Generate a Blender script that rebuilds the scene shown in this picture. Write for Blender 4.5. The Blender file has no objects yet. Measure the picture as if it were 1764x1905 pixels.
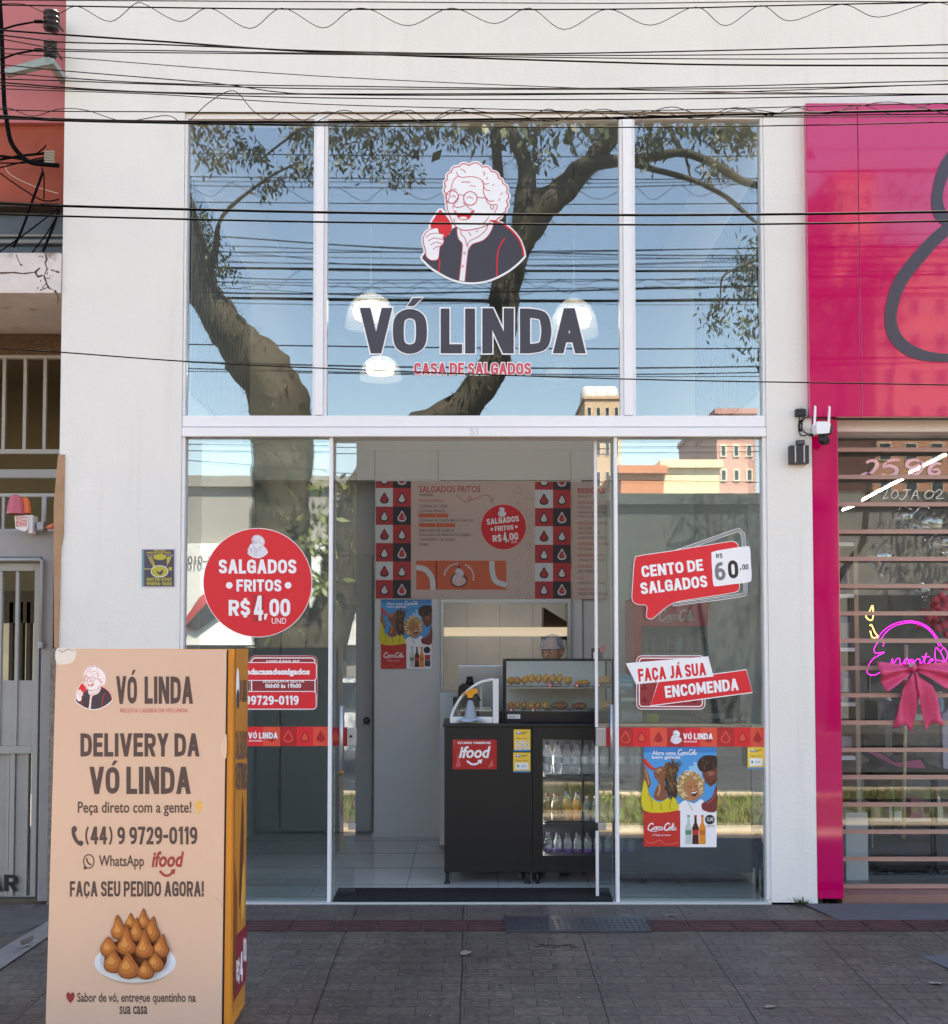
import bpy, bmesh, math, random
from mathutils import Vector, Matrix, geometry
random.seed(11)
SC = bpy.context.scene
COL = SC.collection
rad = math.radians

# ---------------------------------------------------------------- camera
F, CX, CY, TH = 2250.0, 870.0, 1102.0, rad(2.5)      # focal (photo px), principal point, upward pitch
CAM = Vector((0.0, -7.5, 1.59))
cd = bpy.data.cameras.new('camera')
cd.sensor_fit = 'VERTICAL'; cd.sensor_height = 36.0; cd.sensor_width = 36.0
cd.lens = F / 1905.0 * 36.0
cd.shift_x = (882.0 - CX) / 1905.0
cd.shift_y = (CY - 952.5) / 1905.0
cd.clip_start = 0.05; cd.clip_end = 3000
cam = bpy.data.objects.new('camera', cd); COL.objects.link(cam)
cam.location = CAM; cam.rotation_euler = (rad(90) + TH, 0, 0)
SC.camera = cam

# ---------------------------------------------------------------- sky, sun, exposure
SUN_EL, SUN_AZ = rad(60), rad(24)                     # azimuth measured from +Y towards +X
w = bpy.data.worlds.new('World'); SC.world = w; w.use_nodes = True
nt = w.node_tree; bg = nt.nodes['Background']
sky = nt.nodes.new('ShaderNodeTexSky'); sky.sky_type = 'NISHITA'; sky.sun_disc = False
sky.sun_elevation = SUN_EL; sky.sun_rotation = SUN_AZ; sky.air_density = 1.2; sky.dust_density = 0.1; sky.ozone_density = 2.0
nt.links.new(sky.outputs[0], bg.inputs[0]); bg.inputs[1].default_value = 0.105
sd = bpy.data.lights.new('sun', 'SUN'); sd.energy = 4.4; sd.angle = rad(0.53); sd.color = (1, 0.95, 0.87)
sun = bpy.data.objects.new('sun', sd); COL.objects.link(sun)
sv = Vector((math.sin(SUN_AZ) * math.cos(SUN_EL), math.cos(SUN_AZ) * math.cos(SUN_EL), math.sin(SUN_EL)))
sun.rotation_euler = (-sv).to_track_quat('-Z', 'Y').to_euler(); sun.location = (0, 6, 20)
vs = SC.view_settings
vs.view_transform = 'Standard'; vs.look = 'None'; vs.gamma = 1; vs.use_curve_mapping = False; vs.exposure = 2.74
vs.use_white_balance = True; vs.white_balance_temperature = 8100; vs.white_balance_tint = 15
SC.cycles.max_bounces = 10; SC.cycles.transparent_max_bounces = 24; SC.cycles.diffuse_bounces = 5
SC.cycles.glossy_bounces = 4; SC.cycles.caustics_reflective = False; SC.cycles.caustics_refractive = False
SC.cycles.sample_clamp_indirect = 6
SC.cycles.use_denoising = True

# ---------------------------------------------------------------- projection helpers
def ray(px, py):
    a, b = (px - CX) / F, (CY - py) / F
    return Vector((a, math.cos(TH) - b * math.sin(TH), math.sin(TH) + b * math.cos(TH)))
def W(px, py, Y=0.0):                                  # photo point on the upright plane y = Y
    d = ray(px, py); return CAM + d * ((Y - CAM.y) / d.y)
GY = 0.055                                             # plane of the front glass
def R(px, py, Yr):                                     # thing seen mirrored in the front glass, Yr metres in front of it
    p = W(px, py, GY + Yr); return Vector((p.x, 2 * GY - p.y, p.z))
def Gd(px, py, z=0.0):                                 # photo point on the ground
    d = ray(px, py); return CAM + d * ((z - CAM.z) / d.z)
def Wp(px, py, P0, n):
    d = ray(px, py); return CAM + d * ((P0 - CAM).dot(n) / d.dot(n))

# ---------------------------------------------------------------- materials
def lin(h):
    if not isinstance(h, str): return tuple(h)
    h = h.lstrip('#'); v = [int(h[i:i + 2], 16) / 255 for i in (0, 2, 4)]
    return tuple(c / 12.92 if c <= .04045 else ((c + .055) / 1.055) ** 2.4 for c in v)
MATS = {}
def mat(name, col, rough=.6, metal=0, var=0, vscale=3, bump=0, bscale=60, emit=0, coat=0, spec=.5, trans=0, ior=1.45, dirt=None):
    if name in MATS: return MATS[name]
    m = bpy.data.materials.new(name); m.use_nodes = True; MATS[name] = m
    nt = m.node_tree; b = nt.nodes['Principled BSDF']; c = lin(col)
    b.inputs['Base Color'].default_value = (*c, 1); b.inputs['Roughness'].default_value = rough
    b.inputs['Metallic'].default_value = metal; b.inputs['Specular IOR Level'].default_value = spec
    b.inputs['Coat Weight'].default_value = coat; b.inputs['IOR'].default_value = ior
    b.inputs['Transmission Weight'].default_value = trans
    m.diffuse_color = (*c, 1)
    if emit:
        b.inputs['Emission Color'].default_value = (*c, 1); b.inputs['Emission Strength'].default_value = emit
    if var or bump or dirt:
        tc = nt.nodes.new('ShaderNodeTexCoord')
    if var:
        n = nt.nodes.new('ShaderNodeTexNoise'); n.inputs['Scale'].default_value = vscale; n.inputs['Detail'].default_value = 6; n.inputs['Roughness'].default_value = .65
        r = nt.nodes.new('ShaderNodeMapRange'); r.inputs['From Min'].default_value = .3; r.inputs['From Max'].default_value = .7
        r.inputs['To Min'].default_value = 1 - var; r.inputs['To Max'].default_value = 1 + var * .6
        mx = nt.nodes.new('ShaderNodeMix'); mx.data_type = 'RGBA'; mx.blend_type = 'MULTIPLY'; mx.inputs[0].default_value = 1
        mx.inputs[6].default_value = (*c, 1)
        nt.links.new(tc.outputs['Object'], n.inputs['Vector']); nt.links.new(n.outputs[0], r.inputs[0])
        nt.links.new(r.outputs[0], mx.inputs[7]); nt.links.new(mx.outputs[2], b.inputs['Base Color'])
    if bump:
        n2 = nt.nodes.new('ShaderNodeTexNoise'); n2.inputs['Scale'].default_value = bscale; n2.inputs['Detail'].default_value = 4
        bp = nt.nodes.new('ShaderNodeBump'); bp.inputs['Strength'].default_value = bump; bp.inputs['Distance'].default_value = .01
        nt.links.new(tc.outputs['Object'], n2.inputs['Vector']); nt.links.new(n2.outputs[0], bp.inputs['Height']); nt.links.new(bp.outputs[0], b.inputs['Normal'])
    if dirt:                                           # blotchy stains: (colour, threshold, scale)
        n3 = nt.nodes.new('ShaderNodeTexNoise'); n3.inputs['Scale'].default_value = dirt[2]; n3.inputs['Detail'].default_value = 8; n3.inputs['Roughness'].default_value = .7
        rr = nt.nodes.new('ShaderNodeMapRange'); rr.inputs['From Min'].default_value = dirt[1]; rr.inputs['From Max'].default_value = dirt[1] + .12
        mm = nt.nodes.new('ShaderNodeMix'); mm.data_type = 'RGBA'; mm.inputs[7].default_value = (*lin(dirt[0]), 1)
        src = b.inputs['Base Color'].links[0].from_socket if b.inputs['Base Color'].links else None
        if src: nt.links.new(src, mm.inputs[6])
        else: mm.inputs[6].default_value = (*c, 1)
        nt.links.new(tc.outputs['Object'], n3.inputs['Vector']); nt.links.new(n3.outputs[0], rr.inputs[0])
        nt.links.new(rr.outputs[0], mm.inputs[0]); nt.links.new(mm.outputs[2], b.inputs['Base Color'])
    return m
def glass(name, f0=.13, tint=(.93, .96, .95), rough=0.0):
    m = bpy.data.materials.new(name); m.use_nodes = True; MATS[name] = m
    nt = m.node_tree; nt.nodes.remove(nt.nodes['Principled BSDF']); out = nt.nodes['Material Output']
    t = nt.nodes.new('ShaderNodeBsdfTransparent'); t.inputs[0].default_value = (*tint, 1)
    g = nt.nodes.new('ShaderNodeBsdfGlossy'); g.inputs['Roughness'].default_value = rough; g.inputs['Color'].default_value = (.78, .87, .93, 1)   # cool coated glass
    lw = nt.nodes.new('ShaderNodeLayerWeight'); lw.inputs[0].default_value = .5
    p = nt.nodes.new('ShaderNodeMath'); p.operation = 'POWER'; p.inputs[1].default_value = 5
    a = nt.nodes.new('ShaderNodeMath'); a.operation = 'MULTIPLY_ADD'; a.inputs[1].default_value = 1 - f0; a.inputs[2].default_value = f0
    mx = nt.nodes.new('ShaderNodeMixShader')
    L = nt.links.new
    L(lw.outputs['Facing'], p.inputs[0]); L(p.outputs[0], a.inputs[0]); L(a.outputs[0], mx.inputs[0])
    L(t.outputs[0], mx.inputs[1]); L(g.outputs[0], mx.inputs[2]); L(mx.outputs[0], out.inputs[0])
    return m
def film(name, col, alpha, rough=.4):                  # see-through printed film
    m = mat(name, col, rough); m.node_tree.nodes['Principled BSDF'].inputs['Alpha'].default_value = alpha; return m

# ---------------------------------------------------------------- mesh helpers
ROOT = {}
class MB:
    def __init__(s): s.bm = bmesh.new(); s.mi = 0
    def face(s, pts, mi=None):
        vs = [s.bm.verts.new(p) for p in pts]
        try:
            f = s.bm.faces.new(vs); f.material_index = s.mi if mi is None else mi; return f
        except ValueError: return None
    def box(s, x0, y0, z0, x1, y1, z1, bev=0, mi=None):
        if x0 > x1: x0, x1 = x1, x0
        if y0 > y1: y0, y1 = y1, y0
        if z0 > z1: z0, z1 = z1, z0
        m = Matrix.Translation(((x0 + x1) / 2, (y0 + y1) / 2, (z0 + z1) / 2)) @ Matrix.Diagonal((x1 - x0, y1 - y0, z1 - z0, 1))
        r = bmesh.ops.create_cube(s.bm, size=1, matrix=m)
        vs = r['verts']; fs = {f for v in vs for f in v.link_faces}
        for f in fs: f.material_index = s.mi if mi is None else mi
        if bev:
            es = {e for v in vs for e in v.link_edges}
            bmesh.ops.bevel(s.bm, geom=list(es), offset=min(bev, .45 * min(x1 - x0, y1 - y0, z1 - z0)), segments=2, profile=.7, affect='EDGES')
        return s
    def prism(s, pts, d, mi=None):                     # closed outline extruded along vector d
        d = Vector(d); a = [Vector(p) for p in pts]; b = [p + d for p in a]; n = len(a)
        s.face(a[::-1], mi); s.face(b, mi)
        for i in range(n): s.face([a[i], a[(i + 1) % n], b[(i + 1) % n], b[i]], mi)
        return s
    def tube(s, pts, r, n=8, mi=None, caps=True):
        pts = [Vector(p) for p in pts]; m = len(pts)
        rs = r if isinstance(r, (list, tuple)) else [r] * m
        rings = []; up = Vector((0, 0, 1)); prev = None
        for i, p in enumerate(pts):
            t = (pts[min(i + 1, m - 1)] - pts[max(i - 1, 0)]).normalized()
            if prev is None:
                a = t.cross(up)
                if a.length < .05: a = t.cross(Vector((1, 0, 0)))
            else: a = prev - t * prev.dot(t)
            a.normalize(); prev = a; b = t.cross(a)
            rings.append([s.bm.verts.new(p + (a * math.cos(2 * math.pi * k / n) + b * math.sin(2 * math.pi * k / n)) * rs[i]) for k in range(n)])
        for i in range(m - 1):
            for k in range(n):
                f = s.bm.faces.new((rings[i][k], rings[i][(k + 1) % n], rings[i + 1][(k + 1) % n], rings[i + 1][k])); f.smooth = True
                f.material_index = s.mi if mi is None else mi
        if caps:
            for rg in (rings[0][::-1], rings[-1]):
                f = s.bm.faces.new(rg); f.material_index = s.mi if mi is None else mi
        return s
    def lathe(s, prof, c=(0, 0, 0), n=20, mi=None, sx=1, sy=1):   # prof: (radius, z) from bottom to top
        c = Vector(c); rings = []
        for r, z in prof:
            if r < 1e-6: rings.append([s.bm.verts.new(c + Vector((0, 0, z)))])
            else: rings.append([s.bm.verts.new(c + Vector((sx * r * math.cos(2 * math.pi * k / n), sy * r * math.sin(2 * math.pi * k / n), z))) for k in range(n)])
        for a, b in zip(rings, rings[1:]):
            for k in range(n):
                q = [a[k % len(a)], a[(k + 1) % n % len(a)] if len(a) > 1 else None, b[(k + 1) % n] if len(b) > 1 else b[0], b[k] if len(b) > 1 else None]
                q = [v for v in q if v is not None]
                if len(q) > 2:
                    f = s.bm.faces.new(q); f.smooth = True; f.material_index = s.mi if mi is None else mi
        return s
    def blob(s, c, rx, ry, rz, mi=None, seg=14, rot=None, fn=None):
        r = bmesh.ops.create_uvsphere(s.bm, u_segments=seg, v_segments=max(6, seg // 2 + 2), radius=1)
        M = Matrix.Diagonal((rx, ry, rz))
        for v in r['verts']:
            if fn: v.co = fn(v.co.copy())
            v.co = M @ v.co
            if rot: v.co = rot @ v.co
            v.co += Vector(c)
            for f in v.link_faces: f.smooth = True; f.material_index = s.mi if mi is None else mi
        return s
    def build(s, name, mats, parent=None, smooth=None):
        off = ROOT.get(parent.name, Vector()) if parent else Vector()
        if off.length: bmesh.ops.translate(s.bm, verts=s.bm.verts, vec=-off)
        me = bpy.data.meshes.new(name); s.bm.normal_update(); s.bm.to_mesh(me); s.bm.free()
        for m in (mats if isinstance(mats, (list, tuple)) else [mats]): me.materials.append(m)
        o = bpy.data.objects.new(name, me); COL.objects.link(o)
        if parent: o.parent = parent; ROOT[o.name] = off
        if smooth is not None:
            for p in me.polygons: p.use_smooth = smooth
        return o
def tag(o, label=None, cat=None, group=None, kind=None):
    if label: o['label'] = label
    if cat: o['category'] = cat
    if group: o['group'] = group
    if kind: o['kind'] = kind
    return o
def thing(name, label, cat, loc=(0, 0, 0), group=None):
    o = bpy.data.objects.new(name, None); COL.objects.link(o); o.location = loc; o.empty_display_size = .1
    ROOT[o.name] = Vector(loc); return tag(o, label, cat, group)
def dup(o, loc, label=None, rz=None, parent=None):     # a thing and its parts and sub-parts
    r = o.copy(); COL.objects.link(r)
    if parent is None:
        r.location = loc; ROOT[r.name] = Vector(loc)
        if label: r['label'] = label
        if rz is not None: r.rotation_euler = (0, 0, rz)
    else: r.parent = parent
    for ch in list(o.children): dup(ch, None, parent=r)
    return r
def ground_to(o, loc): o.location = loc; ROOT[o.name] = Vector(loc); return o

# ---------------------------------------------------------------- flat graphics
def crv(pts, closed=False, n=6):
    P = [Vector((p[0], p[1])) for p in pts]; m = len(P); out = []
    for i in range(m if closed else m - 1):
        if closed: a, b, c, d = P[i - 1], P[i], P[(i + 1) % m], P[(i + 2) % m]
        else: a, b, c, d = P[max(i - 1, 0)], P[i], P[i + 1], P[min(i + 2, m - 1)]
        for k in range(n):
            t = k / n
            out.append(.5 * ((2 * b) + (c - a) * t + (2 * a - 5 * b + 4 * c - d) * t * t + (3 * b - a - 3 * c + d) * t ** 3))
    if not closed: out.append(P[-1])
    return [(p.x, p.y) for p in out]
def rrect(x0, y0, x1, y1, r, n=5):
    o = []
    for cx, cy, a in ((x1 - r, y0 + r, -90), (x1 - r, y1 - r, 0), (x0 + r, y1 - r, 90), (x0 + r, y0 + r, 180)):
        for k in range(n + 1):
            t = rad(a + 90 * k / n); o.append((cx + r * math.cos(t), cy + r * math.sin(t)))
    return o
def circ(cx, cy, r, ry=None, n=32, a0=0, a1=360):
    ry = ry or r; m = n if a1 - a0 >= 360 else n + 1
    return [(cx + r * math.cos(rad(a0 + (a1 - a0) * k / n)), cy + ry * math.sin(rad(a0 + (a1 - a0) * k / n))) for k in range(m)]
TXT = {}
def glyphs(s, bold=0.0, shear=0.0, space=1.0):
    key = (s, bold, shear, space)
    if key in TXT: return TXT[key]
    cu = bpy.data.curves.new('t', 'FONT'); cu.body = s; cu.offset = bold; cu.resolution_u = 3; cu.shear = shear; cu.space_character = space
    ob = bpy.data.objects.new('t', cu); COL.objects.link(ob)
    bpy.context.view_layer.update()
    me = bpy.data.meshes.new_from_object(ob.evaluated_get(bpy.context.evaluated_depsgraph_get()))
    vs = [(v.co.x, v.co.y) for v in me.vertices]; fs = [tuple(p.vertices) for p in me.polygons]
    bpy.data.objects.remove(ob); bpy.data.curves.remove(cu); bpy.data.meshes.remove(me)
    x0 = min(v[0] for v in vs); x1 = max(v[0] for v in vs); y0 = min(v[1] for v in vs); y1 = max(v[1] for v in vs)
    TXT[key] = ([((x - x0) / (x1 - x0), (y1 - y) / (y1 - y0)) for x, y in vs], fs)
    return TXT[key]
# ---- bold condensed sign-painter capitals drawn as strokes (u, v in 0..1 of each letter box)
def _ring(y0, y1): 
    q = min(.3, (y1 - y0) * .42)
    return [(.5, y0), (.87, y0 + q * .3), (1, y0 + q), (1, y1 - q), (.87, y1 - q * .3), (.5, y1), (.13, y1 - q * .3), (0, y1 - q), (0, y0 + q), (.13, y0 + q * .3)]
_C = [(1, .31), (.97, .13), (.78, .02), (.5, 0), (.16, .05), (0, .27), (0, .73), (.16, .95), (.5, 1), (.78, .98), (.97, .87), (1, .69)]
_S = [(.97, .25), (.9, .07), (.5, 0), (.1, .06), (0, .24), (.14, .4), (.5, .49), (.86, .59), (1, .77), (.9, .95), (.5, 1), (.1, .94), (.02, .75)]
_P = [(0, 0), (.55, 0), (.92, .07), (1, .27), (.92, .47), (.55, .54), (0, .54)]
SF = {'A': (.62, [('d', .5, 0, 0, 1), ('d', .5, 0, 1, 1), ('h', .70, .2, .8)]), 'B': (.56, [('v', 0, 0, 1), ('c', [(0, 0), (.5, 0), (.88, .07), (.9, .38), (.5, .47), (0, .47)]), ('c', [(0, .47), (.55, .47), (.98, .56), (1, .9), (.55, 1), (0, 1)])]),
 'C': (.54, [('c', _C)]), 'Ç': (.54, [('c', _C), ('t', [(.5, 1.04), (.56, 1.13), (.5, 1.22), (.34, 1.22)])]), 'D': (.58, [('v', 0, 0, 1), ('c', [(0, 0), (.4, 0), (.85, .08), (1, .35), (1, .65), (.85, .92), (.4, 1), (0, 1)])]),
 'E': (.47, [('v', 0, 0, 1), ('h', 0, 0, 1), ('h', .49, 0, .88), ('h', 1, 0, 1)]), 'F': (.46, [('v', 0, 0, 1), ('h', 0, 0, 1), ('h', .5, 0, .88)]), 'G': (.57, [('c', _C[:-1] + [(1, .84)]), ('v', 1, .52, .93), ('h', .54, .58, 1)]),
 'H': (.58, [('v', 0, 0, 1), ('v', 1, 0, 1), ('h', .5, 0, 1)]), 'I': (0, [('v', .5, 0, 1)]), 'J': (.42, [('c', [(1, 0), (1, .4), (1, .72), (.85, .93), (.45, 1), (0, .95)]), ('v', 1, 0, .3)]), 'L': (.44, [('v', 0, 0, 1), ('h', 1, 0, 1)]),
 'M': (.78, [('v', 0, 0, 1), ('v', 1, 0, 1), ('d', 0, 0, .5, .8), ('d', 1, 0, .5, .8)]), 'N': (.6, [('v', 0, 0, 1), ('v', 1, 0, 1), ('d', 0.02, 0, .98, 1)]), 'O': (.58, [('r', _ring(0, 1))]), 'P': (.55, [('v', 0, 0, 1), ('c', _P)]),
 'Q': (.58, [('r', _ring(0, 1)), ('d', .55, .75, 1.05, 1.08)]), 'R': (.57, [('v', 0, 0, 1), ('c', _P), ('d', .5, .54, .98, 1)]), 'S': (.52, [('c', _S)]), 'T': (.52, [('h', 0, 0, 1), ('v', .5, 0, 1)]), 'U': (.57, [('c', [(0, 0), (0, .35), (0, .7), (.15, .94), (.5, 1), (.85, .94), (1, .7), (1, .35), (1, 0)]), ('v', 0, 0, .3), ('v', 1, 0, .3)]),
 'V': (.62, [('d', 0, 0, .5, 1), ('d', 1, 0, .5, 1)]), 'X': (.58, [('d', 0, 0, 1, 1), ('d', 1, 0, 0, 1)]), 'Y': (.58, [('d', 0, 0, .5, .56), ('d', 1, 0, .5, .56), ('v', .5, .5, 1)]), 'Z': (.5, [('h', 0, 0, 1), ('h', 1, 0, 1), ('d', 1, 0, 0, 1)]),
 '0': (.54, [('r', _ring(0, 1))]), '1': (.3, [('v', 1, 0, 1), ('d', .9, 0, 0, .2)]), '2': (.5, [('c', [(0, .24), (.14, .06), (.5, 0), (.9, .08), (.97, .3), (.7, .6), (.1, 1)]), ('h', 1, 0, 1)]), '3': (.5, [('c', [(0, .08), (.5, 0), (.92, .08), (.92, .4), (.45, .48)]), ('c', [(.45, .48), (.98, .56), (1, .9), (.5, 1), (0, .92)])]),
 '4': (.54, [('d', .66, 0, 0, .72), ('h', .72, 0, 1), ('v', .74, 0, 1)]), '5': (.5, [('h', 0, .1, 1), ('v', .08, 0, .45), ('c', [(.08, .45), (.5, .38), (.95, .5), (1, .7), (.92, .93), (.5, 1), (0, .92)])]), '6': (.53, [('r', _ring(.42, 1)), ('c', [(0, .75), (0, .4), (.2, .1), (.6, 0), (.92, .03)])]), '7': (.5, [('h', 0, 0, 1), ('d', 1, 0, .3, 1)]), '8': (.54, [('r', _ring(0, .5)), ('r', _ring(.46, 1))]),
 '9': (.53, [('r', _ring(0, .58)), ('c', [(1, .25), (1, .6), (.8, .9), (.4, 1), (.08, .97)])]), '$': (.52, [('c', _S), ('v', .5, -.14, 0), ('v', .5, 1, 1.14)]), '-': (.32, [('h', .56, 0, 1)]), '(': (.30, [('p', [(1, -.10), (.45, .1), (.1, .32), (0, .52), (.1, .72), (.45, .94), (1, 1.14)])]), ')': (.30, [('p', [(0, -.10), (.55, .1), (.9, .32), (1, .52), (.9, .72), (.55, .94), (0, 1.14)])]), ',': (.2, [('q', .75, .86, .25, 1.17)]), '!': (0, [('v', .5, 0, .62), ('v', .5, .96, 1)])}
for _a, _b in (('Ó', 'O'), ('Á', 'A'), ('É', 'E')): SF[_a] = (SF[_b][0], SF[_b][1] + [('a',)])
def stroked(s, t, g=0.0):
    """list of outlines (pts, faces) for string s with stem t (of cap height); g inflates"""
    out = []; x = 0.0
    for ch in s:
        if ch == ' ': x += .26; continue
        w0, prims = SF[ch]; wd = w0 + 2.0 * (t - .17) if w0 else t
        wd = max(wd, t)
        def P(u, v): return (x + t / 2 + u * (wd - t), t / 2 + v * (1 - t))
        for p in prims:
            k = p[0]; h = t / 2
            if k == 'v': a, b = P(p[1], p[2]), P(p[1], p[3]); out.append(([(a[0] - h - g, a[1] - h - g), (a[0] + h + g, a[1] - h - g), (a[0] + h + g, b[1] + h + g), (a[0] - h - g, b[1] + h + g)], [(0, 1, 2, 3)]))
            elif k == 'h': hh = h * .9; a, b = P(p[2], p[1]), P(p[3], p[1]); o = (h - hh) * (1 if p[1] == 1 else -1 if p[1] == 0 else 0); out.append(([(a[0] - h - g, a[1] - hh - g + o), (b[0] + h + g, a[1] - hh - g + o), (b[0] + h + g, a[1] + hh + g + o), (a[0] - h - g, a[1] + hh + g + o)], [(0, 1, 2, 3)]))
            elif k == 'd':
                a, b = P(p[1], p[2]), P(p[3], p[4]); ya = a[1] - (h if p[2] == 0 else 0); yb = b[1] + (h if p[4] >= .8 else 0); hw = h * 1.06 + g * 1.15; sl = (b[0] - a[0]) / max(yb - ya, 1e-6)
                out.append(([(a[0] - hw - sl * g, ya - g), (a[0] + hw - sl * g, ya - g), (b[0] + hw + sl * g, yb + g), (b[0] - hw + sl * g, yb + g)], [(0, 1, 2, 3)]))
            elif k == 'q':
                a, b = P(p[1], p[2]), P(p[3], p[4]); out.append(([(a[0] - h * .9 - g, a[1] - g), (a[0] + h * .9 + g, a[1] - g), (b[0] + h * .2 + g, b[1] + g), (b[0] - h * .9 - g, b[1] + g)], [(0, 1, 2, 3)]))
            elif k == 'a': a = P(.42, 0); out.append(([(a[0] - .02 - g, -.05 + g), (a[0] + .12 + g * .4, -.05 + g), (a[0] + .30 + g * 1.4, -.225 - g), (a[0] + .10 - g * .6, -.225 - g)], [(0, 1, 2, 3)]))
            else:
                q = crv([P(*c) for c in p[1]], k == 'r', 4); n = len(q); Q = [Vector(c) for c in q]; vs = []; hh = h * {'t': .45, 'p': .72}.get(k, 1) + g
                for i in range(n):
                    if k == 'r': d = Q[(i + 1) % n] - Q[i - 1]
                    else: d = Q[min(i + 1, n - 1)] - Q[max(i - 1, 0)]
                    if d.length < 1e-9: d = Vector((1, 0))
                    d.normalize(); nn = Vector((-d.y, d.x)); c = Q[i]
                    if k != 'r' and g and i in (0, n - 1): c = c + d * g * (1 if i else -1)
                    th = hh * (1 - .1 * abs(nn.y)); vs += [tuple(c + nn * th), tuple(c - nn * th)]
                out.append((vs, [(2 * i, 2 * i + 1, 2 * ((i + 1) % n) + 1, 2 * ((i + 1) % n)) for i in range(n if k == 'r' else n - 1)]))
        x += wd + .085
    return out
def stroke_box(s, t):
    pts = [p for o in stroked(s, t) for p in o[0]]; return min(p[0] for p in pts), min(p[1] for p in pts), max(p[0] for p in pts), max(p[1] for p in pts)
class G:
    """layered flat print: fn(px, py) -> point on the carrier surface, nrm = direction towards the viewer"""
    def __init__(s, fn, nrm=(0, -1, 0), step=.0007, tf=None):
        s.k = 0; s.fn = fn; s.n = Vector(nrm).normalized(); s.step = step; s.V = []; s.Fc = []; s.M = []; s.mats = []; s.tf = tf
    def mi(s, m):
        if m not in s.mats: s.mats.append(m)
        return s.mats.index(m)
    def add(s, pts, faces, m, L):
        b = len(s.V); k = s.mi(m); s.k += 1; L = L + (s.k % 240) * .0035
        for p in pts:
            if s.tf: p = s.tf(*p)
            s.V.append(s.fn(*p) + s.n * (s.step * L))
        for f in faces: s.Fc.append([b + i for i in f]); s.M.append(k)
    def poly(s, pts, m, L=1):
        t = geometry.tessellate_polygon([[Vector((p[0], p[1], 0)) for p in pts]])
        s.add(pts, t, m, L); return s
    def rect(s, x0, y0, x1, y1, m, L=1): return s.poly([(x0, y0), (x1, y0), (x1, y1), (x0, y1)], m, L)
    def disc(s, cx, cy, r, m, L=1, ry=None, n=32): return s.poly(circ(cx, cy, r, ry, n), m, L)
    def line(s, pts, wd, m, L=1, closed=False, taper=False):
        n = len(pts); P = [Vector(p) for p in pts]; vs = []
        for i in range(n):
            if closed: a, c = P[i - 1], P[(i + 1) % n]
            else: a, c = P[max(i - 1, 0)], P[min(i + 1, n - 1)]
            d = (c - a)
            if d.length < 1e-9: d = Vector((1, 0))
            d.normalize(); q = Vector((-d.y, d.x)) * wd / 2
            if taper: q *= max(.15, math.sin(math.pi * (i + .4) / (n - .2)))
            vs += [tuple(P[i] + q), tuple(P[i] - q)]
        fs = []
        for i in range(n if closed else n - 1):
            j = (i + 1) % n; fs.append((2 * i, 2 * i + 1, 2 * j + 1, 2 * j))
        s.add(vs, fs, m, L); return s
    def text(s, t, x0, y0, x1, y1, m, L=2, bold=0.0, rot=0, shear=0, space=1.0, flip=False, grow=0, t_=None):
        if bold >= .02 and not flip and shear == 0 and all(c in SF or c == ' ' for c in t):
            tw = t_ or (.165 + bold * 1.3); bx = stroke_box(t, tw); kx, ky = (x1 - x0) / (bx[2] - bx[0]), (y1 - y0) / (bx[3] - bx[1]); cx, cy = (x0 + x1) / 2, (y0 + y1) / 2; c, sn = math.cos(rad(rot)), math.sin(rad(rot))
            for pts, fs in stroked(t, tw, grow / ((kx + ky) / 2)):
                o = []
                for u, v in pts: dx = x0 + (u - bx[0]) * kx - cx; dy = y0 + (v - bx[1]) * ky - cy; o.append((cx + dx * c + dy * sn, cy - dx * sn + dy * c))
                s.add(o, fs, m, L)
            return s
        vs, fs = glyphs(t, bold, shear, space); cx, cy = (x0 + x1) / 2, (y0 + y1) / 2; c, sn = math.cos(rad(rot)), math.sin(rad(rot)); o = []
        for u, v in vs:
            if flip: u = 1 - u
            dx = (u - .5) * (x1 - x0 + 2 * grow); dy = (v - .5) * (y1 - y0 + 2 * grow)
            o.append((cx + dx * c + dy * sn, cy - dx * sn + dy * c))
        s.add(o, fs, m, L); return s
    def build(s, name, parent=None):
        off = ROOT.get(parent.name, Vector()) if parent else Vector()
        me = bpy.data.meshes.new(name); me.from_pydata([p - off for p in s.V], [], s.Fc)
        for m in s.mats: me.materials.append(m)
        me.polygons.foreach_set('material_index', s.M); me.update()
        o = bpy.data.objects.new(name, me); COL.objects.link(o)
        if parent: o.parent = parent; ROOT[o.name] = off
        return o
def P2(Y): return lambda x, y: W(x, y, Y)
def zm(x0, y0, sc):                                    # zoomed-crop coordinates -> photo pixels
    return lambda x, y: (x0 + x * sc, y0 + y * sc)

# ---------------------------------------------------------------- colours
white = mat('white_vinyl', '#e9e8ec', .35)
red = mat('red_vinyl', '#dc2f36', .45, spec=.35)
red2 = mat('orange_red_vinyl', '#e0523f', .35)
red3 = mat('deep_red_vinyl', '#b32a30', .35)
navy = mat('dark_violet_vinyl', '#3a3540', .35)
linered = mat('line_red_vinyl', '#c8324a', .4)
brown = mat('brown_print', '#51413f', .6)
black = mat('black_plastic', '#17171a', .45)
blackm = mat('black_cable_rubber', '#08080a', .8, spec=.08)
whitep = mat('white_aluminium', '#e6e4e8', .35, var=.03, vscale=2)
greyp = mat('grey_plastic', '#8d8f92', .45)
steel = mat('brushed_steel', '#b9bbbd', .32, metal=.9)
chrome = mat('chrome', '#d8d8da', .12, metal=1)
yellow = mat('yellow_print', '#f2c84b', .45)
blue = mat('blue_print', '#3a93c9', .45)
PANE = glass('shop_glass', .125)
PANE2 = glass('clear_shop_glass', .05)
THIN = glass('display_glass', .05, (.95, .97, .96))

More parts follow.
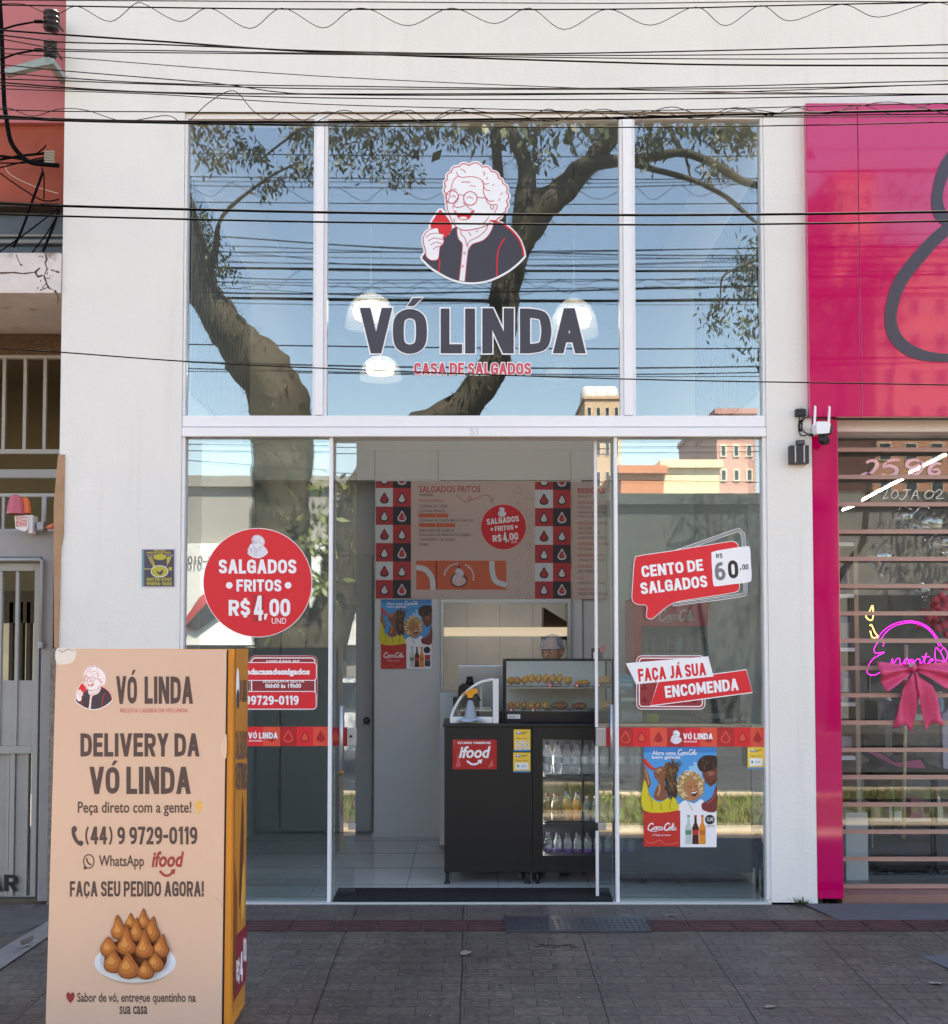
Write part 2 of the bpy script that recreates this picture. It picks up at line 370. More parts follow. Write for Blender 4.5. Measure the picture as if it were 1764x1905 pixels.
GRAN = dict(hair=[(515, 600), (510, 500), (530, 400), (585, 300), (690, 225), (830, 208), (1010, 230), (1125, 290), (1225, 380), (1280, 450), (1335, 570), (1332, 690), (1325, 790), (1270, 860), (1220, 920), (1120, 950)])
def granny(g, tf, wcol, dcol, rcol, lcol, L=2, full=True, lw=11):
    """the shop's emblem: laughing old lady with curls and round glasses, holding a drop-shaped snack"""
    old = g.tf; g.tf = tf; c = GRAN['hair']; hair = []
    cen = Vector((900, 600))
    for a, b in zip(c, c[1:]):
        a, b = Vector(a), Vector(b); m = (a + b) / 2; o = (m - cen).normalized() * (b - a).length * .27
        for k in range(6):
            t = k / 6; hair.append(tuple(a * (1 - t) + b * t + o * 4 * t * (1 - t)))
    hair.append(c[-1])
    chin = crv([(1120, 950), (1090, 1010), (960, 1060), (800, 1090), (720, 1080), (640, 1030), (580, 930), (540, 830), (522, 720), (515, 600)])
    head = hair + chin[1:-1]
    body = [(660, 1035), (600, 1065), (560, 1140), (480, 1190), (440, 1290), (300, 1330), (225, 1400), (183, 1465)] + crv([(183, 1465), (300, 1580), (420, 1660), (550, 1730), (690, 1778), (870, 1797), (1050, 1775), (1200, 1722), (1350, 1640), (1480, 1540), (1578, 1440)])[1:] + crv([(1578, 1440), (1560, 1350), (1520, 1240), (1460, 1150), (1370, 1060), (1250, 990), (1120, 955)])[1:]
    hand = crv([(400, 1060), (330, 1065), (250, 1110), (205, 1190), (210, 1280), (235, 1370), (240, 1440), (290, 1490), (350, 1500), (410, 1470), (430, 1320), (470, 1280), (485, 1220), (470, 1190), (485, 1150), (420, 1120)], True, 4)
    drop = crv([(430, 812), (375, 890), (315, 985), (308, 1060), (380, 1130), (480, 1190), (550, 1145), (588, 1080), (588, 1010), (540, 930), (475, 850)], True, 5)
    for sh in (head, body, hand, drop): g.line(sh, lw * 5, wcol, L, True)
    g.poly(body, dcol, L + 1); g.poly(head, wcol, L + 2)
    g.poly([(660, 1060), (665, 1150), (690, 1220), (730, 1265), (735, 1340), (690, 1772), (770, 1784), (812, 1380), (840, 1320), (880, 1275), (1010, 1230), (1090, 1160), (1140, 1070), (1165, 990), (1110, 950), (900, 1000)], wcol, L + 2)
    g.poly(drop, rcol, L + 3); g.poly(hand, wcol, L + 4)
    if not full:
        for q in ([(585, 640), (615, 620), (645, 640)], [(797, 655), (835, 635), (880, 660)], [(605, 800), (730, 930), (890, 850)]): g.line(crv(q), lw * 2, lcol, L + 5)
        g.line(circ(595, 635, 88), lw * 1.6, lcol, L + 5, True); g.line(circ(843, 655, 92), lw * 1.6, lcol, L + 5, True)
        g.line(chin, lw * 2, lcol, L + 5); g.line(hair, lw * 2, lcol, L + 5); g.line(hand, lw * 1.6, lcol, L + 5, True)
        g.tf = old; return
    g.line(hair, lw * 1.2, lcol, L + 5); g.line(chin, lw, lcol, L + 5); g.line(hand, lw, lcol, L + 5, True)
    g.line(crv([(1130, 958), (1250, 990), (1370, 1062), (1460, 1152), (1520, 1242), (1558, 1350), (1570, 1440)]), lw * 2, rcol, L + 5)
    for q in ([(680, 350), (740, 368), (835, 358), (925, 368), (1000, 405), (1025, 470), (1020, 560), (1050, 640), (1080, 710), (1130, 742), (1210, 742), (1190, 820), (1160, 880)],
              [(680, 350), (620, 400), (590, 480), (570, 560), (560, 640), (525, 720)], [(1100, 900), (1060, 960), (1020, 990)], [(655, 290), (665, 330), (685, 352)],
              [(680, 612), (720, 605), (755, 622)], [(935, 640), (1050, 650)], [(500, 590), (550, 605)], [(585, 640), (615, 618), (645, 640)], [(797, 655), (835, 632), (880, 660)],
              [(720, 432), (845, 432)], [(840, 480), (920, 490)], [(590, 545), (620, 525), (655, 542)], [(680, 640), (640, 690), (618, 745), (660, 778), (740, 762), (770, 738), (740, 710)],
              [(785, 740), (830, 790), (905, 830)], [(618, 750), (600, 790)], [(1120, 745), (1128, 800), (1155, 795), (1168, 750)], [(710, 1090), (720, 1140), (770, 1200), (795, 1300)], [(800, 1320), (830, 1240), (960, 1170), (1060, 1080), (1090, 1000)],
              [(660, 1060), (665, 1150), (690, 1220), (730, 1265), (735, 1340), (690, 1772)], [(770, 1784), (812, 1380), (840, 1320), (880, 1275), (1010, 1230), (1090, 1160), (1140, 1070), (1165, 990)],
              [(1000, 420), (1040, 460), (1100, 450)], [(1020, 480), (1060, 540), (1115, 545)], [(1050, 640), (1110, 695), (1170, 680)], [(1145, 480), (1170, 455)], [(1065, 400), (1080, 365)], [(1010, 290), (1040, 315), (1025, 345)], [(710, 258), (760, 275), (775, 310)], [(1255, 610), (1280, 575)], [(1230, 690), (1245, 655)],
              [(240, 1190), (300, 1140), (400, 1130), (480, 1145)], [(270, 1235), (350, 1195), (480, 1218)], [(300, 1290), (370, 1252), (460, 1275)], [(335, 1350), (380, 1318), (430, 1308)], [(620, 930), (630, 980)], [(820, 1110), (855, 1165)], [(930, 1115), (950, 1090)]):
        g.line(crv(q, n=5), lw * .85, lcol, L + 5)
    for q in ([(1315, 1195), (1250, 1300), (1215, 1420), (1203, 1722)], [(425, 1480), (420, 1660)]): g.line(crv(q), lw * 1.7, rcol, L + 5)
    g.line(circ(595, 635, 86), lw, lcol, L + 6, True); g.line(circ(843, 655, 92), lw, lcol, L + 6, True)
    g.poly(crv([(605, 798), (640, 828), (730, 850), (820, 842), (905, 822), (870, 870), (830, 928), (750, 952), (690, 930), (650, 870)], True), rcol, L + 6)
    g.poly([(648, 838), (740, 852), (850, 838), (838, 856), (740, 874), (660, 856)], wcol, L + 7); g.disc(748, 922, 52, wcol, L + 7, 20)
    g.line(circ(765, 1397, 14), 6, lcol, L + 5, True); g.line(circ(740, 1578, 14), 6, lcol, L + 5, True)
    g.tf = old
def dropshape(cx, cy, r, k=1.25):
    return crv([(cx, cy - r * k), (cx + r * .5, cy - r * .45), (cx + r * .86, cy + r * .15), (cx + r * .7, cy + r * .75), (cx, cy + r), (cx - r * .7, cy + r * .75), (cx - r * .86, cy + r * .15), (cx - r * .5, cy - r * .45)], True, 4)
# cursive soft-drink script, drawn as pen strokes in a 0..100 x 0..36 box
SCRIPT = [([(20, 9), (17, 3), (9, 6), (3, 17), (3, 28), (10, 31), (19, 24), (26, 18)], 4.2), ([(30, 17), (25, 18), (22, 25), (26, 30), (31, 25), (30, 17), (35, 19)], 3),
          ([(43, 18), (38, 17), (34, 24), (37, 30), (44, 25)], 3), ([(52, 18), (46, 18), (43, 25), (46, 30), (51, 26), (53, 18), (51, 29), (56, 25)], 3), ([(56, 22), (61, 21)], 2.4),
          ([(78, 7), (72, 2), (64, 8), (60, 18), (61, 28), (67, 31), (74, 24), (78, 18)], 4.2), ([(80, 17), (76, 19), (74, 25), (77, 30), (82, 25), (80, 17), (84, 19)], 3),
          ([(84, 24), (91, 10), (90, 3), (87, 8), (85, 22), (87, 30), (91, 26)], 3), ([(98, 18), (93, 18), (90, 25), (93, 30), (97, 26), (99, 18), (97, 29), (102, 25)], 3), ([(10, 34), (25, 36), (35, 33)], 2)]
def script(g, x0, y0, x1, y1, m, L, wk=1.0):
    for p, wd in SCRIPT:
        q = [(x0 + (x1 - x0) * a / 100, y0 + (y1 - y0) * b / 36) for a, b in crv(p, n=6)]
        g.line(q, wd * wk * (x1 - x0) / 100, m, L)
def ifood(g, x0, y0, x1, y1, m, L):
    h = y1 - y0; g.text('ifood', x0, y0, x1, y0 + h * .62, m, L, bold=.03, shear=.22)
    wd = x1 - x0; q = crv([(x0 + .25 * wd, y0 + .76 * h), (x0 + .4 * wd, y0 + .93 * h), (x0 + .55 * wd, y0 + .92 * h), (x0 + .66 * wd, y0 + .78 * h)])
    g.line(q, h * .1, m, L); g.poly([(x0 + .58 * wd, y0 + .72 * h), (x0 + .74 * wd, y0 + .68 * h), (x0 + .7 * wd, y0 + .92 * h)], m, L)
# ================================================================ SETTING
def paver_mat():
    m = bpy.data.materials.new('brick_paving'); m.use_nodes = True; nt = m.node_tree; b = nt.nodes['Principled BSDF']; L = nt.links.new; b.inputs['Specular IOR Level'].default_value = .3
    tc = nt.nodes.new('ShaderNodeTexCoord'); mp = nt.nodes.new('ShaderNodeMapping'); mp.inputs['Rotation'].default_value = (0, 0, rad(0.4))
    bt = nt.nodes.new('ShaderNodeTexBrick'); bt.inputs['Scale'].default_value = 1.0; bt.offset = .5
    bt.inputs['Brick Width'].default_value = .22; bt.inputs['Row Height'].default_value = .108; bt.inputs['Mortar Size'].default_value = .0045; bt.inputs['Mortar Smooth'].default_value = .4
    bt.inputs['Color1'].default_value = (.102, .080, .066, 1); bt.inputs['Color2'].default_value = (.078, .062, .052, 1); bt.inputs['Mortar'].default_value = (.053, .043, .037, 1)
    n = nt.nodes.new('ShaderNodeTexNoise'); n.inputs['Scale'].default_value = 1.1; n.inputs['Detail'].default_value = 9; n.inputs['Roughness'].default_value = .68
    r = nt.nodes.new('ShaderNodeMapRange'); r.inputs['From Min'].default_value = .3; r.inputs['From Max'].default_value = .72; r.inputs['To Min'].default_value = .68; r.inputs['To Max'].default_value = 1.4
    mx = nt.nodes.new('ShaderNodeMix'); mx.data_type = 'RGBA'; mx.blend_type = 'MULTIPLY'; mx.inputs[0].default_value = 1
    n2 = nt.nodes.new('ShaderNodeTexNoise'); n2.inputs['Scale'].default_value = 34; n2.inputs['Detail'].default_value = 8
    r2 = nt.nodes.new('ShaderNodeMapRange'); r2.inputs['From Min'].default_value = .3; r2.inputs['From Max'].default_value = .7; r2.inputs['To Min'].default_value = .7; r2.inputs['To Max'].default_value = 1.3
    mx2 = nt.nodes.new('ShaderNodeMix'); mx2.data_type = 'RGBA'; mx2.blend_type = 'MULTIPLY'; mx2.inputs[0].default_value = 1
    # wide open joints every metre and a half
    sx = nt.nodes.new('ShaderNodeSeparateXYZ'); L(tc.outputs['Object'], mp.inputs[0]); L(mp.outputs[0], sx.inputs[0])
    L(mp.outputs[0], bt.inputs['Vector']); L(tc.outputs['Object'], n.inputs['Vector']); L(tc.outputs['Object'], n2.inputs['Vector'])
    L(n.outputs[0], r.inputs[0]); L(bt.outputs[0], mx.inputs[6]); L(r.outputs[0], mx.inputs[7])
    L(n2.outputs[0], r2.inputs[0]); L(mx.outputs[2], mx2.inputs[6]); L(r2.outputs[0], mx2.inputs[7])
    n3 = nt.nodes.new('ShaderNodeTexNoise'); n3.inputs['Scale'].default_value = .9; n3.inputs['Detail'].default_value = 3
    mul = nt.nodes.new('ShaderNodeMath'); mul.operation = 'MULTIPLY_ADD'; mul.inputs[1].default_value = .04
    L(tc.outputs['Object'], n3.inputs['Vector']); L(n3.outputs[0], mul.inputs[0]); L(sx.outputs[0], mul.inputs[2])
    md = nt.nodes.new('ShaderNodeMath'); md.operation = 'PINGPONG'; md.inputs[1].default_value = .325; L(mul.outputs[0], md.inputs[0])
    lt = nt.nodes.new('ShaderNodeMath'); lt.operation = 'LESS_THAN'; lt.inputs[1].default_value = .0032; L(md.outputs[0], lt.inputs[0])
    m3 = nt.nodes.new('ShaderNodeMix'); m3.data_type = 'RGBA'; m3.inputs[7].default_value = (.012, .010, .010, 1)
    L(lt.outputs[0], m3.inputs[0]); L(mx2.outputs[2], m3.inputs[6])
    vo = nt.nodes.new('ShaderNodeTexVoronoi'); vo.inputs['Scale'].default_value = 3.1; L(tc.outputs['Object'], vo.inputs['Vector'])
    vr = nt.nodes.new('ShaderNodeMapRange'); vr.inputs['From Min'].default_value = .045; vr.inputs['From Max'].default_value = .075; vr.inputs['To Min'].default_value = .6; vr.inputs['To Max'].default_value = 0; L(vo.outputs['Distance'], vr.inputs[0])
    m4 = nt.nodes.new('ShaderNodeMix'); m4.data_type = 'RGBA'; m4.inputs[7].default_value = (.03, .026, .025, 1); L(vr.outputs[0], m4.inputs[0]); L(m3.outputs[2], m4.inputs[6])
    n5 = nt.nodes.new('ShaderNodeTexNoise'); n5.inputs['Scale'].default_value = 2.6; n5.inputs['Detail'].default_value = 7; n5.inputs['Roughness'].default_value = .7; L(tc.outputs['Object'], n5.inputs['Vector'])
    r5 = nt.nodes.new('ShaderNodeMapRange'); r5.inputs['From Min'].default_value = .58; r5.inputs['From Max'].default_value = .72; r5.inputs['To Max'].default_value = .5; L(n5.outputs[0], r5.inputs[0])
    m5 = nt.nodes.new('ShaderNodeMix'); m5.data_type = 'RGBA'; m5.inputs[7].default_value = (.13, .112, .10, 1); L(r5.outputs[0], m5.inputs[0]); L(m4.outputs[2], m5.inputs[6]); L(m5.outputs[2], b.inputs['Base Color'])
    rr = nt.nodes.new('ShaderNodeMapRange'); rr.inputs['To Min'].default_value = .38; rr.inputs['To Max'].default_value = .72; L(n.outputs[0], rr.inputs[0]); L(rr.outputs[0], b.inputs['Roughness'])
    bp = nt.nodes.new('ShaderNodeBump'); bp.inputs['Strength'].default_value = .5; bp.inputs['Distance'].default_value = .004
    ad = nt.nodes.new('ShaderNodeMath'); ad.operation = 'SUBTRACT'; L(n2.outputs[0], ad.inputs[0]); L(bt.outputs['Fac'], ad.inputs[1]); L(ad.outputs[0], bp.inputs['Height']); L(bp.outputs[0], b.inputs['Normal'])
    return m
def gz(y): return 0.0 if y > -0.9 else 0.045 * (y + 0.9)      # the pavement falls towards the street
def sheet(name, pts, m, kind='structure', lift=0.0):
    b = MB(); b.face([(p[0], p[1], gz(p[1]) + lift) for p in pts]); o = b.build(name, m); return tag(o, kind=kind)
KY = -3.35
b = MB()
for y0, y1 in ((0.0, -.9), (-.9, -2.4), (-2.4, KY)):
    b.face([(-30, y1, gz(y1)), (30, y1, gz(y1)), (30, y0, gz(y0)), (-30, y0, gz(y0))])
tag(b.build('pavement', paver_mat()), kind='structure')
zk = gz(KY)
concrete = mat('kerb_concrete', '#b9a58c', .85, var=.25, vscale=3, bump=.3, bscale=30)
b = MB(); b.box(-30, KY - .16, zk - .3, 30, KY, zk + .02, .015); b.box(-30, KY - .62, zk - .3, 30, KY - .162, zk - .012)
tag(b.build('kerb', concrete), kind='structure')
ZS = zk - .22
asph = mat('asphalt', '#3a393b', .85, var=.25, vscale=1.2, bump=.3, bscale=90)
b = MB(); b.face([(-600, -600, ZS), (600, -600, ZS), (600, 300, ZS), (-600, 300, ZS)]); tag(b.build('road', asph), kind='structure')
soil = mat('planted_soil', '#5a4a34', .95, var=.4, vscale=4, bump=.6, bscale=20)
b = MB(); b.box(-30, -6.3, ZS, 30, KY - .625, zk - .03); tag(b.build('soil_bed', soil), kind='structure')
grassm = mat('lawn_grass', '#6f7f3c', .8, var=.45, vscale=1.5)
b = MB()
for i in range(9000):
    x = random.uniform(-9, 9); y = random.uniform(-6.2, KY - .66); h = random.uniform(.04, .12); a = random.uniform(0, 6.28); q = Vector((math.cos(a), math.sin(a), 0)) * .012
    t = Vector((random.uniform(-.05, .05), random.uniform(-.05, .05), h)); p = Vector((x, y, zk - .035)); b.face([p - q, p + q, p + t])
tag(b.build('grass', grassm), 'sunlit strip of short grass between kerb and road', 'grass', kind='stuff')
b = MB(); b.box(-30, -6.5, ZS - .1, 30, -6.305, zk + .0, .015); tag(b.build('kerb', concrete), kind='structure')
# far pavement
b = MB(); b.box(-60, -24, ZS - .1, 60, -16.5, ZS + .14, .02); tag(b.build('pavement', mat('far_paving', '#55504b', .85, var=.2)), kind='structure')
# tactile strip, steel plate, plain concrete
tact = mat('tactile_red_tile', '#50302f', .7, var=.35, vscale=6, bump=.3, bscale=60)
b = MB(); ya, yb = -.43, -.70
for i in range(-60, 60):
    x0 = i * .25
    if x0 < -2.3: continue
    if W(940, 1720, -.55).x < x0 + .12 < W(1205, 1720, -.55).x: continue
    b.face([(x0 + .004, yb, .004), (x0 + .246, yb, .004), (x0 + .246, ya, .004), (x0 + .004, ya, .004)])
    for k in range(4):
        xx = yb + .035 + k * .06
        b.box(x0 + .01, xx, .004, x0 + .24, xx + .028, .009)
tag(b.build('tactile_strip', tact), kind='structure')
plate = mat('worn_steel_plate', '#45464a', .38, metal=.3, var=.3, vscale=4, bump=.25, bscale=120)
b = MB(); p0, p1 = Gd(940, 1735), Gd(1212, 1708); b.box(p0.x, p0.y, .0, Gd(1212, 1733).x, p1.y, .012, .004)
for i in range(26):
    for j in range(7):
        xx = p0.x + .03 + i * .034; yy = p0.y + .02 + j * .042
        if yy < p1.y - .02 and xx < p0.x + .88: b.box(xx, yy, .0125, xx + .018, yy + .006, .0145)
o = b.build('cover_plate', plate); tag(o, 'worn chequered steel cover plate set in the pavement before the doorway', 'cover plate')
conc2 = mat('plain_concrete', '#565558', .8, var=.22, vscale=2.2, bump=.2, bscale=60)
a, c2, d2 = Gd(1500, 1686), Gd(1775, 1800), Gd(1900, 1680)
sheet('concrete_patch', [(a.x, a.y), (c2.x, c2.y), (c2.x + 3, c2.y), (c2.x + 3, -.01), (a.x, -.01)], conc2, lift=.008)
pl = [Gd(-5, 1800), Gd(90, 1745), Gd(90, 1716), Gd(-5, 1768)]
sheet('concrete_patch', [(p.x, p.y) for p in pl], mat('pale_concrete', '#77716c', .85, var=.3, vscale=5), lift=.008)
pl = [Gd(-60, 1770), Gd(100, 1713), Gd(100, 1693), Gd(-60, 1693)]
sheet('concrete_patch', [(p.x, p.y) for p in pl], mat('grey_concrete', '#4d4946', .85, var=.3, vscale=5, bump=.3), lift=.006)

# ================================================================ SHOP BUILDING
XL, XR = W(341, 490).x, W(1423, 490).x
ZT = W(880, 208).z; BX0, BX1 = -2.545, 2.15; ZTOP = 5.72; ZS2 = W(1600, 192).z
wallm = mat('white_render', '#dddad6', .85, var=.05, vscale=.9, bump=.22, bscale=55, dirt=('#b5aea6', .69, 1.7))
def weather(m, col, sc, lo, amt):                      # rain streaks: noise stretched along the height of the wall
    nt = m.node_tree; b = nt.nodes['Principled BSDF']; L = nt.links.new; src = b.inputs['Base Color'].links[0].from_socket
    tc = nt.nodes.new('ShaderNodeTexCoord'); mp = nt.nodes.new('ShaderNodeMapping'); mp.inputs['Scale'].default_value = sc
    n = nt.nodes.new('ShaderNodeTexNoise'); n.inputs['Scale'].default_value = 1; n.inputs['Detail'].default_value = 6; n.inputs['Roughness'].default_value = .6
    r = nt.nodes.new('ShaderNodeMapRange'); r.inputs['From Min'].default_value = lo; r.inputs['From Max'].default_value = lo + .25; r.inputs['To Max'].default_value = amt
    mx = nt.nodes.new('ShaderNodeMix'); mx.data_type = 'RGBA'; mx.inputs[7].default_value = (*lin(col), 1)
    L(tc.outputs['Object'], mp.inputs[0]); L(mp.outputs[0], n.inputs['Vector']); L(n.outputs[0], r.inputs[0]); L(r.outputs[0], mx.inputs[0]); L(src, mx.inputs[6]); L(mx.outputs[2], b.inputs['Base Color'])
weather(wallm, '#9c948a', (9, 9, .45), .57, .17); weather(wallm, '#a89e92', (2.2, 2.2, .9), .60, .2)
shop = thing('shop_building', 'white rendered shop building with tall glazed front and open glass door', 'shop building', (0, 0, 0))
b = MB()
b.prism([(BX0, 0, -.1), (BX0, 0, ZTOP), (7.5, 0, ZTOP), (7.5, 0, ZS2 - .1), (BX1, 0, ZS2 - .1), (BX1, 0, -.1), (XR, 0, -.1), (XR, 0, ZT), (XL, 0, ZT), (XL, 0, -.1)], (0, .24, 0))
wall = b.build('facade_wall', wallm, shop)
# chipped paint low on the right pier and at the left edge
chip = mat('chipped_plaster', '#6d6157', .95, var=.4, vscale=20)
for cx_, cy_, sc_, n_ in ((1437, 1676, 9, 9), (1478, 1678, 13, 6), (1500, 1674, 8, 6), (114, 1010, 5, 8), (112, 600, 4, 6), (111, 640, 3, 5)):
    b = MB()
    for k in range(n_):
        px, py = cx_ + random.uniform(-sc_, sc_), cy_ + random.uniform(-.7, .7) * sc_
        q = [W(px + random.uniform(-2.4, 2.4), py + random.uniform(-2.4, 2.4), -.0015) for _ in range(3)]
        if all(BX0 + .002 < v.x < BX1 for v in q) and all(v.z > 0 for v in q): b.face(q)
    b.build('chipped_patch', chip, wall) if len(b.bm.faces) else b.bm.free()
darkroof = mat('roof_dark', '#55504c', .9)
b = MB(); b.box(BX0, .24, ZTOP - .2, 7.5, 9, ZTOP - .05); b.build('roof', darkroof, shop)
outer = mat('outer_side_wall', '#a9a39b', .9, var=.15)
b = MB(); b.box(BX0, .241, -.1, BX0 + .2, 9, ZTOP - .2); b.box(BX0 + .2, 8.8, -.1, 7.5, 9, ZTOP - .2); b.box(7.3, .241, -.1, 7.5, 8.8, ZTOP - .2); b.box(BX1 - .05, .241, -.1, BX1 + .1, 8.8, ZTOP - .2)
b.build('outer_wall', outer, shop)
# window frame
ZB = W(880, 772).z; ZR = W(880, 794).z; ZD = W(880, 812).z; FY0, FY1 = .012, .10
def wx(px, y=490, Y=.03): return W(px, y, Y).x
b = MB()
b.box(XL, FY0 + .012, ZT - .035, XR, FY1, ZT - .002, .003)
b.box(XL + .001, FY0, ZB, wx(348), FY1, ZT - .036, .003); b.box(wx(1416), FY0, ZB, XR - .001, FY1, ZT - .036, .003)
for q0, q1, q2, q3 in ((583, 588, 603, 609), (1153, 1159, 1176, 1182)):
    b.box(wx(q0), FY0 + .016, ZB, wx(q1), FY1, ZT - .036, .002); b.box(wx(q2), FY0 + .016, ZB, wx(q3), FY1, ZT - .036, .002); b.box(wx(q1) + .001, FY0 - .008, ZB, wx(q2) - .001, FY1, ZT - .036, .004)
b.box(XL + .002, FY0 - .004, ZR + .002, XR - .002, FY1, ZB - .002, .004)
b.box(XL + .002, FY0 - .014, ZD, XR - .002, FY1 + .06, ZR - .003, .004)
win = b.build('upper_window', whitep, shop)
for q0, q1 in ((348, 583), (609, 1153), (1182, 1416)):
    b = MB(); b.box(wx(q0) + .002, GY, ZB + .002, wx(q1) - .002, GY + .008, ZT - .038); b.build('pane', PANE, win)
b = MB(); b.box(XL, .002, ZT - .001, XR, FY0 + .05, ZT + .012); b.build('drip_strip', mat('tan_aluminium', '#8d7f72', .5), win)
# number plate on the lintel
g = G(P2(-.003), step=.0004); g.text('S1', 874, 796, 890, 809, mat('lintel_number', '#c5c3c8', .3, metal=.5), 1, bold=.02); g.build('unit_number', win)
# fixed side panels
def jx(px, py=1250): return W(px, py, .03).x
b = MB()
b.box(XL + .001, FY0, 0, jx(341.5), FY1, ZD - .001, .002); b.box(jx(611), FY0 + .01, 0, jx(617.5), FY1 - .02, ZD - .001, .002)
fl = b.build('side_panel', whitep, shop)
b = MB(); b.box(jx(341.5) + .002, GY, .012, jx(611) - .002, GY + .008, ZD - .003); b.build('pane', PANE, fl)
b = MB(); b.box(jx(1144.5), FY0 + .01, 0, jx(1150.5), FY1 - .02, ZD - .001, .002); b.box(jx(1422), FY0, 0, XR - .001, FY1, ZD - .001, .002)
fr = b.build('side_panel', whitep, shop)
b = MB(); b.box(jx(1150.5) + .002, GY, .012, jx(1422) - .002, GY + .008, ZD - .003); b.build('pane', PANE, fr)
# sliding leaves
LY = .125
def lx(px, py=1250): return W(px, py, LY).x
def lz(py): return W(870, py, LY).z
leafl = MB(); leafl.box(lx(372), LY, .02, lx(662), LY + .008, ZD - .006); leafl = leafl.build('glass_door', PANE, shop)
b = MB(); b.box(lx(1107), LY - .004, .015, lx(1112.5), LY + .014, lz(1546), .002); b.box(lx(1107), LY - .004, lz(1530), lx(1112.5), LY + .014, lz(1388), .002); b.box(lx(1107), LY - .004, lz(1353), lx(1112.5), LY + .014, ZD - .004, .002)
leafr = b.build('glass_door', whitep, shop)
b = MB(); b.box(lx(1112.5) + .001, LY, .02, lx(1395), LY + .008, ZD - .006); b.build('pane', PANE, leafr)
def handle(parent, px, y0, y1):
    b = MB(); x = lx(px); b.tube([(x, LY - .035, lz(y1)), (x, LY - .035, lz(y0))], .0125, 12)
    for yy in (y0 + 22, y1 - 22): b.tube([(x, LY - .035, lz(yy)), (x, LY - .001, lz(yy))], .006, 8)
    b.build('handle', mat('satin_handle', '#b4b6ba', .35, metal=.6), parent)
handle(leafl, 636.5, 1313, 1432); handle(leafr, 1137, 1310, 1430)
lockm = mat('lock_metal', '#a9abb0', .3, metal=.5)
for par, x0, x1, y0, y1 in ((leafl, 647, 664, 1354, 1387), (leafl, 649, 663, 1531, 1543), (leafr, 1108, 1127, 1354, 1388), (leafr, 1112, 1126, 1531, 1544)):
    b = MB(); b.box(lx(x0), LY - .012, lz(y1), lx(x1), LY + .02, lz(y0), .005)
    lk = b.build('lock', lockm, par)
    if y1 - y0 > 20 and par is leafl:
        b = MB(); c = W(653, 1370, LY - .0125); b.tube([c, c + Vector((0, -.004, 0))], .009, 12); b.tube([c + Vector((0, -.0041, 0)), c + Vector((0, -.005, 0))], .004, 8, 0); b.build('keyhole', black, lk)
b = MB(); c = W(634, 1437, LY - .035); b.blob(c, .018, .012, .019); b.tube([c + Vector((.008, 0, .03)), c + Vector((.0, 0, .05)), c + Vector((-.008, 0, .03)), c], .003, 6); o = b.build('padlock', mat('old_brass', '#8a6b3e', .45, metal=.6)); tag(o, 'old brass padlock hanging below the left door handle', 'padlock')

# ---------------------------------------------------------------- interior of the shop
inwall = mat('interior_grey_paint', '#d3d3d1', .6, var=.03)
inpanel = mat('interior_grey_panel', '#cfcfcd', .5, var=.03)
tile = mat('pale_floor_tile', '#c2c4c3', .12, var=.06, vscale=2)
IX0, IX1 = BX0 + .201, BX1 - .051
b = MB(); b.box(IX0, .0, -.08, IX1, 8.79, .012); fl_ = b.build('tiled_floor', tile, shop)
b = MB()
for xx in [i * .6 - 2.2 for i in range(8)]: b.box(xx, .15, .0124, xx + .004, 4.6, .0132)
for yy in [.55 + i * .6 for i in range(7)]: b.box(IX0 + .01, yy, .0126, IX1 - .01, yy + .004, .0134)
b.build('grout_line', mat('grout', '#5d5d5c', .9), fl_)
MZ0, MZ1 = W(870, 893, 2.5).z, 3.22
sideL, sideR = XL - .02, XR + .02
b = MB(); b.box(sideL - .05, .241, .0125, sideL, 8.7, ZTOP - .3); b.box(sideR, .241, .0125, sideR + .05, 8.7, ZTOP - .3); b.build('side_wall', inwall, shop)
upw = mat('upper_room_paint', '#8d98a6', .8, var=.05)
b = MB(); b.box(sideL + .001, 7.0, MZ1, sideR - .001, 7.1, ZTOP - .3); b.box(sideL + .001, .241, ZTOP - .299, sideR - .001, 7.1, ZTOP - .21); b.build('upper_room', upw, shop)
clad = mat('slatted_cladding', '#84898f', .6)
for s_, xx in ((1, sideL + .002), (-1, sideR - .002)):
    b = MB()
    for k in range(26): b.box(xx, .16 + k * .085, MZ1, xx + s_ * .018, .16 + k * .085 + .06, 4.62)
    b.build('slatted_cladding', clad, shop)
def zz(py, Y=2.5): return W(870, py, Y).z
def xx_(px, Y=2.5, py=1200): return W(px, py, Y).x
b = MB()
b.box(sideL + .002, 2.5, MZ0, xx_(697) - .003, 2.62, MZ1 - .01); b.box(xx_(697), 2.5, MZ0, xx_(815) - .003, 2.62, MZ1 - .01); b.box(xx_(815), 2.5, MZ0, xx_(1064) - .003, 2.62, MZ1 - .01); b.box(xx_(1064), 2.5, MZ0, sideR - .002, 2.62, MZ1 - .01)
b.build('bulkhead', inpanel, shop)
b = MB(); b.box(sideL + .002, 2.5, MZ1 - .009, sideR - .002, 7.0, MZ1 + .08); b.build('mezzanine_floor', inpanel, shop)
b = MB(); b.box(xx_(697), 2.5, .0125, xx_(820), 2.9, MZ0 - .001, .004); b.box(xx_(1063), 2.5, .0125, xx_(1084), 2.62, MZ0 - .001, .004); b.box(xx_(1086), 2.53, .0125, sideR - .002, 2.62, MZ0 - .001)
b.box(xx_(820) + .001, 2.52, .0125, xx_(1063) - .001, 2.6, zz(1330))
b.build('back_wall', inpanel, shop)
b = MB(); b.box(xx_(693), 2.485, .0126, xx_(824), 2.499, zz(1551), .003); b.build('skirting', mat('skirting_pale', '#c9c9c8', .3), shop)
alu = mat('aluminium_trim', '#a8aaab', .35, metal=.6)
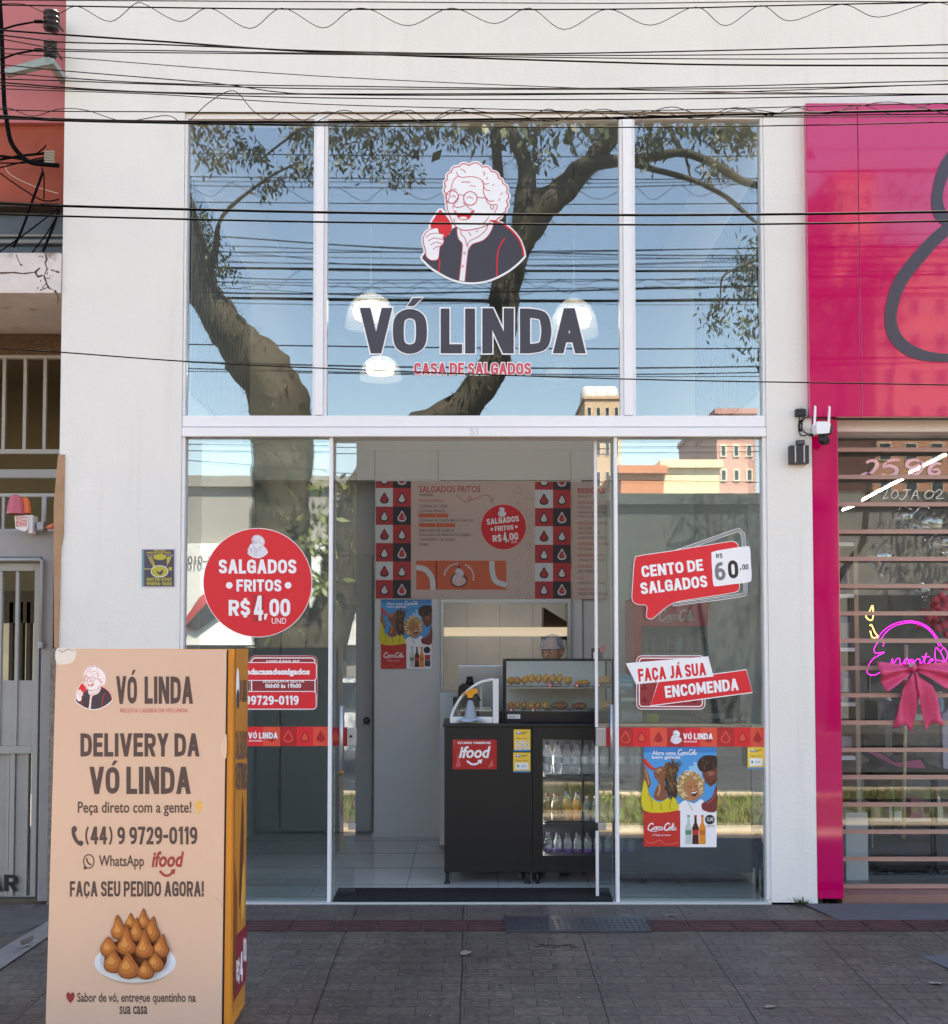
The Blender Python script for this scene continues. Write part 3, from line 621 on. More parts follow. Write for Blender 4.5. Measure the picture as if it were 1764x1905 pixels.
b = MB(); X0, X1, Za, Zb = xx_(820), xx_(1063), zz(1330), MZ0 - .002
b.box(X0 + .001, 2.47, zz(1122), X1 - .001, 2.56, zz(1115), .002); b.box(X0 + .001, 2.47, Za, X0 + .025, 2.56, zz(1122) - .001, .002); b.box(X1 - .03, 2.47, Za, X1 - .002, 2.56, zz(1122) - .001, .002)
b.box(X0 + .026, 2.48, Za, X1 - .031, 2.56, Za + .02, .002)
hatch = b.build('serving_hatch', alu, shop)
# door wall on the left
greyd = mat('grey_door_paint', '#a6a7a6', .55, var=.03)
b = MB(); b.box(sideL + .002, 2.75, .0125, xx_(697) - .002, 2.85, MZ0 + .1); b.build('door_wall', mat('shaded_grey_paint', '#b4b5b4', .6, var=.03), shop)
b = MB(); b.box(xx_(525, 2.73), 2.715, .03, xx_(693, 2.73), 2.749, 2.35, .004); b.box(xx_(478, 2.73), 2.73, .03, xx_(521, 2.73), 2.749, 2.35, .004)
door = b.build('door', greyd, shop)
b = MB(); c = W(683, 1340, 2.71); b.tube([c, c + Vector((0, -.03, 0))], .012, 12); b.blob(c + Vector((0, -.05, 0)), .03, .024, .03); b.build('knob', mat('dark_knob', '#4a463f', .3, metal=.7), door)
for z_ in (.35, 1.2, 2.1): b = MB(); b.tube([(xx_(523, 2.73), 2.712, z_), (xx_(523, 2.73), 2.712, z_ + .09)], .008, 8); b.build('hinge', steel, door)
# kitchen behind the hatch
ktile = mat('kitchen_wall_tile', '#b4b8b6', .35, var=.12, vscale=1.5)
b = MB(); b.box(xx_(700), 4.6, .02, sideR - .01, 4.7, MZ1 - .02); b.build('kitchen_wall', ktile, shop)
b = MB()
for i in range(9): b.box(-1.0 + i * .33, 4.594, .9, -.996 + i * .33, 4.599, 3)
b.build('tile_joint', mat('tile_joint', '#7e7f7a', .8), shop)
b = MB(); b.box(xx_(823, 3.3), 3.3, W(870, 1183, 3.3).z, xx_(1056, 3.3), 3.75, W(870, 1167, 3.3).z, .006)
kh = b.build('extractor_hood', mat('hood_glow', '#e6ddc8', .35, emit=.10)); tag(kh, 'long cream lit hood bar seen through the serving hatch', 'hood')  # weak emission added so the cream front does not read grey
b = MB(); b.box(xx_(830, 3.3), 3.79, W(870, 1182, 3.3).z + .02, xx_(1050, 3.3), 3.82, W(870, 1168, 3.3).z - .01); b.build('kitchen_fill_lamp', mat('kitchen_fill_lamp', '#f4f7ff', .4, emit=2.8), kh)  # unseen lamp added behind the hood to brighten the kitchen wall
b = MB(); b.prism([W(1012, 1130, 3.35), W(1060, 1160, 3.35), W(1060, 1166, 3.35), W(1012, 1166, 3.35)], (0, .3, 0)); b.build('duct', mat('brown_duct', '#4c4335', .6), kh)
b = MB(); b.box(xx_(1012, 3.3), 3.32, W(870, 1190, 3.3).z, xx_(1056, 3.3), 3.7, W(870, 1184, 3.3).z); b.build('grease_tray', black, kh)

# pendants
glow = mat('lamp_glow', '#fff6e6', .5, emit=1.2)
bowl = film('frosted_bowl', '#eef2f5', .08, .3)
def pendant(px, py, wpx, hpx, Y, label, lit=True):
    c = W(px, py, Y); k = (Y + 7.5) / F; r = wpx * k / 2; h = hpx * k
    t = thing('pendant_lamp', label, 'pendant lamp', c, 'pendant lamps in the upper room')
    b = MB(); pr = [(r, -h / 2), (r * .97, -h * .3), (r * .88, 0), (r * .68, h * .28), (r * .4, h * .44), (r * .16, h * .5)]
    b.lathe(pr, c, 28); b.lathe([(a * .96, z) for a, z in pr], c, 28); b.build('shade', bowl, t)
    b = MB(); b.lathe([(0, -h * .28), (r * .60, -h * .24), (r * .68, -h * .02), (r * .60, h * .16), (r * .30, h * .24), (0, h * .25)], c, 18); b.build('bulb', glow if lit else mat('dead_bulb', '#c9cbd0', .3), t)
    b = MB(); b.tube([c + Vector((0, 0, h * .5)), (c.x, c.y, ZTOP - .31)], .005, 6); b.lathe([(.035, h * .48), (.03, h * .62), (.006, h * .66)], c, 10); b.build('flex', greyp, t)
pendant(690, 577, 100, 62, 1.5, 'lit glass dome pendant behind the V of the shop name, nearest left')
pendant(708, 684, 82, 44, 3.7, 'smaller lit glass dome pendant below the V of the shop name')
pendant(1068, 590, 94, 68, 1.6, 'lit glass dome pendant behind the last A of the shop name')
pendant(1040, 694, 78, 44, 3.9, 'dim glass dome pendant deep in the room under the letter D', False)
# ================================================================ LEFT NEIGHBOUR
pinkm = mat('faded_pink_render', '#b56a6c', .85, var=.10, vscale=1.3, bump=.2, bscale=40, dirt=('#8d5557', .66, 2.5))
orangem = mat('burnt_orange_render', '#9c4a38', .85, var=.16, vscale=2, bump=.2, bscale=40, dirt=('#6d2f22', .62, 3))
greyw = mat('grey_painted_wall', '#8d8b8c', .7, var=.10, vscale=2, bump=.15, bscale=40)
NX0, NX1 = -7.0, BX0 - .004
nb = thing('neighbour_building', 'weathered pink and orange neighbour building with cracked white ledge and barred openings', 'building', (NX1, 0, 0))
def Z(py, Y=0.0): return W(870, py, Y).z
def X(px, Y=0.0, py=1000): return W(px, py, Y).x
b = MB(); b.box(NX0, .06, Z(228, .06), NX1, .5, 6.6); b.build('upper_wall', pinkm, nb)
b = MB(); b.box(NX0, .10, Z(380, .10), NX1, .5, Z(228, .06) - .001); b.build('orange_wall', orangem, nb)
b = MB(); b.box(NX0, .05, Z(384, .05), NX1, .2, Z(379, .05), .004); b.build('dark_ledge', mat('ledge_dark', '#3d2c28', .8), nb)
dk = mat('sooty_glass', '#3c4043', .25, var=.4, vscale=6); b = MB(); b.box(NX0, .14, Z(447, .14), NX1, .2, Z(384, .05) - .002); b.box(NX0, .15, Z(475, .15), NX1, .2, Z(452, .14)); wn = b.build('louvre_window', dk, nb)
b = MB(); b.box(NX0, .11, Z(452, .11), NX1, .19, Z(446, .11)); b.box(NX0, .12, Z(440, .12), NX1, .139, Z(436, .12)); b.build('rail', mat('rail_grey', '#77756f', .6), wn)
ledge = mat('cracked_white_ledge', '#cfc6c4', .9, var=.14, vscale=4, bump=.5, bscale=14, dirt=('#7a6860', .60, 4.5))
LYF = -.02
b = MB(); b.box(NX0, LYF, Z(545, LYF), NX1 + .0, .98, Z(470, LYF), .006); led = b.build('ledge', ledge, nb)
crack = mat('crack_dark', '#5a463d', .95); b = MB()
for pts in ([(0, 508), (25, 507), (45, 509), (66, 506), (75, 498)], [(66, 506), (70, 515), (80, 512)], [(83, 470), (88, 480), (84, 490), (88, 500), (82, 514), (88, 530), (92, 538)], [(95, 502), (105, 505), (111, 507)], [(30, 474), (38, 492), (42, 494)], [(75, 540), (90, 534), (100, 540)], [(102, 540), (108, 552), (107, 565)]):
    q = [W(x, y, LYF - .001) for x, y in pts]
    for i in range(len(q) - 1):
        d = (q[i + 1] - q[i]); n_ = Vector((-d.z, 0, d.x)).normalized() * random.uniform(.003, .008); b.face([q[i] - n_, q[i] + n_, q[i + 1] + n_ * .6, q[i + 1] - n_ * .6])
for k in range(26):
    px, py = random.gauss(84, 6), random.choice([random.gauss(508, 5), random.gauss(474, 4), random.gauss(533, 5)]); b.face([W(min(px + random.uniform(-4, 4), 110), py + random.uniform(-3, 3), LYF - .0012) for _ in range(3)])
b.build('crack', crack, led)
peb = mat('pebbledash_brown', '#6a5544', .95, var=.45, vscale=40, bump=.8, bscale=60)
RY = .97
b = MB(); b.box(NX0, RY, Z(662, RY), NX1, RY + .2, Z(545, LYF) + .3); b.build('pebbledash_beam', peb, nb)
olive = mat('olive_room', '#6b6047', .8, var=.1)
b = MB(); b.box(NX0, RY + 2.2, 2.0, NX1, RY + 2.3, 4.4); b.box(NX0, RY + .2, Z(660, RY) + .3, NX1, RY + 2.2, Z(660, RY) + .4); b.box(NX1 - .1, RY + .21, 2.0, NX1, RY + 2.2, 4.3); b.build('inner_room', olive, nb)
gb = mat('grille_white', '#a19e9b', .5, var=.06)
b = MB()
for px in (-65, -30, 7, 46, 83): b.box(X(px - 3, RY, 750), RY, Z(838, RY), X(px + 3, RY, 750), RY + .03, Z(664, RY))
b.box(NX0, RY - .006, Z(844, RY), NX1, RY + .034, Z(836, RY)); b.box(NX0, RY - .006, Z(667, RY), NX1, RY + .034, Z(661, RY))
b.build('upper_grille', gb, nb)
b = MB(); b.box(NX0, RY, Z(889, RY), NX1, RY + .06, Z(873, RY), .005); b.build('cross_beam', gb, nb)
b = MB(); 
for px in (-40, 6, 80): b.box(X(px - 2.5, .5, 950), .5, Z(985, .5), X(px + 2.5, .5, 950), .53, Z(918, .5))
b.box(NX0, .495, Z(924, .5), NX1, .535, Z(918, .5)); b.box(NX0, .495, Z(990, .5), NX1, .535, Z(984, .5)); b.build('lower_grille', gb, nb)
tan = mat('tan_plaster', '#a98467', .9, var=.2, vscale=5, bump=.3, bscale=30)
b = MB(); b.prism([(X(100), .03, Z(1000)), (X(97), .03, Z(930)), (X(103), .03, Z(868)), (X(104), .03, Z(846)), (NX1 + .02, .03, Z(846)), (NX1 + .02, .03, Z(1205)), (X(104), .03, Z(1205))], (0, .3, 0)); 
b.prism([(X(99, -.012), -.012, Z(940)), (X(104, -.012), -.012, Z(870)), (X(106, -.012), -.012, Z(846)), (X(117.5, -.012), -.012, Z(846)), (X(117.5, -.012), -.012, Z(995)), (X(113, -.012), -.012, Z(1020)), (X(111, -.012), -.012, Z(1205)), (X(104, -.012), -.012, Z(1205))], (0, .04, 0)); pil = b.build('plaster_pier', tan, nb)
# gate surround
gx0, gx1 = X(-400), X(76, .1)
b = MB(); b.prism([(NX0, .1, Z(988, .1)), (X(101, .1), .1, Z(988, .1)), (X(101, .1), .1, .0), (X(80, .1), .1, 0), (X(80, .1), .1, Z(1036, .1)), (NX0, .1, Z(1036, .1))], (0, .3, 0)); b.build('gate_surround', greyw, nb)
gran = mat('rough_granite_strip', '#8c8178', .95, var=.5, vscale=60, bump=1, bscale=120)
b = MB(); b.box(X(95, .02), .04, -.1, NX1 + .004, .099, Z(1206)); b.build('granite_strip', gran, nb)
b = MB(); b.box(NX0, .12, -.1, NX1, 3, .005); b.build('threshold', mat('gate_threshold', '#5d4e42', .9, var=.3), nb)
# gate
gate = thing('metal_gate', 'grey barred metal gate with black letters at its foot', 'gate', (X(30, .12), .12, 0))
gm = mat('gate_grey_paint', '#93928f', .5, var=.10, vscale=3)
b = MB(); GYY = .13
b.box(X(66, GYY), GYY, .02, X(76, GYY), GYY + .05, Z(1048, GYY), .003); b.box(gx0, GYY, Z(1062, GYY), X(66, GYY) - .001, GYY + .05, Z(1048, GYY), .003); b.box(gx0, GYY, Z(1402, GYY), X(66, GYY) - .001, GYY + .05, Z(1388, GYY), .003); b.box(gx0, GYY, .02, X(66, GYY) - .001, GYY + .05, Z(1668, GYY), .003)
b.build('frame', gm, gate)
for px in (-58, -28, 2, 33): 
    b = MB(); b.box(X(px - 3, GYY), GYY + .008, Z(1388, GYY) + .001, X(px + 3, GYY), GYY + .04, Z(1062, GYY) - .001); b.build('bar', gm, gate)
b = MB(); b.box(gx0, GYY + .02, Z(1388, GYY) + .001, X(66, GYY) - .002, GYY + .035, Z(1266, GYY)); b.build('plate', gm, gate)
b = MB(); xx = gx0
k = 0
while xx < X(64, GYY) - .02:
    wd = (.055, .02, .03)[k % 3]; k += 1
    b.box(xx, GYY + (.012, .028, .016)[k % 3], Z(1668, GYY) + .001, min(xx + wd, X(65, GYY)), GYY + .045, Z(1402, GYY) - .001); xx += wd + .004
b.build('lower_panel', gm, gate)
g = G(P2(GYY + .010), step=.0004); bl = mat('stencil_black', '#242124', .8); g.text('AR', -24, 1627, 34, 1658, bl, 1, bold=.045); g.build('stencil_letters', gate)
# light behind the gate comes from a backyard: a pale yard wall and dark posts
yard = mat('pale_yard_wall', '#c9c2a8', .8, var=.15)
b = MB(); b.box(NX0, 5.5, 0, NX1, 5.6, 1.95); b.build('yard_wall', yard, nb)
b = MB(); 
for px in (20, 38, 52): b.box(X(px, 1.2), 1.2, .01, X(px + 7, 1.2), 1.26, 1.9)
b.box(NX0, 1.2, 1.75, X(70, 1.2), 1.28, 1.98); b.build('inner_post', mat('inner_post_brown', '#4a4033', .8), nb)
# conduit
b = MB(); b.tube([(X(-80, .08), .075, Z(1040)), (X(76, .08), .075, Z(1039)), (X(80, .08), .075, Z(1043)), (X(80, .08), .075, Z(1205))], .012, 8); b.lathe([(.018, -.02), (.022, 0), (.018, .02)], (X(80, .08), .075, Z(1200)), 10)
o = b.build('conduit', greyp); tag(o, 'grey conduit pipe bending down beside the metal gate', 'conduit')
# warning beacon
bc = thing('garage_beacon', 'red and orange double dome warning beacon with small red lettered box', 'warning beacon', W(38, 985, .03))
b = MB(); c = W(29, 958, -.02); k = 1 / 300
def dome(cpx, cpy, wpx, hpx, Y):
    c = W(cpx, cpy, Y); r = wpx / 600; h = hpx / 300
    bb = MB(); bb.lathe([(r * 1.06, 0), (r * 1.06, h * .08), (r, h * .12), (r * .98, h * .42), (r * .86, h * .46), (r * .82, h * .68), (r * .66, h * .86), (r * .38, h * .97), (0, h)], c, 22); return bb
dome(29, 956, 30, 36, -.02).build('dome', mat('red_dome', '#b3525e', .35), bc); dome(46, 955, 23, 31, .03).build('dome', mat('orange_dome', '#d9632f', .35), bc)
b = MB(); b.prism([W(27, 960, -.02), W(52, 958, -.02), W(52, 983, -.02), (W(47, 989, -.02)), W(29, 983, -.02)], (0, .09, 0)); bx = b.build('box', mat('beacon_box', '#cfcaca', .5), bc)
g = G(P2(-.021), step=.0004); rr_ = mat('beacon_red_print', '#b5474b', .5)
for i, (t, y) in enumerate((('GARAGEM', 964), ('CUIDADO', 971), ('VEICULOS', 977))): g.rect(30, y - 3, 50, y + 2.4, rr_, 1); g.text(t, 31, y - 2, 49, y + 1.6, white, 2, bold=.01, rot=-6)
g.build('lettering', bc)
b = MB(); b.box(X(52), -.0, Z(992), X(60), .1, Z(958), .004); b.build('bracket', mat('beacon_box', '#cfcaca'), bc)
b = MB(); b.box(X(66), .02, Z(985), X(78), .1, Z(970), .004); b.tube([(X(79), .05, Z(970)), (X(79), .05, Z(922))], .008, 8); b.tube([(X(60), .06, Z(978)), (X(67), .06, Z(979))], .012, 8); b.build('junction_box', greyp, bc)
b = MB(); b.tube([W(88, 982, .03), W(97, 979, .02), W(103, 975, .02)], [.012, .018, .012], 8); b.build('orange_cap', mat('orange_cap', '#c96a45', .5), bc)

# ================================================================ PINK STOREFRONT
pk = mat('magenta_panel', '#be0055', .06, spec=.5, coat=.5, var=.05, vscale=1.2)
PY = -.05
pinks = thing('pink_storefront', 'glossy magenta storefront cladding with barred shop window on the right', 'storefront', (X(1600), 0, 0))
b = MB(); xs0 = X(1503, PY, 480)
b.box(xs0, PY, Z(775, PY), X(1598.5, PY, 480), -.002, Z(192, PY), .003); b.box(X(1599.5, PY, 480), PY, Z(775, PY), 6.5, -.002, Z(192, PY), .003); fas = b.build('sign_fascia', pk, pinks)
b = MB(); b.box(X(1512, .02, 1200), .0, .035, X(1562, .02, 1200), .30, Z(777, PY), .004); b.build('column', pk, pinks)
dg = mat('sign_dark_script', '#3d3946', .35)
g = G(P2(PY - .004), step=.0005)
def brush(pts, wds, m):
    P = [Vector(p) for p in crv(pts, n=8)]; n_ = len(P); vs = []
    for i, p in enumerate(P):
        d = (P[min(i + 1, n_ - 1)] - P[max(i - 1, 0)]).normalized(); t = i / (n_ - 1) * (len(wds) - 1); a = int(min(t, len(wds) - 2)); wd = wds[a] + (wds[a + 1] - wds[a]) * (t - a)
        q = Vector((-d.y, d.x)) * wd / 2; vs += [tuple(p + q), tuple(p - q)]
    g.add(vs, [(2 * i, 2 * i + 1, 2 * i + 3, 2 * i + 2) for i in range(n_ - 1)], m, 1)
brush([(1910, 330), (1890, 260), (1820, 250), (1766, 300), (1745, 355), (1748, 395), (1772, 412), (1830, 400)], [22, 24, 26, 24, 20, 24, 20, 18], dg)
brush([(1830, 408), (1765, 425), (1710, 478), (1672, 530), (1657, 590), (1668, 630), (1700, 655), (1745, 665), (1790, 660), (1850, 620), (1880, 560)], [14, 22, 24, 24, 22, 24, 22, 16, 14, 14, 12], dg)
g.build('script_lettering', fas)
HY = .14
b = MB(); b.box(X(1556, HY), HY, Z(803, HY), 6.5, HY + .25, Z(777, PY) + .02, .004); b.build('shutter_box', whitep, pinks)
b = MB(); b.box(X(1556, .24), .31, Z(1655, .31), 6.5, .32, Z(803, HY)); b.build('pane', PANE2, pinks)
sillm = mat('terracotta_sill', '#8d665c', .7, var=.2); b = MB(); b.box(X(1562, .02), .06, -.05, 6.5, .4, Z(1662, .1)); b.build('sill', sillm, pinks)
barm = mat('grille_bar_rose', '#a9877c', .45, metal=.2)
yy = 836.0; b = None; BY = .22
while yy < 1650:
    b = MB(); b.box(X(1558, BY), BY, Z(yy + 4.2, BY), 6.5, BY + .02, Z(yy - 1.0, BY)); b.box(X(1558, BY), BY + .004, Z(yy - 1.2, BY), 6.5, BY + .016, Z(yy - 3.6, BY)); b.build('grille_bar', barm, pinks); yy += 50.8
# painted letters on the glass
g = G(P2(.309), step=.0005); pt = mat('pink_chalk_paint', '#f3c3d0', .7); wt = mat('white_chalk_paint', '#f0eeec', .7)
t5 = zm(1420, 740, .2624)
def bl_(pts, wds, m, L=1):
    P = [Vector(t5(*p)) for p in crv(pts, n=6)]; n_ = len(P); vs = []
    for i, p in enumerate(P):
        d = (P[min(i + 1, n_ - 1)] - P[max(i - 1, 0)]).normalized(); t = i / (n_ - 1) * (len(wds) - 1); a = int(min(t, len(wds) - 2)); wd = (wds[a] + (wds[a + 1] - wds[a]) * (t - a)) * .2624
        q = Vector((-d.y, d.x)) * wd / 2; vs += [tuple(p + q), tuple(p - q)]
    g.add(vs, [(2 * i, 2 * i + 1, 2 * i + 3, 2 * i + 2) for i in range(n_ - 1)], m, L)
bl_([(730, 462), (765, 445), (800, 452), (806, 480), (780, 520), (745, 545), (705, 558), (700, 545), (735, 538), (775, 560), (812, 560)], [16, 20, 26, 28, 24, 20, 18, 14, 20, 24, 14], pt)
bl_([(968, 440), (915, 442), (878, 452)], [18, 22, 18], pt); bl_([(872, 455), (850, 490), (900, 482), (945, 505), (935, 540), (890, 556), (842, 545)], [12, 18, 22, 28, 26, 22, 16], pt)
bl_([(1115, 455), (1075, 440), (1030, 452), (1018, 480), (1050, 498), (1100, 480), (1118, 456), (1122, 500), (1090, 540), (1045, 556)], [20, 22, 26, 22, 20, 18, 18, 28, 24, 14], pt)
bl_([(1262, 470), (1220, 465), (1185, 495), (1180, 530), (1215, 548), (1250, 528), (1235, 508), (1200, 512)], [12, 20, 26, 28, 24, 20, 18, 12], pt)
o = g.build('painted_numerals'); tag(o, 'pink hand painted number 2596 at the top of the barred shop glass', 'glass lettering'); g = G(P2(.309), step=.0005)
for q in ([(885, 650), (865, 690), (850, 716), (888, 706)], [(930, 655), (908, 690), (925, 715), (955, 695), (950, 662), (928, 655)], [(990, 655), (1048, 652)], [(1022, 655), (1010, 695), (985, 720), (962, 712)], [(1048, 722), (1085, 655), (1098, 716)], [(1058, 692), (1095, 690)], [(1175, 655), (1145, 685), (1158, 715), (1195, 705), (1210, 670), (1175, 655)], [(1220, 670), (1252, 650), (1265, 675), (1225, 712), (1278, 712)]): bl_(q, [5, 5], wt)
o = g.build('painted_lettering'); tag(o, 'thin white hand painted LOJA 02 below the pink number', 'glass lettering')
# interior of the pink shop
pin = mat('pink_shop_wall', '#8b8b90', .8, var=.1); pfl = mat('pink_shop_floor', '#8b8a87', .3)
b = MB(); b.box(BX1 + .101, 4.5, .0, 7.2, 4.6, 4.2); b.box(7.2, .45, 0, 7.25, 4.5, 4.2); b.box(BX1 + .101, .45, 3.6, 7.2, 4.5, 3.7); b.build('inner_wall', pin, pinks)
b = MB(); b.box(BX1 + .101, .41, -.02, 7.2, 4.5, .03); b.build('inner_floor', pfl, pinks)
# shelf unit
sh = thing('shelf_unit', 'pale shelving unit with boxes behind the pink shop glass', 'shelf', (X(1575, .7), .7, .03))
wd_ = mat('pale_shelf_wood', '#a79386', .6); shw = mat('shelf_white', '#dcdcdf', .5)
b = MB(); SY = .62; b.box(X(1592, SY, 1300), SY, .03, X(1600, SY, 1300), SY + .35, Z(1008, SY)); b.build('upright', wd_, sh)
for py in (1012, 1108, 1208, 1310, 1410):
    b = MB(); b.box(X(1556, SY, py), SY, Z(py + 4, SY), X(1592, SY, py) - .001, SY + .35, Z(py - 3, SY)); b.build('shelf_board', shw, sh)
for px0, px1, py0, py1, colr, nm, lab in ((1574, 1586, 1046, 1104, '#9d93ab', 'box', 'tall lilac carton on the second shelf of the pale unit'), (1560, 1585, 1146, 1204, '#5f7ea6', 'box', 'blue carton on the third shelf of the pale unit'), (1563, 1590, 1250, 1306, '#8c97b8', 'box', 'pale blue carton on the fourth shelf of the pale unit'), (1558, 1592, 1360, 1406, '#7a5340', 'box', 'brown cardboard box on the fifth shelf of the pale unit')):
    b = MB(); b.box(X(px0, SY + .1), SY + .1, Z(py1, SY), X(px1, SY + .1), SY + .28, Z(py0, SY), .004); m_ = mat(lab[:14], colr, .6); o = b.build(nm, [m_, mat('carton_label', '#c9c4cf', .6)])
    bm_ = bmesh.new(); bm_.from_mesh(o.data); q0, q1 = (X(px0 + 3, SY + .1), Z(py1 - 8, SY)), (X(px1 - 3, SY + .1), Z(py0 + 12, SY)); yv = SY + .0985
    f = bm_.faces.new([bm_.verts.new(v) for v in ((q0[0], yv, q0[1]), (q1[0], yv, q0[1]), (q1[0], yv, q1[1]), (q0[0], yv, q1[1]))]); f.material_index = 1; bm_.to_mesh(o.data); bm_.free(); tag(o, lab, 'box', 'cartons on the pale shelf unit')
b = MB(); b.box(X(1566, .6), .6, .03, X(1607, .6), .95, Z(1512, .6), .006); o = b.build('white_cabinet', mat('cabinet_white', '#c4c8cc', .5)); tag(o, 'low white cabinet on the floor behind the pink shop bars', 'cabinet')
# strip lights
tub = mat('tube_light', '#ffffff', .4, emit=7)
for i, (a_, c_) in enumerate((((1568, 949), (1598, 938)), ((1604, 931), (1643, 910)), ((1645, 909), (1686, 888)), ((1692, 880), (1760, 846)))):
    Ys = (3.6, 3.0, 2.4, 1.7); p0 = W(*a_, Ys[i]); p1 = W(*c_, Ys[i] - .45)
    t = thing('strip_light', ['farthest and shortest ceiling tube light in the pink shop', 'second ceiling tube light from the far end of the row', 'third ceiling tube light from the far end of the row', 'nearest and longest ceiling tube light in the pink shop'][i], 'tube light', p0, 'ceiling tube lights in the pink shop')
    b = MB(); b.tube([p0, p1], .0065, 8); b.build('tube', tub, t); b = MB(); b.tube([p0 + Vector((0, 0, .022)), p1 + Vector((0, 0, .022))], .012, 6); b.build('fitting', greyp, t)
# clear balloons
bal = glass('balloon_film', .30, (.8, .77, .8), .12)
for i, (px, py, r, lab) in enumerate(((1683, 962, .075, 'small crumpled silver foil balloon left of the biggest one'), (1727, 975, .13, 'largest crumpled silver foil balloon under the tube lights'), (1637, 1038, .105, 'round clear balloon above the shelf unit'), (1718, 1098, .06, 'little clear balloon in front of the wall sign'), (1758, 1010, .10, 'pinkish foil balloon at the right edge'))):
    rr2 = random.Random(i); c = W(px, py, .85 + .1 * i); b = MB()
    b.blob(c, r, r, r * .92, seg=20, fn=lambda v: v * (1 + .10 * math.sin(7 * v.x + 3 * v.z + i) * math.cos(6 * v.z + i)))
    b.tube([c + Vector((0, 0, -r * .9)), c + Vector((.01, 0, -r * 1.2)), c + Vector((.03, 0, -r * 1.6))], [.006, .012, .004], 6)
    tag(b.build('balloon', bal), lab, 'balloon', 'balloons behind the pink shop glass')
b = MB()
for k in range(60):
    b.blob(W(1755, 1140, 1.1) + Vector((random.gauss(0, .07), random.gauss(0, .05), random.gauss(0, .08))), .03, .03, .03, seg=8)
tag(b.build('pompom', mat('coral_plush', '#d65468', .9)), 'coral pink fluffy plush bundle at the right edge', 'plush')
# neon sign
neon = mat('neon_magenta', '#f020e0', .4, emit=.5); nY = .50
ns = thing('neon_sign', 'magenta cursive neon sign under a double arch behind the bars', 'neon sign', W(1695, 1220, nY))
t6 = zm(1420, 1120, .315)
def ntube(pts, nm, r=.0026): 
    b = MB(); b.tube([W(*t6(*p), nY) for p in crv(pts, n=5)], r, 8); return b.build(nm, neon, ns)
ntube([(668, 235), (700, 180), (760, 135), (830, 114), (900, 115), (970, 145), (1020, 200), (1058, 265)], 'arch'); ntube([(690, 232), (720, 185), (770, 145), (840, 124), (900, 125), (960, 150), (1005, 195), (1040, 262)], 'arch')
ntube([(718, 232), (706, 262)], 'letter'); ntube([(680, 233), (655, 275), (665, 302), (713, 296), (700, 306), (650, 335), (620, 380), (615, 420), (655, 432), (690, 415)], 'letter')
ntube([(752, 368), (764, 335), (768, 368), (790, 335), (808, 338), (806, 366), (825, 362), (838, 340), (858, 338), (845, 340), (836, 360), (850, 370), (880, 340)], 'letter')
ntube([(885, 342), (868, 340), (858, 360), (872, 368), (888, 345), (890, 366), (905, 340), (925, 338), (928, 364), (945, 350), (965, 300), (952, 355), (965, 366), (985, 352), (1005, 342), (992, 335), (980, 355), (1000, 368), (1020, 355)], 'letter'); ntube([(938, 325), (985, 322)], 'letter')
ntube([(1020, 350), (1015, 310), (1022, 268), (1045, 290), (1068, 270), (1088, 310), (1075, 350), (1045, 345), (1020, 345)], 'tulip'); ntube([(1045, 290), (1060, 320), (1070, 350)], 'tulip')
gold = mat('warm_string_light', '#ffcf70', .4, emit=.9)
b = MB()
for q in ([(608, 62), (628, 55), (645, 20), (650, 75), (640, 108), (612, 95), (605, 65)], [(630, 140), (640, 135), (660, 180), (678, 205), (645, 208), (632, 170)]): b.tube([W(*t6(*p), nY + .05) for p in crv(q, n=4)], .0035, 6)
o = b.build('butterfly_light', gold); tag(o, 'gold outline butterfly light above the neon sign', 'string light')
# bow
bowm = mat('pink_glitter_ribbon', '#dd4f7c', .38, var=.25, vscale=160, bump=.5, bscale=220); bY = .19
bw = thing('ribbon_bow', 'big glittery pink ribbon bow hanging on the window bars', 'bow', W(1700, 1240, bY))
def cloth(outline, depth, nm, fold):
    pts = [t6(*p) for p in outline]; b = MB()
    t = geometry.tessellate_polygon([[Vector((p[0], p[1], 0)) for p in pts]])
    bm = b.bm; vs = [bm.verts.new(W(p[0], p[1], bY)) for p in pts]
    for tr in t: bm.faces.new([vs[i] for i in tr])
    bmesh.ops.subdivide_edges(bm, edges=bm.edges[:], cuts=5, use_grid_fill=True); bmesh.ops.triangulate(bm, faces=bm.faces[:])
    kx, kz = W(*t6(888, 385), bY).x, W(*t6(888, 385), bY).z
    for v in bm.verts: v.co.y += fold(v.co.x - kx, v.co.z - kz)
    r = bmesh.ops.solidify(bm, geom=bm.faces[:], thickness=.004)
    return b.build(nm, bowm, bw, smooth=True)
fl = lambda x, z: -.02 - .10 * min(abs(x), .12) * 3 * (1 if z > -.06 else .8) + (.012 + .10 * min(abs(x), .15)) * math.sin(math.atan2(z, abs(x) + .01) * 11)
cloth([(888, 365), (800, 368), (665, 350), (666, 400), (690, 470), (712, 530), (780, 480), (850, 430), (888, 410)], 0, 'loop', fl)
cloth([(892, 365), (980, 362), (1110, 345), (1115, 400), (1110, 530), (1040, 500), (970, 450), (892, 410)], 0, 'loop', fl)
f2 = lambda x, z: -.012 + .02 * math.sin(x * 55 + z * 9) + .02 * math.sin(z * 14)
cloth([(880, 410), (835, 470), (808, 560), (772, 752), (836, 716), (886, 766), (905, 600), (912, 480), (893, 410)], 0, 'tail', f2)
cloth([(893, 410), (915, 440), (975, 490), (1010, 560), (1068, 735), (1002, 706), (962, 758), (920, 620), (888, 500), (884, 420)], 0, 'tail', lambda x, z: f2(x, z) - .016)
b = MB(); c = W(*t6(889, 388), bY - .05); b.blob(c, .017, .02, .026, fn=lambda v: v * (1 + .12 * math.sin(9 * v.x + 4 * v.z))); b.build('knot', bowm, bw)
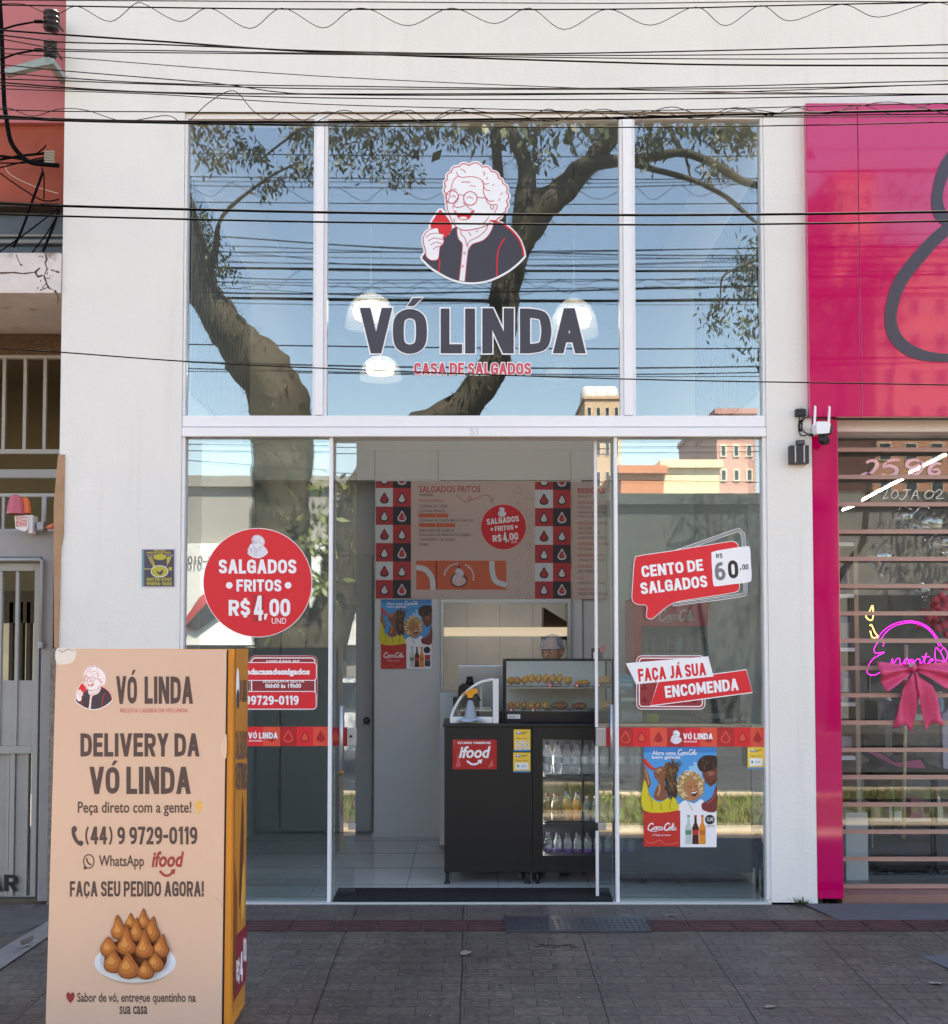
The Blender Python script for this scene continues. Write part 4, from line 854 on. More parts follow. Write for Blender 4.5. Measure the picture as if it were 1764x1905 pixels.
b = MB(); p0 = W(*t6(878, 372), bY - .06); b.box(p0.x - .018, p0.y - .002, p0.z - .012, p0.x + .018, p0.y, p0.z + .012); b.build('clear_tape', greyp, bw)
# stand pole and baby bath table with wheels
b = MB(); b.tube([W(1686, 1200, .58), W(1681, 1560, .58)], .013, 8); tag(b.build('display_pole', mat('cream_pole', '#b8ae9a', .5)), 'slim cream pole standing behind the pink bow', 'pole')
b = MB(); b.tube([W(1662, 1450, .44), W(1662, 1556, .44)], .006, 8); tag(b.build('display_pole', mat('green_pole', '#3b6a58', .5)), 'thin dark green rod beside the cream pole', 'pole')
st = thing('wheeled_stand', 'black wheeled tubular stand with pink padded seat', 'wheeled stand', W(1690, 1640, .8))
tb = mat('black_tube', '#1d1d22', .35)
b = MB(); q = [W(*t6(*p), .8) for p in ((650, 1610), (740, 1605), (990, 1640), (1100, 1600))]; b.tube(q, .012, 8); b.tube([W(*t6(*p), .8) for p in ((740, 1575), (740, 1600), (790, 1615), (980, 1620), (1000, 1560), (1000, 1050))], .012, 8); b.tube([W(*t6(*p), .8) for p in ((1020, 1050), (1020, 1560), (1050, 1620), (1110, 1640))], .012, 8); b.build('frame', tb, st)
for px, py in ((645, 1640), (885, 1668), (1085, 1660)):
    c = W(*t6(px, py), .78); b = MB(); b.tube([c + Vector((-.012, 0, 0)), c + Vector((.012, 0, 0))], .026, 14); wl = b.build('wheel', black, st); b = MB(); b.tube([c + Vector((-.014, 0, 0)), c + Vector((.014, 0, 0))], .010, 10); b.build('hub', chrome, wl)
b = MB(); b.prism([W(*t6(*p), .7) for p in ((612, 878), (700, 885), (790, 940), (950, 920), (1000, 990), (640, 1000), (720, 960))], (0, .3, 0)); b.build('seat_base', tb, st)
b = MB(); b.prism([W(*t6(*p), .69) for p in ((618, 886), (690, 892), (780, 950), (930, 930), (960, 980), (800, 975))], (0, .2, 0)); b.build('seat_pad', mat('pink_pad', '#b04a78', .7), st)
b = MB(); b.box(X(1617, .8), .8, Z(1445, .8), X(1760, .8), 1.2, Z(1432, .8)); b.box(X(1625, .8), .82, Z(1620, .8), X(1764, .8), 1.2, Z(1610, .8)); b.build('tray', tb, st)
# wall print inside (phone number mirrored: it faces inward in the street reflection instead) and clothes
b = MB(); b.prism([W(1753, 1330, .9), W(1790, 1300, .9), W(1790, 1440, .9), W(1756, 1450, .9)], (0, .06, 0)); tag(b.build('hanging_garment', mat('lilac_cloth', '#a9a6bd', .8)), 'lilac garment hanging at the right edge below the bow', 'garment')
cr_ = [('grey_bundle', 1645, 1330, 34, 50, '#77777a', 'grey wrapped bundle behind the bow tails'), ('dark_crate', 1622, 1375, 40, 40, '#2e2c2e', 'dark crate beside the brown cardboard box'), ('brown_basket', 1650, 1475, 50, 44, '#5c4a3c', 'brown basket of goods under the pink seat'), ('grey_carton', 1712, 1395, 64, 60, '#6d6c68', 'grey carton standing behind the bow tails')]
for nm, px, py, w_, h_, colr, lab in cr_:
    b = MB(); b.box(X(px - w_ / 2, 1.4), 1.4, Z(py + h_ / 2, 1.4), X(px + w_ / 2, 1.4), 1.7, Z(py - h_ / 2, 1.4), .01); b.box(X(px - w_ / 4, 1.4), 1.39, Z(py + h_ / 4, 1.4), X(px + w_ / 4, 1.4), 1.399, Z(py - h_ / 8, 1.4)); tag(b.build(nm, mat(nm, colr, .7, var=.4, vscale=9)), lab, 'goods')

def jar(px, py, w_, h_, Y, colr, lab, cap='#d8d5d2'):
    c = W(px, py, Y); k = (Y + 7.5) / F; r_, z_ = w_ * k / 2, h_ * k; t = thing('goods_jar', lab, 'jar', c, 'jars in the pink shop'); b = MB(); b.lathe([(0, 0), (r_ * .95, .002), (r_, z_ * .1), (r_, z_ * .7), (r_ * .6, z_ * .82)], c, 16); b.build('body', mat('jar_' + colr[1:], colr, .35), t); b = MB(); b.lathe([(r_ * .62, z_ * .8), (r_ * .64, z_), (0, z_)], c, 14); b.build('lid', mat('jar_lid_' + cap[1:], cap, .4), t)
GS = thing('display_rack', 'grey steel rack with goods in the middle of the pink shop', 'rack', (W(1690, 1500, 1.9).x, 1.9, .03))
for py in (1345, 1445, 1525): b = MB(); b.box(X(1612, 1.9), 1.9, Z(py + 3, 1.9), X(1800, 1.9), 2.25, Z(py, 1.9)); b.build('shelf', shw, GS)
for px in (1613, 1795): b = MB(); b.box(X(px, 1.9), 1.9, .03, X(px + 4, 1.9), 1.93, Z(1250, 1.9)); b.build('post', greyp, GS)
gi = 0
for py, items in ((1345, ((1622, 22, 40, '#d9d4dc', 'pale lilac'), (1652, 26, 52, '#e9e6e2', 'white'), (1684, 24, 36, '#b98fa6', 'dusty pink'), (1716, 30, 46, '#d6d2c8', 'cream'), (1748, 22, 58, '#8da2b8', 'grey blue'))), (1445, ((1628, 26, 44, '#e4dfe4', 'off white'), (1662, 22, 34, '#c46f8e', 'rose'), (1694, 28, 50, '#c9cfd6', 'pale grey'), (1730, 26, 40, '#ddb9c4', 'blush'), (1758, 20, 48, '#efece8', 'snow white'))), (1525, ((1626, 30, 36, '#b8a58f', 'beige'), (1668, 28, 46, '#d8d6d8', 'silver grey'), (1706, 24, 38, '#a4657f', 'plum'), (1742, 30, 42, '#cfc6ba', 'sand')))):
    for px, w_, h_, colr, nm in items:
        row_ = {1345: 'top', 1445: 'middle', 1525: 'bottom'}[py]
        if gi % 3 == 1: jar(px, py - .5, w_ * .8, h_, 2.0, colr, '%s jar with pale lid on the %s shelf of the steel rack' % (nm, row_))
        else:
            b = MB(); c = W(px, py - .5, 1.96); k = 9.46 / F; b.box(c.x - w_ * k / 2, 1.95, c.z, c.x + w_ * k / 2, 2.1, c.z + h_ * k, .006); o = b.build('carton', [mat('carton_' + colr[1:], colr, .5)]); tag(o, '%s carton on the %s shelf of the steel rack' % (nm, row_), 'carton', 'cartons on the steel rack')
            g = G(P2(1.949), step=.0006); g.rect(px - w_ * .32, py - h_ * .75, px + w_ * .32, py - h_ * .35, mat('carton_print_%d' % (gi % 4), ('#8a5f78', '#6f7f96', '#b5a2a8', '#93877c')[gi % 4], .5), 1); po = g.build('print'); po.parent = o
        gi += 1
# ================================================================ STREET SIDE (seen mirrored in the glass)
peach = mat('peach_render', '#ecd3ae', .85, var=.06); orng = mat('orange_render', '#c9805f', .85, var=.08); rose = mat('rose_render', '#d39d90', .85, var=.06); dgrey = mat('dark_shutter', '#3c3b3a', .7, var=.1); cream = mat('cream_render', '#e8dcc0', .85)
glz = mat('far_window_glass', '#39434d', .15)
def block(name, label, x0, x1, yf, depth, z1, m, rows, cols, roofm=None, base=None):
    t = thing(name, label, 'building', ((x0 + x1) / 2, yf, ZS + .14))
    b = MB(); b.box(x0, yf - depth, ZS, x1, yf, z1); b.build('wall', m, t)
    b = MB(); b.box(x0 - .1, yf - depth, z1, x1 + .1, yf + .12, z1 + .25); b.build('parapet', roofm or m, t)
    for r in range(rows):
        for c in range(cols):
            wx_ = (x1 - x0) / cols; hz = (z1 - 3.2) / max(rows, 1); xa = x0 + wx_ * (c + .25); za = 3.2 + hz * (r + .25)
            b = MB(); b.box(xa, yf + .002, za, xa + wx_ * .5, yf + .05, za + hz * .5); wv = b.build('window', cream, t)
            b = MB(); b.box(xa + .06, yf + .051, za + .06, xa + wx_ * .5 - .06, yf + .06, za + hz * .5 - .06); b.build('pane', glz, wv)
    b = MB(); b.box(x0 + .4, yf + .002, ZS + .15, x1 - .4, yf + .06, 2.75); b.build('shutter', base or dgrey, t)
    return t
def rx(px, Yr): return R(px, 1200, Yr).x
def rz(py, Yr): return R(870, py, Yr).z
Y1, Y2, Y3 = 20.0, 30.0, 48.0
# white shop with lettered fascia (left half of the mirror image)
wb = block('street_shop', 'white shop across the street with black and red swoosh fascia', rx(250, Y1), rx(676, Y1), -Y1, 8, rz(905, Y1), mat('grey_shed', '#8d8781', .85, var=.1), 0, 1)
b = MB(); fz0, fz1 = rz(1200, Y1), rz(1012, Y1); b.box(rx(255, Y1), -Y1 + .07, fz0, rx(672, Y1), -Y1 + .25, fz1); fs = b.build('fascia', mat('fascia_white', '#e4e2dc', .6), wb)
class RP:                                              # print on a street-side board, laid out as it is seen mirrored
    def __init__(s, Yr): s.Yr = Yr
    def __call__(s, px, py): p = R(px, py, s.Yr); return p
g = G(RP(Y1 - .27), nrm=(0, 1, 0), step=.004); kb = mat('fascia_black', '#262428', .6); kr = mat('fascia_red', '#b83a40', .6)
g.poly([(338, 1180), (345, 1150), (372, 1110), (400, 1085), (430, 1070), (430, 1100), (400, 1130), (365, 1160)], kr, 1); g.poly([(345, 1165), (385, 1120), (430, 1085), (440, 1120), (400, 1150), (365, 1175)], kb, 2)
g.poly([(590, 1150), (600, 1085), (622, 1078), (640, 1085), (660, 1100), (662, 1140), (630, 1175), (600, 1195)], kb, 1); g.poly([(610, 1120), (640, 1110), (660, 1090), (655, 1115), (630, 1130)], kr, 2)
g.text('3226-0101', 343, 1034, 420, 1050, kb, 1, bold=.02, flip=True); g.disc(650, 1050, 16, kr, 1); g.build('fascia_lettering', fs)
rb = block('street_shop', 'long grey shuttered shop row across the street', rx(676, Y1) + .02, rx(1560, Y1), -Y1, 7, rz(938, Y1), mat('row_grey', '#3f4341', .85, var=.1), 0, 1)
g = G(RP(Y1 - .12), nrm=(0, 1, 0), step=.006); g.text('3226-0101', 1664, 1145, 1764, 1160, kb, 1, bold=.02, flip=True); g.build('phone_lettering', rb)
r3 = block('street_shop', 'second grey shuttered row farther right across the street', rx(1560, Y1) + .02, rx(2300, Y1), -Y1, 7, rz(930, Y1), mat('row_grey2', '#a09a92', .85, var=.1), 0, 1)
block('far_house', 'orange house behind the grey shop row across the street', rx(1158, Y2), rx(1238, Y2), -Y2, 6, rz(880, Y2), orng, 1, 3)
block('far_house', 'cream house beside the orange one across the street', rx(1239, Y2), rx(1345, Y2), -Y2 - .2, 6, rz(868, Y2), peach, 1, 2)
block('apartment_tower', 'tall rose apartment tower across the street', rx(1338, Y3), rx(1410, Y3), -Y3, 10, rz(770, Y3), rose, 8, 3)
block('apartment_tower', 'peach apartment block with roof tanks across the street', rx(1090, 90), rx(1158, 90), -90, 14, rz(742, 90), mat('peach_tower', '#e2bfa0', .85, var=.05), 7, 4)
block('apartment_tower', 'tall pale orange apartment tower far right across the street', rx(1690, Y3), rx(1900, Y3), -Y3 - 4, 12, rz(420, Y3), mat('salmon_tower', '#e0a183', .85, var=.05), 10, 4)
block('apartment_tower', 'narrow salmon tower between the trees across the street', rx(1560, 60), rx(1640, 60), -60, 12, rz(330, 60), mat('salmon_tower2', '#d8917c', .85, var=.05), 10, 3)
for i in range(3):
    b = MB(); c = Vector((rx(1100 + i * 20, 92), -93, rz(742, 90) + .25)); b.lathe([(.7, 0), (.75, .15), (.68, 1.1), (.5, 1.35), (0, 1.45)], c, 18); tag(b.build('roof_tank', mat('tank_white', '#dcdcda', .5)), 'white water tank on the peach apartment block roof', 'water tank', 'roof tanks')
block('far_house', 'low brick house behind the white shop across the street', rx(-300, Y2), rx(240, Y2), -Y2, 6, rz(900, Y2), orng, 1, 4)

# tree --------------------------------------------------------------------------
bark = mat('mossy_bark', '#4a4338', .95, var=.45, vscale=3.5, bump=1, bscale=14, dirt=('#3a4226', .58, 3.2))
leafm = mat('glossy_leaf', '#4b5236', .5, var=.5, vscale=3); leaf2 = mat('light_leaf', '#6d7250', .5, var=.3, vscale=4); fern = mat('fern_green', '#5f6b34', .6, var=.4, vscale=6)
TY = 5.6
tr = thing('street_tree', 'large mossy forked street tree standing in the grass strip', 'tree', (R(560, 1450, TY).x, R(560, 1450, TY).y, zk - .05))
SC_ = (7.5 + TY) / F
limbs = []
def limb(pts, ws, Y0=TY, Y1=None):
    n_ = len(pts); Y1 = Y0 if Y1 is None else Y1
    P = [R(p[0], p[1], Y0 + (Y1 - Y0) * i / max(n_ - 1, 1)) for i, p in enumerate(pts)]
    Q, Rr = [], []
    for i in range(n_ - 1):
        a, b_, c, d = P[max(i - 1, 0)], P[i], P[i + 1], P[min(i + 2, n_ - 1)]
        for k in range(5):
            t = k / 5; Q.append(.5 * ((2 * b_) + (c - a) * t + (2 * a - 5 * b_ + 4 * c - d) * t * t + (3 * b_ - a - 3 * c + d) * t ** 3)); Rr.append((ws[i] + (ws[i + 1] - ws[i]) * t) * SC_ / 2 * random.uniform(.93, 1.07))
    Q.append(P[-1]); Rr.append(ws[-1] * SC_ / 2); limbs.append((Q, Rr)); return Q, Rr
limb([(545, 1530), (545, 1450), (540, 1300), (525, 1150), (520, 1000), (524, 900), (526, 810), (515, 740), (470, 670), (425, 615), (385, 550), (368, 480), (350, 400), (320, 300), (300, 120)], [140, 120, 112, 112, 112, 110, 112, 118, 92, 74, 58, 40, 34, 28, 16])
limb([(555, 1370), (598, 1200), (640, 1060), (672, 930), (740, 830), (850, 765), (910, 690), (932, 620), (940, 540), (962, 460), (1000, 400), (1060, 340), (1100, 300), (1160, 210), (1190, 60)], [80, 80, 84, 84, 78, 68, 58, 54, 52, 54, 62, 46, 40, 30, 16])
limb([(968, 450), (975, 380), (980, 320), (960, 260), (935, 215), (920, 80)], [44, 38, 34, 28, 22, 12])
limb([(935, 560), (928, 470), (930, 380), (925, 300), (920, 240)], [30, 26, 24, 22, 18], TY + .3)
limb([(1050, 345), (1080, 310), (1150, 298), (1210, 292), (1270, 284), (1330, 305), (1380, 335), (1430, 350)], [34, 30, 22, 18, 15, 14, 14, 12], TY, TY - .8)
limb([(1150, 298), (1230, 318), (1290, 335), (1345, 362), (1380, 390), (1415, 420)], [12, 11, 10, 9, 8, 4], TY, TY - .8)
limb([(1270, 284), (1240, 230), (1200, 150)], [10, 8, 4]); limb([(1275, 288), (1283, 320), (1286, 345)], [5, 4, 2]); limb([(380, 540), (400, 470), (415, 400), (500, 330), (560, 300)], [18, 12, 8, 5, 3], TY, TY - 1)
limb([(1415, 480), (1380, 495), (1345, 515), (1340, 560), (1330, 580)], [6, 5, 4, 3, 2], TY - .7); limb([(640, 200), (560, 240), (480, 300)], [8, 6, 3])
b = MB()
from mathutils import noise
for Q, Rr in limbs:
    n0 = len(b.bm.verts); b.tube(Q, Rr, 20); b.bm.verts.ensure_lookup_table()
    for i_, v_ in enumerate(b.bm.verts[n0:]):
        ri = min(i_ // 20, len(Q) - 1); d_ = v_.co - Q[ri]; k_ = .24 * noise.noise(v_.co * Vector((6, 6, 2.2))) + .12 * noise.noise(v_.co * 15); v_.co = Q[ri] + d_ * (1 + k_)
b.build('trunk', bark, tr)
def leaves(b, c, n_, spread, size, droop=.6, mi=0, wk=.15):
    for _ in range(n_):
        p = c + Vector((random.gauss(0, spread), random.gauss(0, spread), random.gauss(0, spread * .8)))
        d = Vector((random.uniform(-1, 1), random.uniform(-1, 1), random.uniform(-1.2, .5) - droop)).normalized(); q = d.cross(Vector((random.uniform(-1, 1), random.uniform(-1, 1), random.uniform(-1, 1)))).normalized()
        L = size * random.uniform(.7, 1.3); wv = L * wk; m_ = p + d * L * .5
        b.face([p, m_ + q * wv, p + d * L, m_ - q * wv], mi if random.random() < .8 else 1)
b = MB()
cl = [(x + random.uniform(-8, 8), y) for x, y in ((365, 240), (395, 235), (425, 245), (380, 280), (400, 295), (440, 285), (470, 282), (490, 285), (545, 240), (565, 255), (580, 245), (555, 300), (570, 320), (530, 325), (500, 345), (620, 250), (660, 240), (700, 245), (740, 240), (630, 270), (640, 300), (690, 275), (720, 285), (755, 275), (700, 310), (735, 325), (760, 320), (785, 240), (830, 245), (860, 250), (890, 240), (940, 240), (1010, 240), (1060, 245), (1100, 240), (1010, 290), (1130, 250), (1190, 265), (1215, 255), (1240, 260), (1270, 240), (1300, 235), (1330, 250), (1360, 245), (1390, 240), (1405, 260), (1200, 285), (1375, 265), (1320, 310), (1340, 315), (1345, 255), (370, 420), (385, 440), (395, 470), (410, 490), (420, 500), (365, 400), (1385, 485), (1395, 500), (1340, 570), (1330, 600), (1395, 600), (1380, 530))]
for x, y in cl: leaves(b, R(x, y, TY + random.uniform(-.7, .5)), 70, .085, .085)
for k in range(240):                                   # the rest of the crown above and around
    x, y = random.uniform(240, 1560), random.uniform(-420, 205)
    if y > 120 and 1420 < x: continue
    leaves(b, R(x, y, TY + random.uniform(-1.2, 2.4)), 50, .30, .17, wk=.26)
# epiphytes hugging the limbs
for li, (Q, Rr) in enumerate(limbs[:4]):
    for p, r in zip(Q, Rr):
        for _ in range(34 if li < 2 else 9):
            a = random.uniform(0, 6.28); o_ = Vector((math.cos(a), math.sin(a), random.uniform(-.3, .5))).normalized(); s_ = p + o_ * r * .95
            d = (o_ + Vector((0, 0, random.uniform(-.8, .4)))).normalized(); q = d.cross(Vector((0, 0, 1))).normalized() * .008; L = random.uniform(.05, .16); b.face([s_ - q, s_ + q, s_ + d * L], 2)
for x, y, n_ in ((598, 905, 26), (602, 955, 40), (604, 1010, 46), (596, 1080, 40), (640, 885, 14)): leaves(b, R(x, y, TY - .25), n_, .10, .16, .2, 2)
b.build('crown', [leafm, leaf2, fern], tr)
for i, (x, y0) in enumerate(((-13.5, -9.2), (7.6, -17.6), (12.2, -17.8), (15.5, -17.5))):
    t = thing('street_tree', ('round crowned tree down the road to the left', 'leafy tree in front of the salmon tower across the street', 'darker leafy tree right of the salmon tower', 'outermost leafy tree on the right across the street')[i], 'tree', (x, y0, ZS))
    b = MB(); top = (6, 10.5, 9, 9)[i]; b.tube([(x, y0, ZS), (x + .1, y0, 1.2), (x - .1, y0 + .1, 2.6), (x + .3, y0, top - 1.5)], [.2, .16, .13, .06], 10); b.tube([(x - .1, y0 + .1, 2.4), (x - .8, y0, 3.6), (x - 1.4, y0 + .2, top - 1.6)], [.1, .07, .03], 8); b.tube([(x, y0, 2.6), (x + .9, y0 - .2, 3.8), (x + 1.5, y0, top - 1.4)], [.1, .07, .03], 8); b.build('trunk', bark, t)
    b = MB()
    for k in range(60):
        a, bb = random.uniform(0, 6.28), random.gauss(0, .5); leaves(b, Vector((x + 1.3 * math.cos(a) * random.random() ** .5 * 1.3, y0 + 1.5 * math.sin(a) * random.random() ** .5, top - 1.3 + bb * 1.5)), 50, .28, .17)
    b.build('crown', [leafm, leaf2, fern], t)
# white parked car ---------------------------------------------------------------
def car(x, y, z, body, label):
    t = thing('parked_car', label, 'car', (x, y, z))
    prof = [(-2.1, .35), (-2.12, .62), (-2.0, .86), (-1.15, .95), (-.55, 1.40), (.75, 1.43), (1.45, 1.02), (2.0, .93), (2.12, .7), (2.1, .35)]
    b = MB(); n_ = len(prof); rows = []
    for yy, s_ in ((-.84, .0), (-.80, 1), (.80, 1), (.84, .0)):
        rows.append([b.bm.verts.new((x + px, y + (yy if pz < 1 else yy * .86), z + pz)) for px, pz in prof])
    for a, c in zip(rows, rows[1:]):
        for i in range(n_): b.bm.faces.new((a[i], a[(i + 1) % n_], c[(i + 1) % n_], c[i]))
    b.bm.faces.new(rows[0][::-1]); b.bm.faces.new(rows[-1]); bmesh.ops.recalc_face_normals(b.bm, faces=b.bm.faces[:]); b.build('body', body, t)
    for s_ in (-1, 1):
        b = MB(); b.prism([(x - 1.0, y + s_ * .815, z + .98), (x - .52, y + s_ * .745, z + 1.34), (x + .1, y + s_ * .745, z + 1.36), (x + .1, y + s_ * .815, z + .98)], (0, s_ * .012, 0)); b.prism([(x + .16, y + s_ * .815, z + .98), (x + .16, y + s_ * .745, z + 1.36), (x + .72, y + s_ * .745, z + 1.36), (x + 1.25, y + s_ * .815, z + 1.0)], (0, s_ * .012, 0)); b.build('side_window', glz, t)
        for xx in (-1.3, 1.3):
            b = MB(); c = Vector((x + xx, y + s_ * .72, z + .32)); b.tube([c, c + Vector((0, s_ * .15, 0))], .32, 20); wl = b.build('wheel', black, t); b = MB(); b.tube([c + Vector((0, s_ * .152, 0)), c + Vector((0, s_ * .165, 0))], .19, 16); b.build('rim', steel, wl)
        b = MB(); b.box(x + 2.06, y + s_ * .5, z + .62, x + 2.14, y + s_ * .8, z + .78, .01); b.build('tail_light', mat('tail_red', '#b02030', .3), t); b = MB(); b.box(x - 2.16, y + s_ * .5, z + .62, x - 2.08, y + s_ * .8, z + .76, .01); b.build('headlight', mat('headlight_clear', '#dfe3e8', .15), t)
carw = mat('car_white_paint', '#dcdcdc', .25, coat=.8); cars_ = mat('car_silver_paint', '#7e8286', .3, coat=.8, metal=.3)
car(rx(600, 10.4), -10.4 - .8, ZS, carw, 'white hatchback parked at the far lane seen mirrored at the left door edge')

# ================================================================ OVERHEAD CABLES
def cable(pts, thick, Y, label, ext=True):
    pts = sorted(pts)
    if ext:
        (xa, ya), (xb, yb) = pts[0], pts[1]; s0 = (ya - yb) / (xa - xb); (xc, yc), (xd, yd) = pts[-1], pts[-2]; s1 = (yc - yd) / (xc - xd)
        pts = [(xa - 900, ya - 900 * s0)] + pts + [(xc + 900, yc + 900 * s1)]
    q = crv(pts, n=5); b = MB(); b.tube([W(x, y, Y) for x, y in q], thick * .86 * (7.5 + Y) / F / 2, 6)
    return tag(b.build('overhead_cable', blackm), label, 'cable', 'overhead cables')
CB = [([(0, 0), (600, 3), (1140, 6), (1500, 2), (1764, 4)], 2.2, -1.2, 'topmost thin cable along the upper edge of the white facade'),
 ([(0, 9), (300, 14), (600, 17), (1140, 17), (1500, 9), (1764, 4)], 3, -1.2, 'straight cable that carries the wavy wire near the top edge'),
 ([(0, 56), (110, 64), (300, 77), (600, 97), (1140, 116), (1400, 121), (1764, 122)], 4, -1.45, 'thick cable sloping down right across the plain upper facade'),
 ([(0, 65), (110, 78), (300, 83), (600, 95), (900, 100), (1140, 98), (1500, 90), (1764, 83)], 3, -1.5, 'cable sagging gently then climbing to the right above the window'),
 ([(0, 72), (110, 91), (300, 94), (600, 99), (1140, 103), (1764, 98)], 2.4, -1.55, 'flat thin cable just under the sagging one'),
 ([(0, 90), (110, 95), (300, 98), (600, 101), (1140, 108), (1500, 110), (1764, 108)], 2.4, -1.6, 'flat cable ending at the lower dark insulator side'),
 ([(0, 99), (110, 106), (600, 142), (1140, 166), (1400, 171), (1764, 176)], 1.8, -1.3, 'thin cable slanting down from the lower insulator to the right'),
 ([(0, 120), (110, 131), (400, 155), (600, 176), (1140, 175), (1400, 170), (1764, 156)], 2.2, -1.35, 'thin cable crossing the bundle above the window diagonally'),
 ([(0, 135), (110, 144), (300, 155), (600, 160), (1140, 164), (1764, 150)], 2.4, -1.4, 'upper cable of the bundle above the window'),
 ([(0, 147), (110, 150), (300, 157), (600, 165), (1140, 166), (1500, 163), (1764, 157)], 2.4, -1.45, 'second cable of the bundle above the window'),
 ([(0, 153), (110, 162), (300, 172), (600, 175), (1140, 174), (1764, 175)], 3, -1.5, 'middle cable of the bundle above the window'),
 ([(0, 158), (110, 165), (300, 173), (600, 182), (1140, 185), (1764, 176)], 2.4, -1.55, 'fourth cable of the bundle above the window'),
 ([(0, 165), (110, 169), (300, 176), (600, 194), (1000, 205), (1300, 217), (1764, 217)], 2, -1.6, 'lowest cable of the bundle, slanting over the window head'),
 ([(0, 204), (110, 207), (300, 208), (600, 211), (1140, 207), (1500, 198), (1764, 192)], 2.2, -1.4, 'thin cable along the window head that carries a twisted wire'),
 ([(0, 216), (110, 222), (300, 226), (600, 227), (900, 222), (1140, 219), (1400, 212), (1764, 205)], 5.5, -1.45, 'thick black cable crossing the top of the upper window'),
 ([(0, 219), (110, 225), (340, 230), (600, 234), (1140, 237), (1500, 233), (1764, 227)], 2.6, -1.5, 'thin cable just inside the upper window top'),
 ([(0, 221), (300, 228), (600, 231), (1140, 221), (1500, 215), (1764, 212)], 2.4, -1.55, 'thin cable twisting beside the thick one at the window top'),
 ([(0, 378), (110, 383), (600, 395), (1140, 400), (1500, 398), (1764, 394)], 5.5, -1.6, 'thick cable crossing the laughing mouth of the old lady emblem'),
 ([(0, 398), (110, 402), (600, 413), (1140, 418), (1500, 416), (1764, 411)], 4.2, -1.6, 'thick cable crossing the chin of the old lady emblem'),
 ([(0, 648), (110, 655), (340, 672), (600, 685), (1160, 705), (1764, 716)], 3, -1.7, 'lone low cable crossing beneath the shop name')]
for c in CB: cable(*c)
wave = [(-60, 25), (0, 8), (45, 8), (80, 22), (110, 25), (145, 12), (205, 40), (250, 8), (270, 8), (335, 40), (390, 15), (465, 53), (525, 15), (600, 52), (650, 20), (690, 18), (760, 48), (840, 15), (920, 44), (985, 15), (1050, 55), (1130, 17), (1210, 47), (1295, 13), (1350, 48), (1415, 10), (1470, 39), (1565, 8), (1635, 32), (1740, 4), (1800, 30)]
b = MB(); b.tube([W(x, y, -1.2) for x, y in crv(wave, n=6)], .0022, 5); tag(b.build('lashing_wire', blackm), 'thin wire hanging in waves below the top cable', 'wire', 'loose lashing wires')
wave2 = [(-40, 215), (10, 200), (60, 216), (110, 203), (160, 205), (230, 225), (310, 215), (345, 228), (390, 190), (435, 169), (470, 205), (500, 222), (530, 210), (580, 228), (640, 205), (700, 225), (760, 205), (800, 224), (840, 205), (900, 215), (960, 228), (1020, 203), (1060, 222), (1120, 203), (1180, 216), (1250, 199), (1310, 215), (1370, 200), (1430, 215), (1480, 200), (1540, 212), (1600, 195), (1670, 214), (1740, 192), (1800, 205)]
b = MB(); b.tube([W(x, y, -1.4) for x, y in crv(wave2, n=6)], .0022, 5); tag(b.build('lashing_wire', blackm), 'thin wire looping along the head of the upper window', 'wire', 'loose lashing wires')
wave3 = [(560, 228), (610, 208), (680, 226), (740, 206), (790, 228), (860, 203), (900, 208), (960, 214), (1030, 226), (1090, 204), (1150, 222), (1210, 206), (1300, 222), (1360, 206), (1400, 204), (1470, 212), (1560, 206), (1640, 190), (1700, 196), (1764, 214)]
b = MB(); b.tube([W(x, y, -1.46) for x, y in crv(wave3, n=6)], .0022, 5); tag(b.build('lashing_wire', blackm), 'second thin wire tangled along the window head', 'wire', 'loose lashing wires')
# cables on the far side of the pavement, visible only mirrored
for i, (y0, y1, th, Yr) in enumerate(((285, 290, 3, 8.8), (328, 332, 3, 9), (375, 378, 3, 9.2), (468, 462, 3, 8.7), (497, 503, 7, 9.1), (553, 558, 8, 8.6), (640, 648, 4, 9.4), (690, 700, 2.5, 8.9), (826, 830, 3, 9), (838, 840, 3, 9.2))):
    q = [(-900, y0 - 10), (300, y0), (880, (y0 + y1) / 2 + 3), (1420, y1), (2600, y1 - 12)]; b = MB(); b.tube([R(x, y, Yr) for x, y in crv(q, n=8)], .62 * th * (7.5 + Yr) / F / 2, 6)
    tag(b.build('overhead_cable', blackm), 'overhead cable mirrored in the glass of the shop front', 'cable', 'cables seen only as reflections')
# insulators, bracket, drop cable on the left
ins = mat('dark_insulator', '#241f20', .35)
for px, py, s_, lab in ((96, 39, 1.0, 'larger dark ribbed insulator near the top left corner'), (94, 92, .82, 'smaller dark ribbed insulator above the grey bracket')):
    c = W(px, py, -.12); t = thing('insulator', lab, 'insulator', c, 'dark insulators at the facade corner'); b = MB(); pr = []
    for k in range(4):
        z = (-.066 + k * .033) * s_; pr += [(.022 * s_, z), (.05 * s_ * (1 - .12 * (k == 0)), z + .008 * s_), (.05 * s_, z + .02 * s_), (.024 * s_, z + .026 * s_)]
    b.lathe([(0, -.07 * s_)] + pr + [(0, .07 * s_)], c, 18); b.build('ribbed_body', ins, t)
    b = MB(); b.tube([c + Vector((.03, .0, 0)), c + Vector((.03, .12, -.002))], .007, 8); b.build('bolt', mat('rusty_bolt', '#5b514b', .7), t)
    b = MB(); b.tube([W(0, py + 17 + 10 * (1 - s_), -.25), W(30, py + 8, -.25), W(68, py + 1, -.25), c], .006, 6)
    for k in range(6): b.tube([W(66 + k * 2.5, py - 1.5, -.25), W(67 + k * 2.5, py + 3.5, -.25)], .008, 6)
    b.build('tie_wire', blackm, t)
